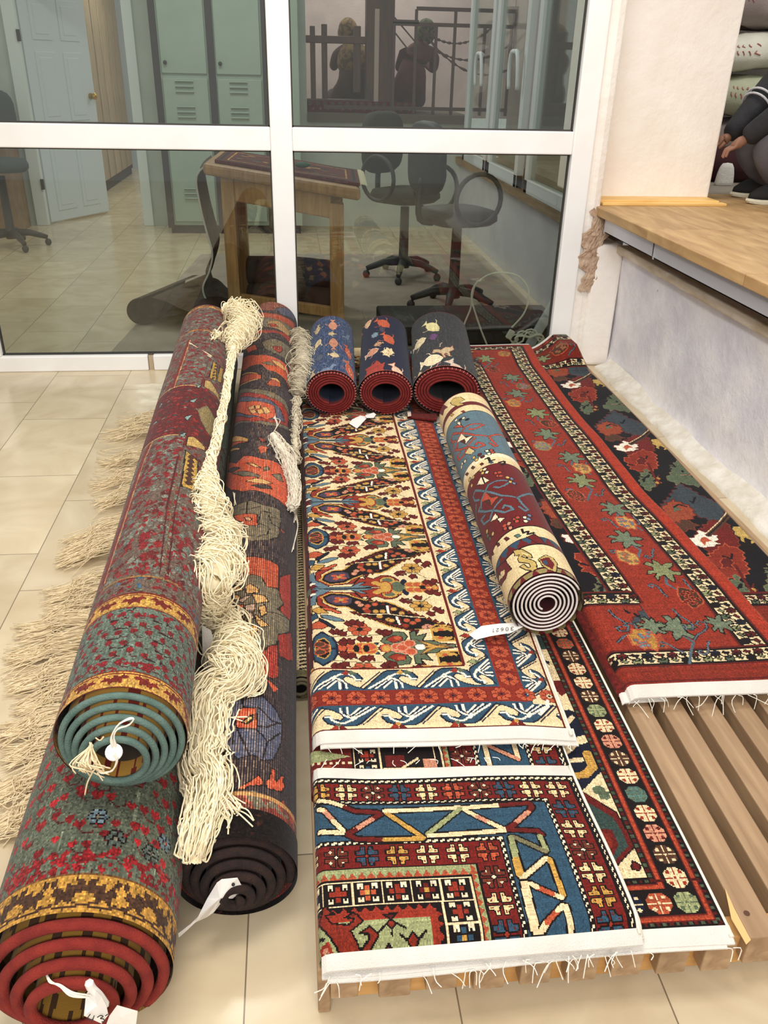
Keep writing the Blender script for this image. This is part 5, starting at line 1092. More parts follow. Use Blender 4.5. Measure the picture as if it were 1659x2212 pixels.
gold_a = lambda q, d: (np.array((150, 112, 46)) if (math.sin(q*19)+math.sin(q*13.1)+.8*math.sin(d*120+q*7) < .7) else np.array((70, 48, 32))) if .012 < d < .08 else (np.array((118, 34, 28)) if d <= .012 else np.array((66, 60, 46)))
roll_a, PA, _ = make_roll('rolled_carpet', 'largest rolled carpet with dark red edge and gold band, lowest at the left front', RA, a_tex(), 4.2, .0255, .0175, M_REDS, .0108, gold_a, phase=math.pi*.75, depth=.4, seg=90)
# ---- C : reverse side out, big flowers
RC = Roll((-.148, 1.155, .122), (-.122, 4.63, .262), .119, None, .138)
def c_tex():
    W = math.pi*RC.r; NV = np.array((50, 42, 48)); OR = np.array((186, 74, 46)); RD = np.array((146, 42, 34)); GY = np.array((98, 92, 76)); BL = np.array((72, 78, 104)); GD = np.array((200, 146, 84)); K = np.array((28, 22, 22)); MV = np.array((168, 140, 122))
    cv = Cv(-W, W, 0, RC.L, .0028, NV, dv=.0034)
    a = lambda t: RC.cr(380, 640, .205, t); b = lambda t: RC.cr(380, 960, .205, t); c = lambda t: RC.cr(380, 1340, .208, t)
    p = lambda pts, col, ln=K, w=.0035: cv.poly(pts, col, ln, w)
    ext = lambda pts: pts                             # flowers run on round the roll
    # far flowers
    p(a('850,150 900,80 1060,40 1200,90 1260,200 1250,260 1100,160 950,150'), np.array((120, 62, 50))); p(a('1040,130 1150,120 1250,200 1250,260 1130,200'), BL); p(a('820,200 1000,180 1150,220 1250,290 1255,380 1130,300 960,230 830,240'), OR*.85); p(a('830,260 960,225 1120,270 1250,370 1250,460 1140,380 980,330 820,330'), GY); p(a('960,270 1090,260 1200,380 1190,430 1100,360 980,320'), np.array((150, 120, 78))); p(a('980,290 1050,290 1080,330 1000,320'), RD)
    p(a('750,420 830,370 960,360 1090,370 1200,430 1250,500 1240,560 1100,400 960,390 860,400'), RD); p(a('760,470 880,430 890,445 770,490'), GD); p(a('740,560 840,510 860,560 760,600'), OR)
    p(a('900,490 1000,450 1120,480 1220,570 1230,740 1150,660 1040,600 940,560'), GY); p(a('1020,530 1110,530 1130,570 1090,600 1030,560'), RD); p(a('1065,545 1095,545 1085,560'), MV)
    p(a('640,780 700,680 860,620 1030,640 1160,720 1210,860 1200,1000 1150,880 1050,800 960,780 900,720 780,740 720,790'), OR); p(a('1000,670 1090,690 1160,770 1150,790 1050,720'), GD); p(a('900,700 1000,690 1060,740 960,720'), GY)
    p(a('600,960 640,880 760,820 900,830 900,870 780,900 680,940'), OR*.95); p(a('690,830 860,810 870,825 700,840'), GD); p(a('600,950 740,905 860,870 880,880 740,920 620,980'), GD); p(a('950,930 1010,870 1090,900 1110,960 1020,950'), OR*.9); p(a('980,865 1060,865 1110,920 1090,910'), GD)
    # blue and orange flower
    p(a('470,1520 500,1330 540,1130 640,1010 820,980 1000,1010 1150,1100 1190,1200 1190,1420 1100,1380 960,1360 760,1330 600,1400 500,1440'), GY)
    p(a('520,1340 560,1130 680,1030 820,1020 1000,1070 1130,1140 1190,1270 1180,1380 1000,1330 800,1320 640,1330'), RD); p(a('540,1310 580,1160 680,1070 840,1070 1000,1100 1100,1190 1150,1330 1000,1300 760,1280 620,1280'), BL)
    p(a('620,1230 640,1140 760,1110 900,1110 1040,1160 1060,1270 960,1300 860,1260 740,1250'), OR)
    for t in ('760,1170 820,1150 830,1180 770,1200', '830,1150 890,1145 890,1180 840,1185', '770,1205 830,1190 850,1220 800,1240', '850,1195 920,1190 930,1230 870,1240', '900,1165 960,1170 1000,1220 940,1240'): p(a(t), GD, K, .003)
    p(a('480,1600 520,1510 650,1460 760,1500 760,1540 640,1560 520,1610'), OR*.98); p(a('520,1540 560,1490 640,1470 760,1500 755,1535 640,1530'), GD, K, .003); p(a('460,1660 560,1620 680,1600 660,1620 540,1650 450,1690'), GD); p(a('860,1590 900,1570 970,1590 960,1640 890,1660'), OR); p(a('850,1480 920,1500 960,1540 900,1530'), RD)
    # big orange palmette
    p(b('440,250 520,190 640,200 720,120 900,150 1060,190 1180,300 1190,480 1195,700 1100,600 960,520 800,480 700,500 580,480 490,430 460,330'), OR)
    p(b('600,310 720,280 890,330 870,350 700,335'), GY); p(b('1010,320 1100,310 1130,400 1080,380'), GY); p(b('920,240 980,230 980,270 930,280'), GY); p(b('730,390 840,355 930,370 1020,410 950,420 840,405'), GD); p(b('790,430 900,420 1000,440 1010,470 900,465'), NV); p(b('540,290 620,240 680,250 600,300'), NV*1.2); p(b('740,195 820,200 900,250 820,235'), GD)
    # grey flower with red eye
    p(b('520,720 640,640 780,590 930,640 1100,690 1110,800 1080,980 960,1010 800,1020 680,990 560,900'), GY); p(b('610,750 690,735 860,735 860,855 740,860 690,820 630,800'), OR*.95); p(b('720,765 790,770 800,800 740,800'), np.array((200, 150, 110)))
    for t in ('750,600 740,730', '670,690 780,680 900,650', '860,870 900,700 1000,720', '980,740 1010,830 1090,880', '860,820 990,880 960,950 860,970', '720,860 700,970 820,960', '980,760 1040,770 1100,790'): cv.stroke(b(t), .004, K)
    p(b('1100,880 1150,930 1160,940 1120,925'), OR*.7, None)
    # red flower on grey with gold petals
    p(b('720,1190 880,1190 1060,1260 1090,1290 1080,1520 960,1510 880,1400 760,1380 700,1420'), OR*.9); p(b('1090,1400 1210,1360 1215,1780 1190,1960 1100,1760 1090,1600'), RD)
    p(b('620,1480 720,1410 800,1370 900,1400 960,1500 1080,1530 1110,1640 1140,1680 1070,1740 1190,1850 1100,1952 600,1952'), GY)
    c0 = lambda t: c(t)
    p(c('560,0 1180,0 1180,110 1130,160 1060,170 1050,260 950,300 860,300 700,220 600,80'), GY)
    for t in ('610,1500 650,1480 720,1540 620,1560', '730,1500 780,1470 870,1520 870,1570 740,1570', '800,1580 930,1590 980,1660 850,1680', '870,1710 940,1690 960,1780 900,1820 880,1760', '830,1790 900,1840 930,1900 850,1890', '610,1600 640,1580 690,1620 620,1650'): p(b(t), GD)
    for t in ('650,1650 760,1590 790,1600 700,1670', '640,1700 720,1690 720,1760 650,1770', '720,1700 840,1680 830,1760 740,1760', '700,1780 800,1770 830,1840 760,1840', '690,1800 720,1850 780,1880 690,1880'): p(b(t), MV)
    p(b('640,1690 710,1690 710,1750 650,1760'), OR); p(c('710,80 760,50 860,60 840,120 770,170 720,140'), GD); p(c('820,0 900,0 970,60 880,70'), GD)
    p(c('840,310 940,310 950,270 1060,250 1070,590 1000,610 920,560 850,470'), RD); p(c('1060,150 1200,130 1220,420 1170,420 1070,370'), RD*.95)
    p(c('940,610 960,620 1060,710 1020,750'), OR, None)
    # blue flower
    p(c('440,1280 520,1000 580,790 700,830 900,790 1030,920 1110,1080 1090,1280 1010,1450 900,1460 800,1400 640,1440 520,1330'), BL); p(c('620,990 680,910 840,910 840,1130 640,1130 610,1060'), OR*.95); p(c('690,1060 740,1010 800,980 800,1030 730,1080'), GD, K, .005)
    for t in ('700,900 690,830', '850,900 1000,1050 1110,1080', '850,1100 950,1110 1060,1070', '830,1130 950,1260 900,1450', '640,1140 760,1400', '960,1260 1080,1170', '600,1140 590,1280'): cv.stroke(c(t), .0045, K)
    # little orange figures, gold line, red end
    p(c('610,1760 760,1680 860,1610 900,1660 910,1720 740,1730 700,1760'), OR); p(c('930,1680 970,1640 990,1540 1030,1560 1030,1640 1040,1680 1090,1610 1120,1620 1110,1680 1130,1730 1090,1790 990,1760 940,1740'), OR)
    v1 = RC.px(570, 1722)[1]; v0 = RC.px(560, 1766)[1]; ve = RC.px(530, 1800)[1]
    cv.rect(-W, W, 0, v1, np.array((124, 46, 38))); mottle(cv, -W, W, 0, v1, 170, [GY, np.array((150, 60, 44)), np.array((104, 50, 42))], .012, .022)
    cv.rect(-W, W, v1-.004, v1+.007, GD*.9)
    # other half of the roll, out of sight: the same flowers again
    for i in range(22):
        v = .3+i*.15; u = random.choice([-1, 1])*W*random.uniform(.72, .95); blossom(cv, u, v, .05, .06, [OR, GY, BL, RD][i % 4], [GD, RD, K][i % 3], i)
    # warp ribs of the reverse side, paler where worn along the top
    ux = np.abs(((cv.U/.0056) % 1)-.5)*2; rib = np.where(ux < .5, .80, 1.12)
    worn = np.exp(-((cv.U-.01)/.085)**2)*.50; nz = np.clip(RNG.normal(.5, .35, (cv.nv//6+1, cv.nu)), 0, 1).repeat(6, 0)[:cv.nv]
    k = (worn[None, :]*(ux > .55)[None, :]*nz)[..., None]; cv.a = cv.a*rib[None, :, None]*(1-k)+np.array((196, 158, 120))*k
    cv.a *= 1.13
    return cv.dirt(.09, .05, .05)
M_BLK = mat('black_overcast_edge', (34, 24, 22), .98, col2=(58, 36, 30), scale=40, bump=.8, bscale=300)
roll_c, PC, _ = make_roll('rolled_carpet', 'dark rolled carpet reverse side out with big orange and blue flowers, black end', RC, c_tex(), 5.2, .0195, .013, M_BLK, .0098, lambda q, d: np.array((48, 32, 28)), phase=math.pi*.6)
# black outer selvedge band of C
bs = Cv(-math.pi*RC.r, math.pi*RC.r, -.012, .055, .004, np.array((36, 26, 24))); mottle(bs, -.4, .4, -.012, .055, 60, [np.array((74, 40, 32)), np.array((26, 20, 20))], .004, .008); bs.dirt(.2)
_rc2 = Roll(RC.c0, RC.c1, RC.r+.0025, None, RC.r*(1+RC.g)+.0025); sheet('end_band', Cv.dirt(bs), lambda U, V: _rc2.S(U*_rc2.r/RC.r, V), roll_c)
# ---- N : thin roll squeezed between C and the pile
RN = Roll((-.012, 1.80, .046), (.000, 3.6, .046), .038)
def n_tex():
    W = math.pi*RN.r; cv = Cv(-W, W, 0, RN.L, .003, P_['navy']); cv.rect(-.02, W, 0, RN.L, P_['cream'])
    for i in range(int(RN.L/.016)): cv.stroke([(0, .016*i), (.022, .016*i+.01)], .006, P_['black'])
    cv.rect(.024, W, 0, RN.L, P_['maroon']); cv.rect(.03, .036, 0, RN.L, P_['gold']); cv.rect(-W, -.02, 0, RN.L, P_['blue'])
    for i in range(60): cv.ell(random.uniform(-W, -.02), random.uniform(0, RN.L), .012, .015, P_[random.choice(['cream', 'red', 'maroon'])])
    cv.rect(-W, W, 0, .03, P_['olive']); return cv.dirt(.12)
roll_n, _, _ = make_roll('rolled_carpet', 'thin rolled carpet with cream guard squeezed between the dark roll and the pallet', RN, n_tex(), 1.6, .010, .002, mat('olive_edge', (120, 112, 86), .95), .005, lambda q, d: np.array((40, 34, 32)))
# ---- D, E, F : three small animal carpets
FISH = {'fish': [(-1, .05), (-.6, .42), (-.1, .55), (.4, .35), (.62, .1), (1, .42), (.92, 0), (1, -.42), (.62, -.1), (.3, -.42), (-.2, -.55), (-.7, -.35)],
        'bird': [(-1, .2), (-.7, .5), (-.45, .35), (-.2, .1), (.3, .25), (.7, .1), (1, .3), (.85, -.2), (.3, -.35), (.2, -.8), (.05, -.8), (.05, -.4), (-.2, -.4), (-.25, -.8), (-.4, -.8), (-.38, -.3), (-.6, .05), (-.8, .1)],
        'turtle': [(-1, .1), (-.75, .2), (-.6, .5), (-.75, .85), (-.45, .7), (-.2, .62), (.2, .6), (.45, .85), (.6, .6), (.7, .25), (1, .3), (.9, 0), (.7, -.25), (.65, -.7), (.4, -.6), (0, -.65), (-.35, -.6), (-.6, -.85), (-.65, -.4), (-.8, -.1)]}
def beast(cv, R, kind, px_, col, s, rot=0, flip=1, line='black', dots=None):
    u, v = R.px(*px_); M0 = aff(0, 0, s*.85, s*.85, rot, flip); M = lambda x, y: (u+M0(x, y)[0]*.92, v+M0(x, y)[1]*2.1); cv.poly([M(*p) for p in FISH[kind]], col, P_[line], .0026)
    if dots is not None:
        for i in range(7): q = M(random.uniform(-.5, .3), random.uniform(-.3, .3)); cv.ell(q[0], q[1], .0032, .0036, dots, None, 0, 6)
    e = M(-.72, .14); cv.ell(e[0], e[1], .0032, .0032, P_['black'], None, 0, 6)
    for k in (-1, 1): cv.stroke([M(-.1, .5*k), M(.1, .8*k), M(.3, .85*k)], .004, col)
def animal_roll(label, R, base, base2, items, tex_seed, faded):
    W = math.pi*R.r; cv = Cv(-W, W, 0, R.L, .0028, base, dv=.0034)
    if faded:
        n = RNG.normal(0, 1, (cv.nv//7+1, cv.nu)).repeat(7, 0)[:cv.nv]; k = np.clip(.30+.34*n, 0, 1)[..., None]; cv.a = cv.a*(1-k)+base2*k
    for it in items: beast(cv, R, *it)
    r = random.Random(tex_seed)
    for i in range(26): 
        u = r.choice([-1, 1])*W*r.uniform(.62, .97); v = r.uniform(.03, R.L-.05); M = aff(u, v, .035, .035, r.uniform(0, 6)); cv.poly([M(*p) for p in FISH[r.choice(['fish', 'bird', 'turtle'])]], P_[r.choice(['cream', 'pink', 'orange', 'steel'])]*.9, P_['black'], .0026)
    cv.rect(-W, W, 0, .008, P_['maroon']*1.15)
    for i in range(int(W*2/.008)): cv.rect(-W+i*.008, -W+i*.008+.003, .008, .0105, P_['pink'])
    cv.rect(-W, W, R.L-.008, R.L, P_['maroon']); cv.dirt(.08, .03, .03)
    M_R = M_SMALL; T_, P, q = make_roll('rolled_carpet', label, R, cv, 5.0, R.t, .002, M_R, R.t*.47, lambda q, d: (np.array((112, 34, 30)) if d < .05 else base*.7), group=None, phase=math.pi*1.05, depth=.3, seg=48)  # past the edge the inner turns are darkened, shade put into their colour
    st = MB()                                        # pale whipping stitches round the outermost turn
    for i in range(0, 48, 1):
        a = P[i]; b = R.c0+(a-R.c0)*1.055; st.tube([a+(-.006)*R.d, b-.004*R.d, b+.004*R.d], .0011, 4)
    tag(st.build('whipping_stitches', mat('pink_stitch', (206, 150, 138), .9), T_)); return T_
M_SMALL = mat('dark_red_whipped_edge', (116, 28, 26), .95, col2=(138, 40, 34), scale=60, bump=.6, bscale=400)
cR = P_['cream']; pK = P_['pink']; oR = P_['orange']*1.05; sB = np.array((112, 134, 168)); dt = np.array((120, 70, 50)); F4 = lambda x, y: (600+x*.3014, 640+y*.3014)
RD_ = Roll((.150, 3.43, .302), (.196, 4.32, .302), .112, .100); RD_.t = .0105
roll_d = animal_roll('small faded blue rolled carpet with animals, leftmost of the three red edged rolls', RD_, np.array((38, 58, 104)), np.array((96, 116, 150)), [('fish', F4(395, 205), pK, .055, 1.6, 1, 'purple'), ('fish', F4(285, 240), cR*.85, .045, 1.4, 1, 'black', dt), ('fish', F4(390, 268), cR*.85, .030, 0), ('fish', F4(285, 345), cR*.92, .046, 1.1, -1, 'black', dt), ('fish', F4(400, 340), pK*.95, .055, 1.6, -1, 'black', dt), ('fish', F4(400, 420), cR*.9, .038, 3), ('fish', F4(505, 400), oR, .055, 1.9, 1, 'black', cR), ('bird', F4(355, 520), sB, .062, .3, -1, 'navy'), ('fish', F4(515, 530), oR, .062, 2.0, 1, 'pink', cR), ('bird', F4(495, 290), sB*.9, .05, 1, 1, 'navy'), ('fish', F4(245, 580), cR*.85, .05, 1.5, 1), ('turtle', F4(300, 440), sB*.7, .03, 1)], 3, True)
RE_ = Roll((.386, 3.42, .302), (.472, 4.31, .302), .119, .100); RE_.t = .0105
roll_e = animal_roll('small navy rolled carpet with bright animals, middle of the three red edged rolls', RE_, np.array((24, 32, 68)), np.array((36, 44, 84)), [('fish', F4(645, 190), np.array((232, 190, 150)), .062, 1.6, 1, 'black', dt), ('fish', F4(750, 190), oR, .066, 2.4, 1, 'black'), ('fish', F4(548, 210), pK, .042, 1.3), ('fish', F4(592, 305), np.array((190, 110, 80)), .062, 1.5, -1, 'black', dt), ('turtle', F4(695, 278), np.array((120, 150, 170)), .030, .4), ('fish', F4(723, 340), np.array((196, 150, 110)), .034, .2, 1, 'black', dt), ('fish', F4(790, 300), oR, .062, 2.2), ('fish', F4(670, 405), pK, .050, .2, -1, 'white'), ('turtle', F4(790, 400), cR, .044, .8, 1, 'black', dt), ('fish', F4(580, 440), cR*.92, .040, 1, 1, 'black', dt), ('turtle', F4(690, 525), np.array((176, 60, 48)), .072, .3), ('fish', F4(855, 540), np.array((228, 192, 168)), .062, 2.1, 1, 'orange'), ('fish', F4(745, 235), P_['purple'], .035, 2)], 5, False)
RF_ = Roll((.650, 3.405, .312), (.764, 4.30, .312), .147, .112); RF_.t = .0125
roll_f = animal_roll('small charcoal rolled carpet with animals, rightmost and widest of the three red edged rolls', RF_, np.array((44, 46, 52)), np.array((72, 74, 78)), [('turtle', F4(895, 180), cR*.9, .046, .4, 1, 'black', dt), ('fish', F4(1100, 215), np.array((214, 206, 150)), .075, 2.3), ('fish', F4(950, 250), sB, .060, 1.4, 1, 'purple'), ('turtle', F4(1115, 290), np.array((110, 70, 120)), .036, 1), ('fish', F4(1005, 345), np.array((222, 206, 168)), .072, .1, -1, 'black', dt), ('bird', F4(1190, 385), cR*.85, .070, .4, 1, 'orange'), ('fish', F4(935, 470), sB, .056, 1.7), ('fish', F4(945, 545), pK, .048, 1.6, -1), ('fish', F4(1095, 460), np.array((232, 214, 176)), .075, 0, -1, 'white'), ('fish', F4(1150, 540), np.array((224, 140, 140)), .075, .05, 1, 'purple'), ('bird', F4(990, 610), cR*.92, .064, .2, -1), ('fish', F4(1290, 530), np.array((216, 190, 170)), .085, 2.1, 1, 'steel'), ('fish', F4(870, 380), P_['red'], .035, 1)], 9, True)
# ---- G : hooked medallion carpet, white spiral end
RG = Roll((.645, 1.785, .300), (.682, 3.13, .300), .099, None, .106)
def g_tex():
    W = math.pi*RG.r; cv = Cv(-W, W, 0, RG.L, .0024, P_['ivory'], dv=.0028); K = P_['black']; T = lambda t: RG.cr(900, 680, .3164, t)
    vy = lambda y, x: RG.px(900+.3164*x, 680+.3164*y)[1]
    RDk = np.array((118, 28, 30)); ST = np.array((92, 122, 138)); CRM = np.array((228, 206, 158)); OR = np.array((192, 74, 52))
    rb = lambda a, b, c: cv.rect(-W, W, a, b, c)
    v = [vy(1790, 760), vy(1700, 760), vy(1620, 720), vy(1555, 700), vy(1500, 670), vy(1470, 660)]
    e0 = vy(1835, 800)
    rb(0, e0+.012, RDk); b0, b1 = e0+.004, vy(1748, 780)
    rb(b0, b1, RDk); rb(b1, vy(1590, 720), CRM); c0, c1 = vy(1590, 720), vy(1540, 700); rb(c0, c1, RDk); w0 = vy(1475, 640); rb(c1, w0, CRM)
    f1 = vy(1010, 420); rb(w0, vy(1060, 430), RDk); rb(vy(1060, 430), f1-.0, CRM); t1 = vy(680, 300); rb(vy(990, 400), t1, ST); rb(t1, vy(640, 280), CRM); rb(vy(640, 280), vy(620, 270), RDk); rb(vy(620, 270), vy(560, 240), CRM); rb(vy(560, 240), RG.L, RDk)
    for a in (b1, c0, c1, w0, vy(1060, 430), vy(990, 400), t1, vy(640, 280), vy(620, 270), vy(560, 240)): rb(a-.0022, a+.0022, K)
    # arrow points of the guards
    n = 16
    for i in range(n):
        u = -W+2*W*(i+.5)/n
        for a, b, col in ((b0+.006, b1-.004, np.array((150, 138, 84))), ):
            h = (b-a)/2; cv.poly([(u-.016, a+h*1.9), (u-.008, a+h*.9), (u-.004, a+h*.9), (u-.004, a+h*.2), (u+.004, a+h*.2), (u+.004, a+h*.9), (u+.008, a+h*.9), (u+.016, a+h*1.9)], col)
        h = c1-c0; cv.poly([(u-.017, c1), (u-.009, c1-.5*h), (u-.005, c1-.5*h), (u-.005, c0+.2*h), (u+.005, c0+.2*h), (u+.005, c1-.5*h), (u+.009, c1-.5*h), (u+.017, c1)], P_['blue'])
    # S figures in the cream band
    ol = np.array((196, 170, 96))
    S_ = '660,1610 720,1600 780,1635 790,1660 755,1655 730,1640 715,1650 790,1675 815,1690 825,1735 790,1750 740,1740 700,1720 730,1700 760,1725 780,1720 770,1700 700,1690 690,1665 700,1640 670,1645'
    cv.poly(T(S_), ol, K, .003); cv.stroke(T('720,1625 760,1640'), .004, CRM)
    cv.poly(T('830,1670 880,1640 930,1660 960,1700 955,1760 900,1740 860,1715'), ol, K, .003); cv.poly(T('840,1670 900,1655 940,1700 930,1740 870,1710'), RDk); cv.poly(T('860,1685 885,1675 900,1700 880,1710'), P_['blue'])
    cv.poly(T('545,1740 610,1680 620,1700 650,1735 620,1760 610,1800 580,1850 560,1840 590,1790 560,1770'), RDk, K, .003); cv.poly(T('570,1760 600,1740 600,1770 580,1800'), CRM)
    for du in (-.21, .20):
        for t, c in ((S_, ol),): cv.poly([(u+du, vv) for u, vv in T(t)], c, K, .003)
    # diamonds in cream bands
    for t, c in (('540,1565 560,1555 570,1570 555,1585', 'maroon'), ('595,1530 615,1515 635,1530 615,1545', 'maroon'), ('665,1510 695,1495 715,1510 690,1525', 'teal'), ('510,1630 522,1618 528,1635 518,1645', 'maroon'), ('430,1020 445,1008 460,1018 445,1030', 'maroon'), ('490,1010 510,998 525,1008 508,1018', 'blue'), ('370,1045 385,1030 400,1042 385,1055', 'brown'), ('225,685 240,672 255,682 242,695', 'gold'), ('300,660 318,652 332,660 318,670', 'red'), ('330,1090 345,1075 355,1085 345,1100', 'maroon')): cv.poly(T(t), P_[c], K, .002)
    # hooked medallions
    def med(o, s, ln, fills, tilt=1):
        M = lambda t: [(u, vv) for u, vv in T(t)]
        for t in ('400,1200 470,1205 580,1235 690,1250 820,1230', '440,1300 420,1340 470,1345 520,1335 580,1260', '470,1200 490,1160 540,1135 600,1130 640,1140 600,1165 560,1180 530,1175', '440,1200 400,1200 385,1240 395,1270 425,1265', '520,1335 600,1350 660,1330 640,1310 600,1300 590,1320', '520,1335 500,1400 460,1430 440,1400 465,1370', '690,1250 720,1290 760,1330 740,1340 700,1310', '470,1205 440,1270 440,1320'):
            pts = [(u+o[0], (vv-o[2])*s+o[1]) for u, vv in M(t)]; cv.stroke(pts, .0105, K if ln is not ST else np.array((60, 40, 44))); cv.stroke(pts, .008, ln)
        for t, c in fills: cv.poly([(u+o[0], (vv-o[2])*s+o[1]) for u, vv in M(t)], c, None)
    BRN = np.array((84, 44, 32)); fl = [('470,1225 570,1250 510,1310 450,1270', BRN), ('470,1210 510,1255 440,1280', OR), ('560,1240 510,1300 500,1255', OR)]
    vm = T('500,1260')[0][1]
    for du in (0, -.235, .235): med((du, vm, vm), 1, ST, fl)
    v2 = T('330,850')[0][1]
    for du in (.01, -.225, .245): med((du-.01, v2, vm), 1, OR, [('470,1225 570,1250 510,1310 450,1270', BRN), ('470,1210 510,1255 440,1280', P_['ivory']), ('560,1240 510,1300 500,1255', P_['ivory'])])
    for t, c in (('410,1165 440,1105 465,1155', P_['ivory']), ('445,1100 500,1130 465,1150', P_['ivory']), ('505,1415 540,1350 560,1390', P_['ivory']), ('545,1390 605,1385 570,1420', P_['ivory']), ('330,950 360,905 400,930 370,955', np.array((210, 190, 130))), ('250,775 300,745 320,770', OR*1.1), ('270,740 300,730 300,760', P_['ivory'])): cv.poly(T(t), c, K, .0025)
    for t, cs in (('440,1060 465,1055 450,1080 480,1075', (P_['yellow'], P_['ivory'])), ('540,1080 565,1075 555,1100 575,1100', (OR,)), ('600,1440 630,1425 605,1460 640,1455', (OR, P_['pink'])), ('670,1395 690,1385 685,1410', (OR,)), ('740,1385 765,1395 745,1410 770,1370', (P_['ivory'], sB)), ('480,1480 485,1510 520,1495 500,1530', (P_['yellow'], P_['green'])), ('360,1125 375,1165 385,1110', (P_['yellow'],)), ('270,720 300,715 320,705 345,715', (P_['ivory'], P_['black'])), ('390,975 430,955 410,990 450,970', (P_['yellow'], RDk)), ('480,930 510,925 495,950 520,940', (P_['ivory'], OR)), ('310,1020 330,1000 305,1040', (P_['ivory'],)), ('620,1110 650,1120 640,1140 665,1150', (P_['yellow'], sB))):
        for i, q in enumerate(T(t)): cv.ell(q[0], q[1], .0075, .0095, cs[i % len(cs)], K, .003, 8)
    # hooks of the cream band edges
    for t in ('720,1465 730,1490 760,1480 760,1500 800,1490', '560,1010 600,1000 600,1020 580,1025', '470,985 490,975 500,1000 530,990', '800,1500 830,1520 850,1560'): cv.stroke(T(t), .008, K)
    cv.poly(T('750,1520 800,1500 850,1530 880,1570 820,1560'), RDk, K, .003)
    cv.poly(T('230,600 250,570 300,560 330,580 290,600 330,610 280,625 240,615'), ol, K, .003); cv.poly(T('150,640 180,610 215,630 190,650 180,690 150,670'), RDk)
    return cv.dirt(.05, .02, .02)
M_WSP = mat('white_spiral_edge', (226, 218, 212), .9, bump=.4, bscale=400)
roll_g, PG, _ = make_roll('rolled_carpet', 'cream and wine rolled carpet with hooked medallions and a white spiral end', RG, g_tex(), 6.6, .0112, .0, M_WSP, .0029, lambda q, d: np.array((74, 24, 28)), phase=math.pi*.35, seg=48)
# ================================================================ fringes and paper tags
M_FRC = mat('cream_wool_fringe', (238, 222, 182), .9, col2=(248, 238, 208), scale=60); M_FRT = mat('tan_wool_fringe', (224, 202, 160), .9, col2=(238, 220, 184), scale=60); M_FRG = mat('grey_wool_fringe', (188, 176, 150), .9, col2=(210, 200, 176), scale=60); M_FRW = mat('white_wool_fringe', (226, 216, 196), .9)
def hit(p, rolls, off=.015):
    d = ray(*p); best = None
    for R in rolls:
        try:
            u, v = R.px(*p); P = np.array(R.S(np.array(u), np.array(v)))
        except Exception: continue
        o = EYE-R.c0; D = np.array([d@R.e1/R.r, d@R.e2/R.rz]); O = np.array([o@R.e1/R.r, o@R.e2/R.rz]); k = 1+R.g*v/R.L
        if (D@O)**2-(D@D)*(O@O-k*k) <= 0 or not -.02 < v < R.L: continue
        t = (P-EYE)@d
        if best is None or t < best[0]: best = (t, P)
    if best is None: return None
    return best[1]-off*d/np.linalg.norm(d)
def px_r(P, npx): return npx*np.linalg.norm(P-EYE)/FPX
def rope(parent, path, rads, rolls, n, mat_, sr, loose=.25, loops=True, name='fringe', core=True, fallback=.3):
    """hank of fringe strands lying along a line, every strand a thread of its own shape"""
    dist = []
    for p in path:
        c = [np.linalg.norm(h-EYE) for h in (hit((p[0]+dx, p[1]), rolls, 0) for dx in (-14, 0, 14)) if h is not None]; dist.append(min(c) if c else None)
    last = next((d for d in dist if d is not None), 2.)
    for i, d in enumerate(dist): last = dist[i] = last if d is None else d
    dist = np.array(dist); R = dist*np.array(rads, float)/FPX
    dm = np.minimum(dist, np.minimum(np.r_[dist[1:], dist[-1]]+.08, np.r_[dist[0], dist[:-1]]+.08))
    pts = np.array([EYE+(d-r*.75-.004)*ray(*p)/np.linalg.norm(ray(*p)) for p, d, r in zip(path, dm, R)])
    m = 120; C_ = smooth_path(pts, m); RR = np.interp(np.linspace(0, 1, m), np.linspace(0, 1, len(R)), R)
    for _ in range(6): C_[1:-1] = .25*C_[:-2]+.5*C_[1:-1]+.25*C_[2:]
    T_ = np.gradient(C_, axis=0); T_ /= np.linalg.norm(T_, axis=1)[:, None]
    view = EYE-C_; view /= np.linalg.norm(view, axis=1)[:, None]; X = np.cross(T_, view); X /= np.linalg.norm(X, axis=1)[:, None]; Y = np.cross(X, T_)
    mb = MB()
    if core: mb.tube(C_-Y*(RR*.25)[:, None], RR*(.62+.1*np.sin(np.arange(m)*.9)), 9)
    for k in range(n):
        i0 = random.uniform(0, m-4); a0 = random.uniform(0, 2*math.pi); st = []; ln = random.uniform(6, 16) if loops else random.uniform(14, 40); tw = random.uniform(1.2, 3.6)*(1 if random.random() < .8 else -1) if loops else random.uniform(-.8, .8)
        bul = random.uniform(.75, 1.0)+(random.random() < loose)*random.uniform(.1, .5); ns = 10 if loops else 12
        for j in range(ns):
            f = j/(ns-1); i = min(m-1.001, i0+ln*f); q = int(i); g = i-q; c = C_[q]*(1-g)+C_[q+1]*g; r = RR[q]*(.82+(bul-.82)*math.sin(math.pi*f)); a = a0+tw*f
            st.append(c+X[q]*r*math.cos(a)+Y[q]*r*.8*math.sin(a)+np.array([random.gauss(0, 1), random.gauss(0, 1), random.gauss(0, 1)])*RR[q]*.05)
        mb.tube(smooth_path(st, ns*2), sr*random.uniform(.8, 1.2), 4)
    return tag(mb.build(name, mat_, parent, smooth=True), kind='stuff')
BC = [RB, RC]
rope(roll_b, [(482, 672), (508, 668), (530, 686), (520, 712), (506, 740), (502, 765)], [12, 22, 28, 26, 16, 9], BC, 300, M_FRC, .0018, .45)
rope(roll_b, [(452, 728), (470, 722), (490, 730), (504, 742)], [6, 9, 12, 12], BC, 60, M_FRC, .0017, .5, core=False)
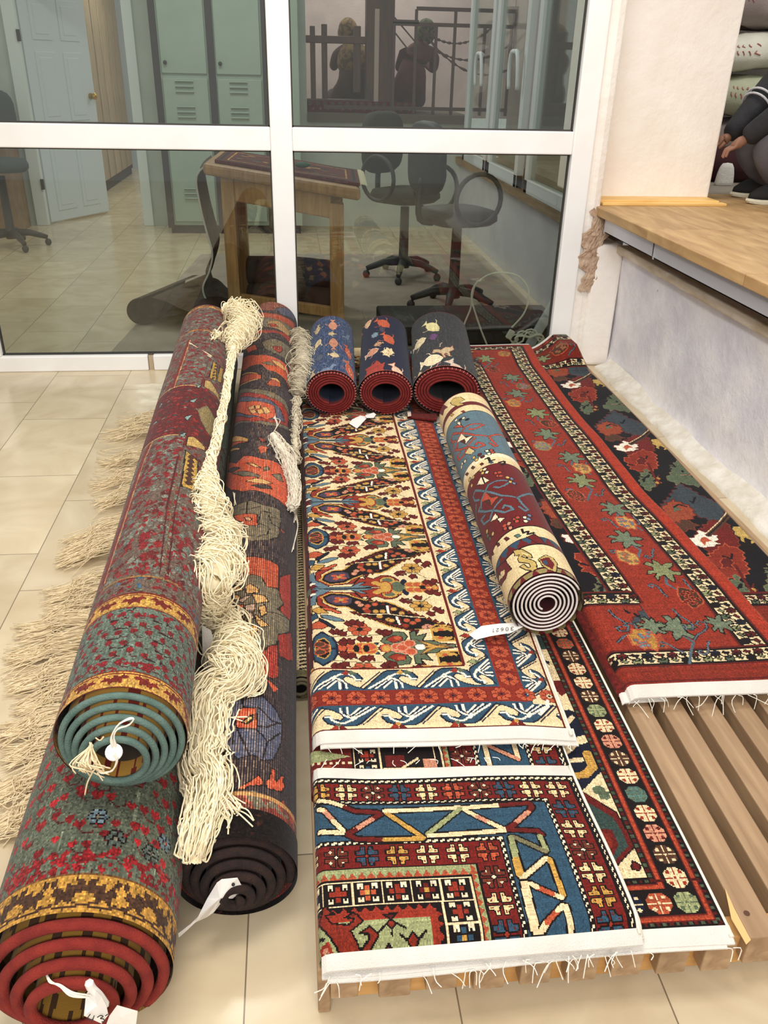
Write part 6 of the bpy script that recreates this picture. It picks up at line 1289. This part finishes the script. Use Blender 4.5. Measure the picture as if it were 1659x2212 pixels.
rope(roll_b, [(504, 750), (496, 800), (488, 850), (478, 900), (468, 950), (456, 990), (447, 1030)], [10, 8, 8, 9, 11, 12, 17], BC, 300, M_FRC, .0016, .06)
rope(roll_b, [(450, 1015), (446, 1050), (448, 1085), (462, 1120), (470, 1155), (464, 1190), (470, 1225), (455, 1260), (456, 1295), (474, 1330), (484, 1365), (504, 1400), (508, 1435), (482, 1462)], [17, 26, 33, 38, 44, 40, 46, 38, 40, 42, 44, 48, 50, 42], BC, 640, M_FRC, .0017, .35)
pth = [(497, 1400), (520, 1440), (500, 1475), (470, 1480), (450, 1520), (445, 1580), (440, 1640), (455, 1690), (440, 1750), (425, 1800), (412, 1850)]
rope(roll_b, pth, [30, 44, 40, 38, 44, 46, 46, 46, 36, 30, 24], BC, 420, M_FRC, .0018, .35, loops=False)
pth = [(410, 1590), (405, 1640), (415, 1700), (470, 1720), (505, 1760)]
rope(roll_b, pth, [16, 18, 22, 24, 14], BC, 70, M_FRC, .0017, .5, loops=False, core=False)
st = MB()                                             # a few stray loops over the dark roll
for line in ('555,1440 572,1470 560,1500 520,1495 500,1478', '500,1120 528,1150 530,1185 505,1200', '500,1200 530,1230 525,1260 500,1262', '505,1300 535,1330 528,1362 505,1365', '480,1040 505,1065 508,1090', '440,1780 485,1745 520,1750 548,1778', '470,1690 500,1725 525,1740', '495,1550 530,1552', '460,1720 490,1760 494,1790', '360,722 410,742 455,770', '455,735 480,700 492,690', '455,1030 480,1008', '420,1600 385,1640 372,1690', '430,1560 395,1600 380,1660'):
    P = [hit(p, BC, .012) for p in [tuple(map(float, t.split(','))) for t in line.split()]]; P = [p for p in P if p is not None]
    if len(P) > 1:
        for q in range(3): st.tube(smooth_path([p+np.array([random.gauss(0, .004), random.gauss(0, .004), random.gauss(0, .003)]) for p in P], 16), .0017, 4)
tag(st.build('stray_strands', M_FRC, roll_b, smooth=True), kind='stuff')
# tufts fanned out on the floor from the lowest roll
tf = MB()
for (rx_, ry_, tx_, ty_, n) in ((318, 905, 250, 918, 46), (296, 925, 212, 945, 30), (300, 980, 208, 1000, 46), (285, 1030, 190, 1052, 40), (282, 1060, 196, 1090, 40), (262, 1120, 128, 1178, 60), (250, 1160, 118, 1215, 60), (225, 1250, 88, 1290, 60), (220, 1280, 92, 1335, 60), (195, 1340, 30, 1368, 70), (175, 1385, 8, 1425, 80), (165, 1430, 12, 1480, 80), (150, 1480, 26, 1535, 70), (125, 1540, -10, 1590, 80), (110, 1590, 2, 1640, 80), (85, 1660, -30, 1720, 80), (60, 1730, -35, 1800, 80), (160, 1440, 60, 1550, 50), (128, 1560, 60, 1640, 40)):
    for i in range(n):
        a = onZ(rx_+random.gauss(0, 8), ry_+random.gauss(0, 13), .02+.05*random.random()); b = onZ(tx_+abs(random.gauss(0, 1))*22, ty_+random.gauss(0, 11), .004+.012*random.random()); fy = (a[1]-RA.c0[1])/(RA.c1[1]-RA.c0[1]); a = np.array([RA.c0[0]+(RA.c1[0]-RA.c0[0])*fy-.118-.012*random.random(), a[1], .035+.03*random.random()])
        md = (a+b)/2+np.array([random.gauss(0, .016), random.gauss(0, .022), .012+.022*random.random()]); m2 = a*.3+b*.7+np.array([random.gauss(0, .012), random.gauss(0, .018), .008*random.random()])
        tf.tube(smooth_path([a, md, m2, b+np.array([random.gauss(0, .008), random.gauss(0, .01), 0])], 12), .0015, 4)
tag(tf.build('fringe', M_FRT, roll_a, smooth=True), kind='stuff')
# fringe down the right of the dark roll
rope(roll_c, [(642, 715), (652, 745), (655, 780), (650, 820), (642, 850)], [14, 22, 24, 22, 14], [RC, RN], 220, M_FRG, .0017, .5)
rope(roll_c, [(640, 860), (640, 900), (638, 950), (640, 1000)], [9, 10, 10, 10], [RC, RN], 90, M_FRG, .0016, .4)
rope(roll_c, [(588, 938), (605, 965), (622, 1000), (634, 1040), (636, 1075), (630, 1096)], [12, 18, 18, 16, 14, 10], [RC], 170, M_FRW, .0015, .2, loops=False)
st = MB()
for line in ('590,935 600,915 592,900', '600,950 580,960', '640,1075 655,1085 656,1120 645,1148 634,1130', '648,1085 660,1110 650,1140', '634,1100 640,1140 632,1190', '612,960 640,975 655,990'):
    P = [hit(p, [RC], .012) for p in [tuple(map(float, t.split(','))) for t in line.split()]]; P = [p for p in P if p is not None]
    if len(P) > 1:
        for q in range(5): st.tube(smooth_path([p+np.array([random.gauss(0, .004)]*3) for p in P], 14), .0015, 4)
tag(st.build('stray_strands', M_FRW, roll_c, smooth=True), kind='stuff')
# ---- paper tags tied to the rolls
M_PAPER = mat('white_paper', (240, 236, 230), .7, col2=(228, 224, 220), scale=9, bump=.2, bscale=24); M_INK = mat('black_ink', (26, 24, 26), .6)
def px_sheet(name, parent, pts, dep, thick=.0012, m=None, bend=.006):
    """a scrap of paper: outline read off the photo, each corner at its own depth along Y; real thickness, gently curled"""
    P = np.array([onY(x, y, yy) if z is None else onZ(x, y, z) for (x, y), (yy, z) in zip(pts, dep)]); c = P.mean(0); n = len(P); d = (EYE-c)/np.linalg.norm(EYE-c)
    top = [*P]; cc = c+d*bend; v = top+[cc]+[p-d*thick for p in top]+[cc-d*thick]
    f = [(i, (i+1) % n, n) for i in range(n)]+[(n+1+(i+1) % n, n+1+i, 2*n+1) for i in range(n)]+[(i, n+1+i, n+1+(i+1) % n, (i+1) % n) for i in range(n)]
    return MB().add(v, f).build(name, m or M_PAPER, parent)
def ink(parent, strokes, fn, r=.0008):
    mb = MB()
    for s_ in strokes: mb.tube(smooth_path([fn(*map(float, t.split(','))) for t in s_.split()], 14), r, 5)
    return mb.build('handwriting', M_INK, parent)
c3 = lambda t: crop(0, 1650, .422, t)
ya = .835
o = px_sheet('price_tag', roll_a, c3('440,1180 470,1140 520,1190 545,1240 555,1285 520,1330 430,1290'), [(ya+.02, None)]*2+[(ya, None)]*5); o['label'] = 'white paper tag with 43 in ink'
px_sheet('price_tag', roll_a, c3('560,1290 600,1235 705,1265 695,1345 540,1345'), [(ya+.012, None)]*5)
fa = lambda x, y: onY(x*.422, 1650+y*.422, ya-.006)
ink(o, ['462,1282 448,1306 478,1308', '482,1290 470,1325', '498,1298 515,1288 528,1294 512,1304 530,1306 534,1318 520,1322', '540,1290 552,1282'], fa)
mb = MB(); L_ = [onY(x, y, yy) for (x, y), yy in zip(c3('235,1075 262,1108 300,1140 370,1175 455,1193'), (.90, .885, .875, .865, .845))]
for q in range(3): mb.tube(smooth_path([p+np.array([random.gauss(0, .0012)]*3) for p in L_], 20), .0014, 5)
for q in range(5): mb.tube([L_[0], L_[0]+np.array([random.uniform(-.014, .008), 0, random.uniform(.002, .016)])], .001, 4)
mb.build('tie_string', M_THR, roll_a)
mb = MB(); L_ = [onY(x, y, .852) for x, y in c3('455,1120 470,1150 505,1185 540,1235')]; mb.tube(smooth_path(L_, 16), .007, 6); mb.build('paper_twist', M_PAPER, roll_a, smooth=True)
# round seal on the upper roll
sc_ = onY(246, 1625, 1.125); mb = MB(); dv = (EYE-sc_)/np.linalg.norm(EYE-sc_); ux = np.cross(dv, (0, 0, 1)); ux /= np.linalg.norm(ux); uy = np.cross(ux, dv)
rr_ = [(.0005, .002), (.012, .002), (.0150, .0005), (.0150, -.002), (.0005, -.002)]
vv = [sc_+dv*z+ux*r*math.cos(a)+uy*r*math.sin(a) for r, z in rr_ for a in np.linspace(0, 2*np.pi, 20, endpoint=False)]
mb.add(vv, [(i*20+j, i*20+(j+1) % 20, (i+1)*20+(j+1) % 20, (i+1)*20+j) for i in range(4) for j in range(20)]); o = mb.build('round_seal', mat('white_plastic_seal', (232, 230, 232), .3), roll_b, smooth=True); o['label'] = 'round white plastic seal'
c2_ = lambda t: crop(0, 1150, .3858, t)
mb = MB(); L_ = [onY(x, y, 1.115) for x, y in c2_('640,1240 655,1270 640,1320 600,1345 560,1340 530,1290')]; L2 = [onY(x, y, 1.13) for x, y in c2_('640,1235 630,1180 625,1140 660,1080 720,1045 745,1050 720,1080 660,1100 640,1140 650,1200')]
for q in range(3): mb.tube(smooth_path([p+np.array([random.gauss(0, .001)]*3) for p in L_], 20), .0013, 5); mb.tube(smooth_path([p+np.array([random.gauss(0, .0008)]*3) for p in L2], 24), .0013, 5)
mb.build('tie_string', M_THR, roll_b)
tf = MB()
for q in range(46):
    a = onY(*c2_('%f,%f' % (510+random.gauss(0, 6), 1200+random.gauss(0, 10)))[0], 1.12); b = onY(*c2_('%f,%f' % (520+random.gauss(0, 42), 1330+random.gauss(0, 18)))[0], 1.09+random.gauss(0, .008)); m_ = (a+b)/2+np.array([random.gauss(-.006, .01), -.014, .002])
    tf.tube(smooth_path([a, m_, b], 9), .0013, 4)
for t in ('520,1340 490,1400 475,1470', '545,1345 575,1390', '535,1150 560,1165 580,1145'):
    tf.tube(smooth_path([onY(x, y, 1.09) for x, y in c2_(t)], 10), .0014, 4)
tag(tf.build('end_tuft', M_FRT, roll_b, smooth=True), kind='stuff')
# crumpled tag of the dark roll
yc = 1.10
P = c3('1110,608 1135,590 1215,582 1238,625 1230,660 1190,690 1150,690 1095,760 1060,785 1000,812 1015,780 1060,690'); o = px_sheet('price_tag', roll_c, P, [(yc, None)]*9+[(yc-.04, None)]*2+[(yc, None)], bend=.012); o['label'] = 'crumpled white paper tag'
px_sheet('paper_tail', roll_c, c3('1000,812 1015,780 975,820 912,868 915,890 960,850'), [(yc-.03, None)]*6, bend=.003)
MB().ball(onY(*c3('1194,618')[0], yc-.012), .0035, .0035, .0035, 8, 6).build('tag_knot', M_INK, roll_c)
# tag of the navy roll, tag 30621 of the hooked roll, woven label of the charcoal roll
c1_ = lambda t: crop(640, 880, .217, t)
px_sheet('price_tag', roll_e, c1_('525,160 555,120 640,80 690,90 700,110 605,210'), [(0, .205)]*6, bend=.004)
px_sheet('tag_tail', roll_e, c1_('685,80 770,50 795,70 770,105 700,105'), [(0, .215)]*5, bend=.004)
px_sheet('woven_label', roll_f, c1_('1105,45 1140,40 1145,85 1110,92'), [(0, .215)]*4, m=mat('beige_label', (206, 186, 166), .9), bend=.001)
cvf = Cv(0, 1, 0, 1, .05, P_['maroon']); cvf.dirt(.1); fp = [onZ(x, y, .206) for x, y in c1_('1100,55 1400,60 1400,125 1105,95')]
sheet('loose_edge', cvf, lambda U, V: tuple((fp[0][k]*(1-U)+fp[1][k]*U)*(1-V)+(fp[3][k]*(1-U)+fp[2][k]*U)*V for k in range(3)), roll_f, skirt=.007)
zt = .222; P = [(1013, 1371), (1040, 1352), (1078, 1347), (1118, 1345), (1130, 1354), (1104, 1367), (1060, 1374), (1028, 1382)]
o = px_sheet('price_tag', roll_g, P, [(0, zt-.008), (0, zt), (0, zt), (0, zt+.004), (0, zt+.006), (0, zt+.004), (0, zt), (0, zt-.01)], bend=.004); o['label'] = 'white paper tag inked 30621, lying upside down'
# the figures 3 0 6 2 1 read upside down: written from right to left, turned half round
def fg(x, y): return onZ(1110-x*9.6-y*.5, 1354+y*7.2+x*.9, zt+.0068)
ink(o, ['0,.9 .5,1 .6,.6 .25,.5 .6,.4 .5,0 0,.1', '1.2,.5 1.35,.95 1.65,.95 1.8,.5 1.65,.05 1.35,.05 1.2,.5', '2.8,.95 2.4,.6 2.4,.1 2.8,.05 2.9,.4 2.45,.45', '3.4,.8 3.7,1 3.9,.7 3.4,.05 3.9,.1', '4.4,.8 4.65,1 4.65,0'], lambda x, y: fg(x, y), .0007)

hk = hit((452, 1430), BC, 0); yk = hk[1] if hk is not None else 1.35
o = px_sheet('kilim_end', roll_b, [(436, 1350), (456, 1362), (478, 1440), (474, 1500), (446, 1494), (438, 1430)], [(yk-.02, None)]*6, m=M_WEB, bend=.003); o['label'] = 'white woven end of the upper roll under the fringe'
# ================================================================ people, sacks, store room
def skin(name, pts, edges, radii, mats, parent, sub=2):
    me = bpy.data.meshes.new(name); me.from_pydata([tuple(p) for p in pts], edges, []); o = bpy.data.objects.new(name, me); C.objects.link(o)
    base = WL[parent] if parent is not None else np.zeros(3); co = np.array(pts, float); org = np.array([co[:, 0].mean(), co[:, 1].mean(), co[:, 2].min()])
    me.vertices.foreach_set('co', (co-org).ravel()); o.location = org-base; WL[o] = org
    if parent is not None: o.parent = parent
    m = o.modifiers.new('skin', 'SKIN'); m.use_smooth_shade = True
    for i, r in enumerate(radii):
        sv = me.skin_vertices[0].data[i]; sv.radius = (r, r) if not isinstance(r, tuple) else r; sv.use_root = (i == 0)
    s = o.modifiers.new('sub', 'SUBSURF'); s.levels = s.render_levels = sub
    for mm in (mats if isinstance(mats, (list, tuple)) else [mats]): me.materials.append(mm)
    return o
def chain(*lists):
    pts, ed, rad = [], [], []
    for L in lists:
        st = None
        if isinstance(L[0], int): st = L[0]; L = L[1:]
        for p, r in L:
            pts.append(p); rad.append(r); i = len(pts)-1
            if st is not None: ed.append((st, i))
            st = i
    return pts, ed, rad
M_SKINT = mat('warm_skin', (140, 98, 76), .6); M_JKT = mat('black_jacket', (26, 26, 30), .85, col2=(38, 38, 42), scale=12, bump=.3, bscale=60); M_TRS = mat('grey_trousers', (78, 76, 82), .9, col2=(94, 92, 98), scale=8, bump=.5, bscale=30); M_HAIR = mat('dark_hair', (30, 24, 22), .8)
# person squatting on the platform; most of the figure is beyond the edge of the view
pz = .9; px0 = 2.768
pe = thing('person', 'person in black striped jacket and grey trousers squatting on the platform', 'person', (px0, 4.98, pz))
q = lambda x, y, z: (px0+x, 4.98+y, pz+z)
pts, ed, rad = chain([(q(.34, 0, .30), .15), (q(.33, 0, .46), .15), (q(.26, 0, .66), .17), (q(.20, 0, .80), .13), (q(.17, 0, .88), .062), (q(.13, 0, .95), .085), (q(.11, 0, 1.04), .10), (q(.12, 0, 1.11), .075)],
                     [0, (q(.20, -.10, .27), .10), (q(-.10, -.14, .33), .082), (q(.06, -.12, .10), .052), (q(.08, -.12, .05), .04), (q(-.05, -.13, .035), .035)],
                     [0, (q(.22, .12, .27), .10), (q(-.06, .16, .36), .082), (q(.10, .15, .10), .052), (q(.12, .15, .05), .04), (q(.0, .16, .035), .035)],
                     [3, (q(.17, -.17, .76), .07), (q(.02, -.20, .54), .055), (q(-.17, -.10, .36), .042), (q(-.23, -.08, .33), .030)],
                     [3, (q(.17, .17, .76), .07), (q(.02, .22, .55), .055), (q(-.16, .14, .40), .042), (q(-.22, .12, .37), .030)])
body = skin('body', pts, ed, rad, M_SKINT, pe)
def limb(name, P, m, par=None): 
    p_, e_, r_ = chain(P); return skin(name, p_, e_, r_, m, par or pe)
limb('jacket', [(q(.33, 0, .40), .175), (q(.28, 0, .60), .195), (q(.21, 0, .78), .165), (q(.18, 0, .85), .085)], M_JKT)
M_STRIPE = mat('grey_reflective_stripe', (196, 194, 198), .6)
def sleeve(sy, dy):
    A = [np.array(q(.18, sy*.13, .77)), np.array(q(.15, sy*.19, .72)), np.array(q(.02, sy*.21, .545)), np.array(q(-.08, sy*.16+dy, .46)), np.array(q(-.185, sy*.11+dy, .365)), np.array(q(-.225, sy*.10+dy, .335))]
    s_ = limb('sleeve', list(zip(A, (.095, .106, .096, .080, .064, .050))), M_JKT)
    for (i, f, r) in ((1, .25, .108), (2, .35, .096), (2, .62, .092)):
        c = A[i]*(1-f)+A[i+1]*f; t = A[i+1]-A[i]; t /= np.linalg.norm(t); u = np.cross(t, (0, 0, 1)); u /= np.linalg.norm(u); w_ = np.cross(u, t)
        MB().tube([c+r*(u*math.cos(a)+w_*math.sin(a)) for a in np.linspace(0, 2*np.pi, 24, endpoint=False)], .0065, 6, closed=True).build('stripe', M_STRIPE, s_, smooth=True)
sleeve(-1, 0); sleeve(1, 0)
for sy in (-1, 1):                                    # hand with five bent fingers
    w0 = np.array(q(-.232, sy*.10, .325)); p_, e_, r_ = chain([(w0+(.03, 0, .02), .026), (w0, .030), (w0+(-.035, 0, -.02), .032)])
    for k, (dy, ln) in enumerate(((-.026, .062), (-.009, .07), (.009, .066), (.025, .052))):
        b_ = w0+np.array([-.045, dy, -.03]); i0 = len(p_); p_ += [tuple(b_), tuple(b_+(-.6*ln, 0, -.25*ln)), tuple(b_+(-.75*ln, 0, -.85*ln))]; r_ += [.0095, .0088, .0078]; e_ += [(2, i0), (i0, i0+1), (i0+1, i0+2)]
    b_ = w0+np.array([-.01, -sy*.034, -.01]); i0 = len(p_); p_ += [tuple(b_), tuple(b_+(-.025, -sy*.012, -.024)), tuple(b_+(-.042, -sy*.004, -.04))]; r_ += [.012, .0105, .009]; e_ += [(1, i0), (i0, i0+1), (i0+1, i0+2)]
    skin('hand', p_, e_, r_, M_SKINT, pe)
for sy, dx in ((-1, 0), (1, .04)):
    limb('trouser_leg', [(q(.36, sy*.05, .30), .15), (q(.16+dx, sy*.11, .29), .128), (q(-.085+dx, sy*.15, .335), .112), (q(-.10+dx, sy*.15, .27), .108), (q(.03+dx, sy*.14, .15), .096), (q(.09+dx, sy*.14, .105), .088)], M_TRS)
    sx = px0+dx*1.2; yy = 4.98+sy*.145
    sh = MB(); n = 20
    prof = [(0, 1.0), (.02, 1.04), (.045, 1.0), (.075, .82), (.10, .5)]
    def foot(z, k, hgt=0):
        out = []
        for a in np.linspace(0, 2*np.pi, n, endpoint=False):
            cx, sn = math.cos(a), math.sin(a); L_ = .15; wd = .048+.008*max(0, -cx); out.append((sx+.0+L_*cx*k+.03*(1-k)*3, yy+wd*sn*k, pz+z+(.012*max(0, -cx-.6))))
        return out
    def rings(R_): return MB().add([p for r in R_ for p in r], [(i*n+j, i*n+(j+1) % n, (i+1)*n+(j+1) % n, (i+1)*n+j) for i in range(len(R_)-1) for j in range(n)]+[tuple(range(n))[::-1], tuple((len(R_)-1)*n+j for j in range(n))])
    so = rings([foot(.001, 1.0), foot(.014, 1.05), foot(.026, 1.04)]).build('shoe_sole', mat('cream_sole', (216, 212, 190), .7), pe, smooth=False)
    rings([foot(.026, 1.0), foot(.05, .98), foot(.075, .84), foot(.105, .58), foot(.135, .44)]).build('shoe', mat('black_shoe', (22, 21, 22), .8), pe, smooth=True)
    limb('sock', [(q(.08+dx, sy*.145, .10), .05), (q(.07+dx, sy*.145, .16), .054)], M_JKT)
hd = q(.11, 0, 1.04)
hr = MB().ball((hd[0]+.02, hd[1], hd[2]+.035), .105, .10, .10, 18, 12).build('hair', M_HAIR, pe, smooth=True)
fc = MB()
for sy in (-1, 1): fc.ball((hd[0]-.092, hd[1]+sy*.034, hd[2]+.0), .012, .014, .010, 10, 6); fc.ball((hd[0]+.0, hd[1]+sy*.10, hd[2]-.01), .02, .01, .03, 10, 6)
fc.ball((hd[0]-.105, hd[1], hd[2]-.03), .016, .014, .022, 10, 6).ball((hd[0]-.09, hd[1], hd[2]-.068), .014, .026, .007, 10, 6); fc.build('face', mat('face_skin', (160, 108, 84), .6), pe, smooth=True)
# weavers on the gallery, seen from behind
M_SHAWL = mat('wine_shawl', (92, 40, 40), .9, col2=(70, 34, 34), scale=18); M_SCARF = mat('olive_spotted_scarf', (98, 92, 62), .9, col2=(56, 58, 46), scale=26, detail=1, lo=.48, hi=.56); M_OCH = mat('ochre_flowered_scarf', (124, 96, 56), .9, col2=(84, 62, 44), scale=22, detail=1, lo=.46, hi=.56); M_BRND = mat('brown_dress', (76, 50, 44), .9)
def weaver(x, y, lean, hs, lab, dress, scarf, big):
    t = thing('person', lab, 'person', (x, y, 1.12)); w = lambda a, b, c: (x+a, y+b, 1.12+c)
    p_, e_, r_ = chain([(w(0, 0, .16), .17), (w(-lean*.25, .0, .32), .165), (w(-lean*.6, .02, .5), .155), (w(-lean*.9, .04, .60), .10), (w(-lean, .04, .66), .06), (w(-lean+hs*.04, .05, .72), .085), (w(-lean+hs*.05, .05, .80), .085)],
                       [0, (w(.16, .18, .12), .10), (w(.2, .45, .14), .075), (w(.02, .5, .06), .05)], [0, (w(-.16, .18, .12), .10), (w(-.22, .45, .14), .075), (w(-.06, .52, .06), .05)],
                       [3, (w(-lean*.9+.17, .06, .54), .065), (w(-lean+.18, .26, .42), .05), (w(-lean+.08, .44, .5), .035), (w(-lean+.07, .5, .5), .028)], [3, (w(-lean*.9-.17, .06, .54), .065), (w(-lean-.2, .26, .42), .05), (w(-lean-.12, .44, .5), .035), (w(-lean-.11, .5, .5), .028)])
    skin('body', p_, e_, r_, dress, t)
    h = w(-lean+hs*.05, .05, .77)
    k = MB().ball(h, .105, .115, .125, 18, 12)
    k.build('headscarf', scarf, t, smooth=True)
    if big:
        p_, e_, r_ = chain([(w(-lean*1.0, .02, .70), .11), (w(-lean*.8, .0, .52), .19), (w(-lean*.4, -.02, .34), .205)]); skin('shawl', p_, e_, r_, scarf, t)
    f = MB().ball((h[0]+hs*.085, h[1]+.06, h[2]-.02), .025, .03, .05, 10, 8); f.build('face', mat('weaver_face', (150, 108, 86), .6), t, smooth=True)  # one even skin colour for the face
    for s_ in (-1, 1):
        hnd = MB(); b = np.array(w(-lean+(.07 if s_ > 0 else -.11), .52, .5)); hnd.ball(b, .03, .035, .016, 10, 6)
        for i in range(4): hnd.tube([b+(-.02+.013*i, .03, 0), b+(-.022+.0145*i, .06, .008), b+(-.022+.0145*i, .078, -.004)], .0075, 6)
        hnd.tube([b+(s_*-.028, .0, 0), b+(s_*-.042, .03, .004)], .009, 6); hnd.build('hand', M_SKINT, t, smooth=True)
    return t
weaver(1.28, 9.95, -.14, 1, 'person in wine dress and olive spotted headscarf leaning right of the dark loom post', M_SHAWL, M_SCARF, False)
weaver(.72, 10.25, .0, -1, 'person wrapped in ochre flowered shawl sitting left of the dark loom post', M_BRND, M_OCH, True)
# store room behind the pillar
struct(MB().box(2.0, 5.2, 7.3, 7.4, .9, 3.2).build('wall_store', mat('dark_store_wall', (110, 104, 96), .9)))  # one even dark grey-brown wall colour
M_SACK = mat('woven_white_sack', (206, 206, 192), .8, col2=(184, 186, 170), scale=5, bump=.3, bscale=120); M_SACKG = mat('woven_grey_sack', (138, 128, 122), .85, col2=(118, 108, 104), scale=6, bump=.3, bscale=120); M_SACKD = mat('woven_khaki_sack', (176, 182, 156), .8, col2=(158, 164, 138), scale=6, bump=.3, bscale=120)
M_PRINT = mat('faded_red_print', (166, 104, 98), .9)
def sack(x, y, z, hx, hy, hz, rz, tilt, m, lab, prints):
    t = thing('sack', lab, 'sack', (x, y, z-hz), 'stacked sacks in the store room')
    n, mm = 28, 14; v = []; sg = lambda a, p: math.copysign(abs(a)**p, a)
    ca, sa, ct, s2 = math.cos(rz), math.sin(rz), math.cos(tilt), math.sin(tilt)
    def pt(a, b, k=1.0):
        X = hx*sg(math.cos(b), .45)*sg(math.cos(a), .55)*k; Y_ = hy*sg(math.cos(b), .6)*sg(math.sin(a), .6)*k; Z_ = hz*sg(math.sin(b), .8)*(1-.25*abs(math.cos(a))**4)*k+.008*math.sin(a*5+b*3)
        X, Z_ = X*ct-Z_*s2, X*s2+Z_*ct; return (x+X*ca-Y_*sa, y+X*sa+Y_*ca, z+Z_)
    for j in range(mm+1):
        for i in range(n): v.append(pt(2*math.pi*i/n, -math.pi/2+math.pi*j/mm))
    MB().add(v, [(j*n+i, j*n+(i+1) % n, (j+1)*n+(i+1) % n, (j+1)*n+i) for j in range(mm) for i in range(n)]).build('sack_body', m, t, smooth=True)
    if prints:
        pm = MB()
        for r_ in range(2):
            for i in range(9):
                a = -math.pi/2-.42+.09*i; b = .30-.32*r_; 
                if random.random() < .85: pm.tube([pt(a, b+.10, 1.004), pt(a+.02*random.choice([-1, 0, 1]), b+.03, 1.004), pt(a+.03, b-.04, 1.002)], .0042, 4)
        tag(pm.build('red_print', M_PRINT, t), kind='stuff')
    return t
sack(3.20, 6.35, 1.70, .42, .26, .115, .1, .08, M_SACK, 'white sack with red print, third from the bottom beside the pillar', True)
sack(3.30, 6.35, 1.42, .40, .27, .13, -.1, -.05, M_SACKD, 'pale khaki sack with red print behind the striped sleeve', True)
sack(3.22, 6.40, 1.15, .40, .27, .13, .2, .12, M_SACKG, 'grey brown sack low beside the pillar behind the hand', False)
sack(3.28, 6.35, 1.98, .44, .27, .15, 0, -.06, M_SACKG, 'grey sack lying on top of the white printed sack by the pillar', True)
sack(3.90, 6.10, 1.74, .30, .25, .17, .2, .2, M_SACK, 'plump white sack sagging at the right edge, upper of the right column', True)
sack(4.0, 6.27, 1.37, .32, .27, .16, .2, .1, M_SACK, 'white sack behind the person at the right edge of the view', True)
sack(3.98, 6.32, 1.06, .36, .27, .155, 0, 0, M_SACKD, 'khaki sack lowest of the right column behind the person', False)
b_ = MB(); M_WINE = mat('dark_wine_cloth', (58, 18, 22), .95, col2=(44, 14, 18), scale=8)
for (x, y, z, a, bb, c_) in ((3.05, 5.98, 1.0, .30, .16, .12), (3.25, 6.0, 1.03, .26, .16, .14), (2.92, 6.02, .98, .2, .14, .085)): b_.ball((x, y, z-.005 if z > 1 else z), a, bb, c_, 18, 10)
tag(b_.build('cloth_bundle', M_WINE, smooth=True), 'dark wine cloth bundle on the boards behind the pillar', 'cloth')
wc = onY(1580, 362, 5.6); b_ = MB().lathe([(.001, 0), (.062, 0), (.066, .02), (.06, .07), (.05, .11), (.034, .135), (.001, .14)], (wc[0]+.02, 5.7, .9), 9, sx=1, sy=.5); tag(b_.build('rag', mat('white_rag', (214, 212, 206), .9, bump=.4), smooth=True), 'small white rag beside the black shoe on the platform boards', 'rag')
wt = onY(1561, 305, 5.3); _ = MB().obox((wt[0], 5.3, wt[2]), (.95, 0, .3), (0, 1, 0), (-.3, 0, .95), .022, .0015, .05)
# ================================================================ light and camera
wd = bpy.data.worlds.new('World'); bpy.context.scene.world = wd; wd.use_nodes = True
wd.node_tree.nodes['Background'].inputs[0].default_value = (1, .97, .93, 1); wd.node_tree.nodes['Background'].inputs[1].default_value = .62
def area(name, loc, size, sy, power, col=(1, .96, .9), rot=(0, 0, 0)):
    l = bpy.data.lights.new(name, 'AREA'); l.shape = 'RECTANGLE'; l.size = size; l.size_y = sy; l.energy = power; l.color = col
    o = bpy.data.objects.new(name, l); C.objects.link(o); o.location = loc; o.rotation_euler = rot; return o
area('ceiling_lamp', (-.2, 1.2, 3.0), 1.4, .6, 40)
area('fill_light_front', (.2, -1.6, 2.7), 2.4, .9, 95, (1, .97, .94), (R_(52), 0, R_(-8)))  # added fill behind the camera, brightens the upright faces
area('ceiling_lamp', (1.0, 3.4, 3.0), 1.2, .5, 26)
area('ceiling_lamp', (-.62, 3.12, 3.0), .5, .28, 24)
area('ceiling_lamp_rear', (-.6, 7.5, 3.2), 1.2, .4, 26)
area('fill_light_gallery', (.9, 10.6, 3.3), 1.6, .4, 34)  # added fill to brighten the mauve gallery seen through the glass
area('ceiling_lamp_far', (-2.0, 12.5, 3.0), 1.2, .4, 26)
area('ceiling_lamp_store', (3.0, 5.2, 2.9), .8, .4, 16)
cam = bpy.data.cameras.new('camera'); co_ = bpy.data.objects.new('camera', cam); C.objects.link(co_)
cam.sensor_fit = 'VERTICAL'; cam.sensor_height = 36; cam.lens = FPX/2212*36; cam.clip_start = .05; cam.clip_end = 100
co_.matrix_world = Matrix(((*(RM[0][i] for i in range(3)), 0),)*0+tuple((RM[0][i], -RM[1][i], -RM[2][i], EYE[i]) for i in range(3))+((0, 0, 0, 1),))
sc = bpy.context.scene; sc.camera = co_
sc.view_settings.view_transform = 'Standard'; sc.view_settings.look = 'None'; sc.view_settings.gamma = 1; sc.view_settings.use_curve_mapping = False; sc.view_settings.exposure = 0.0
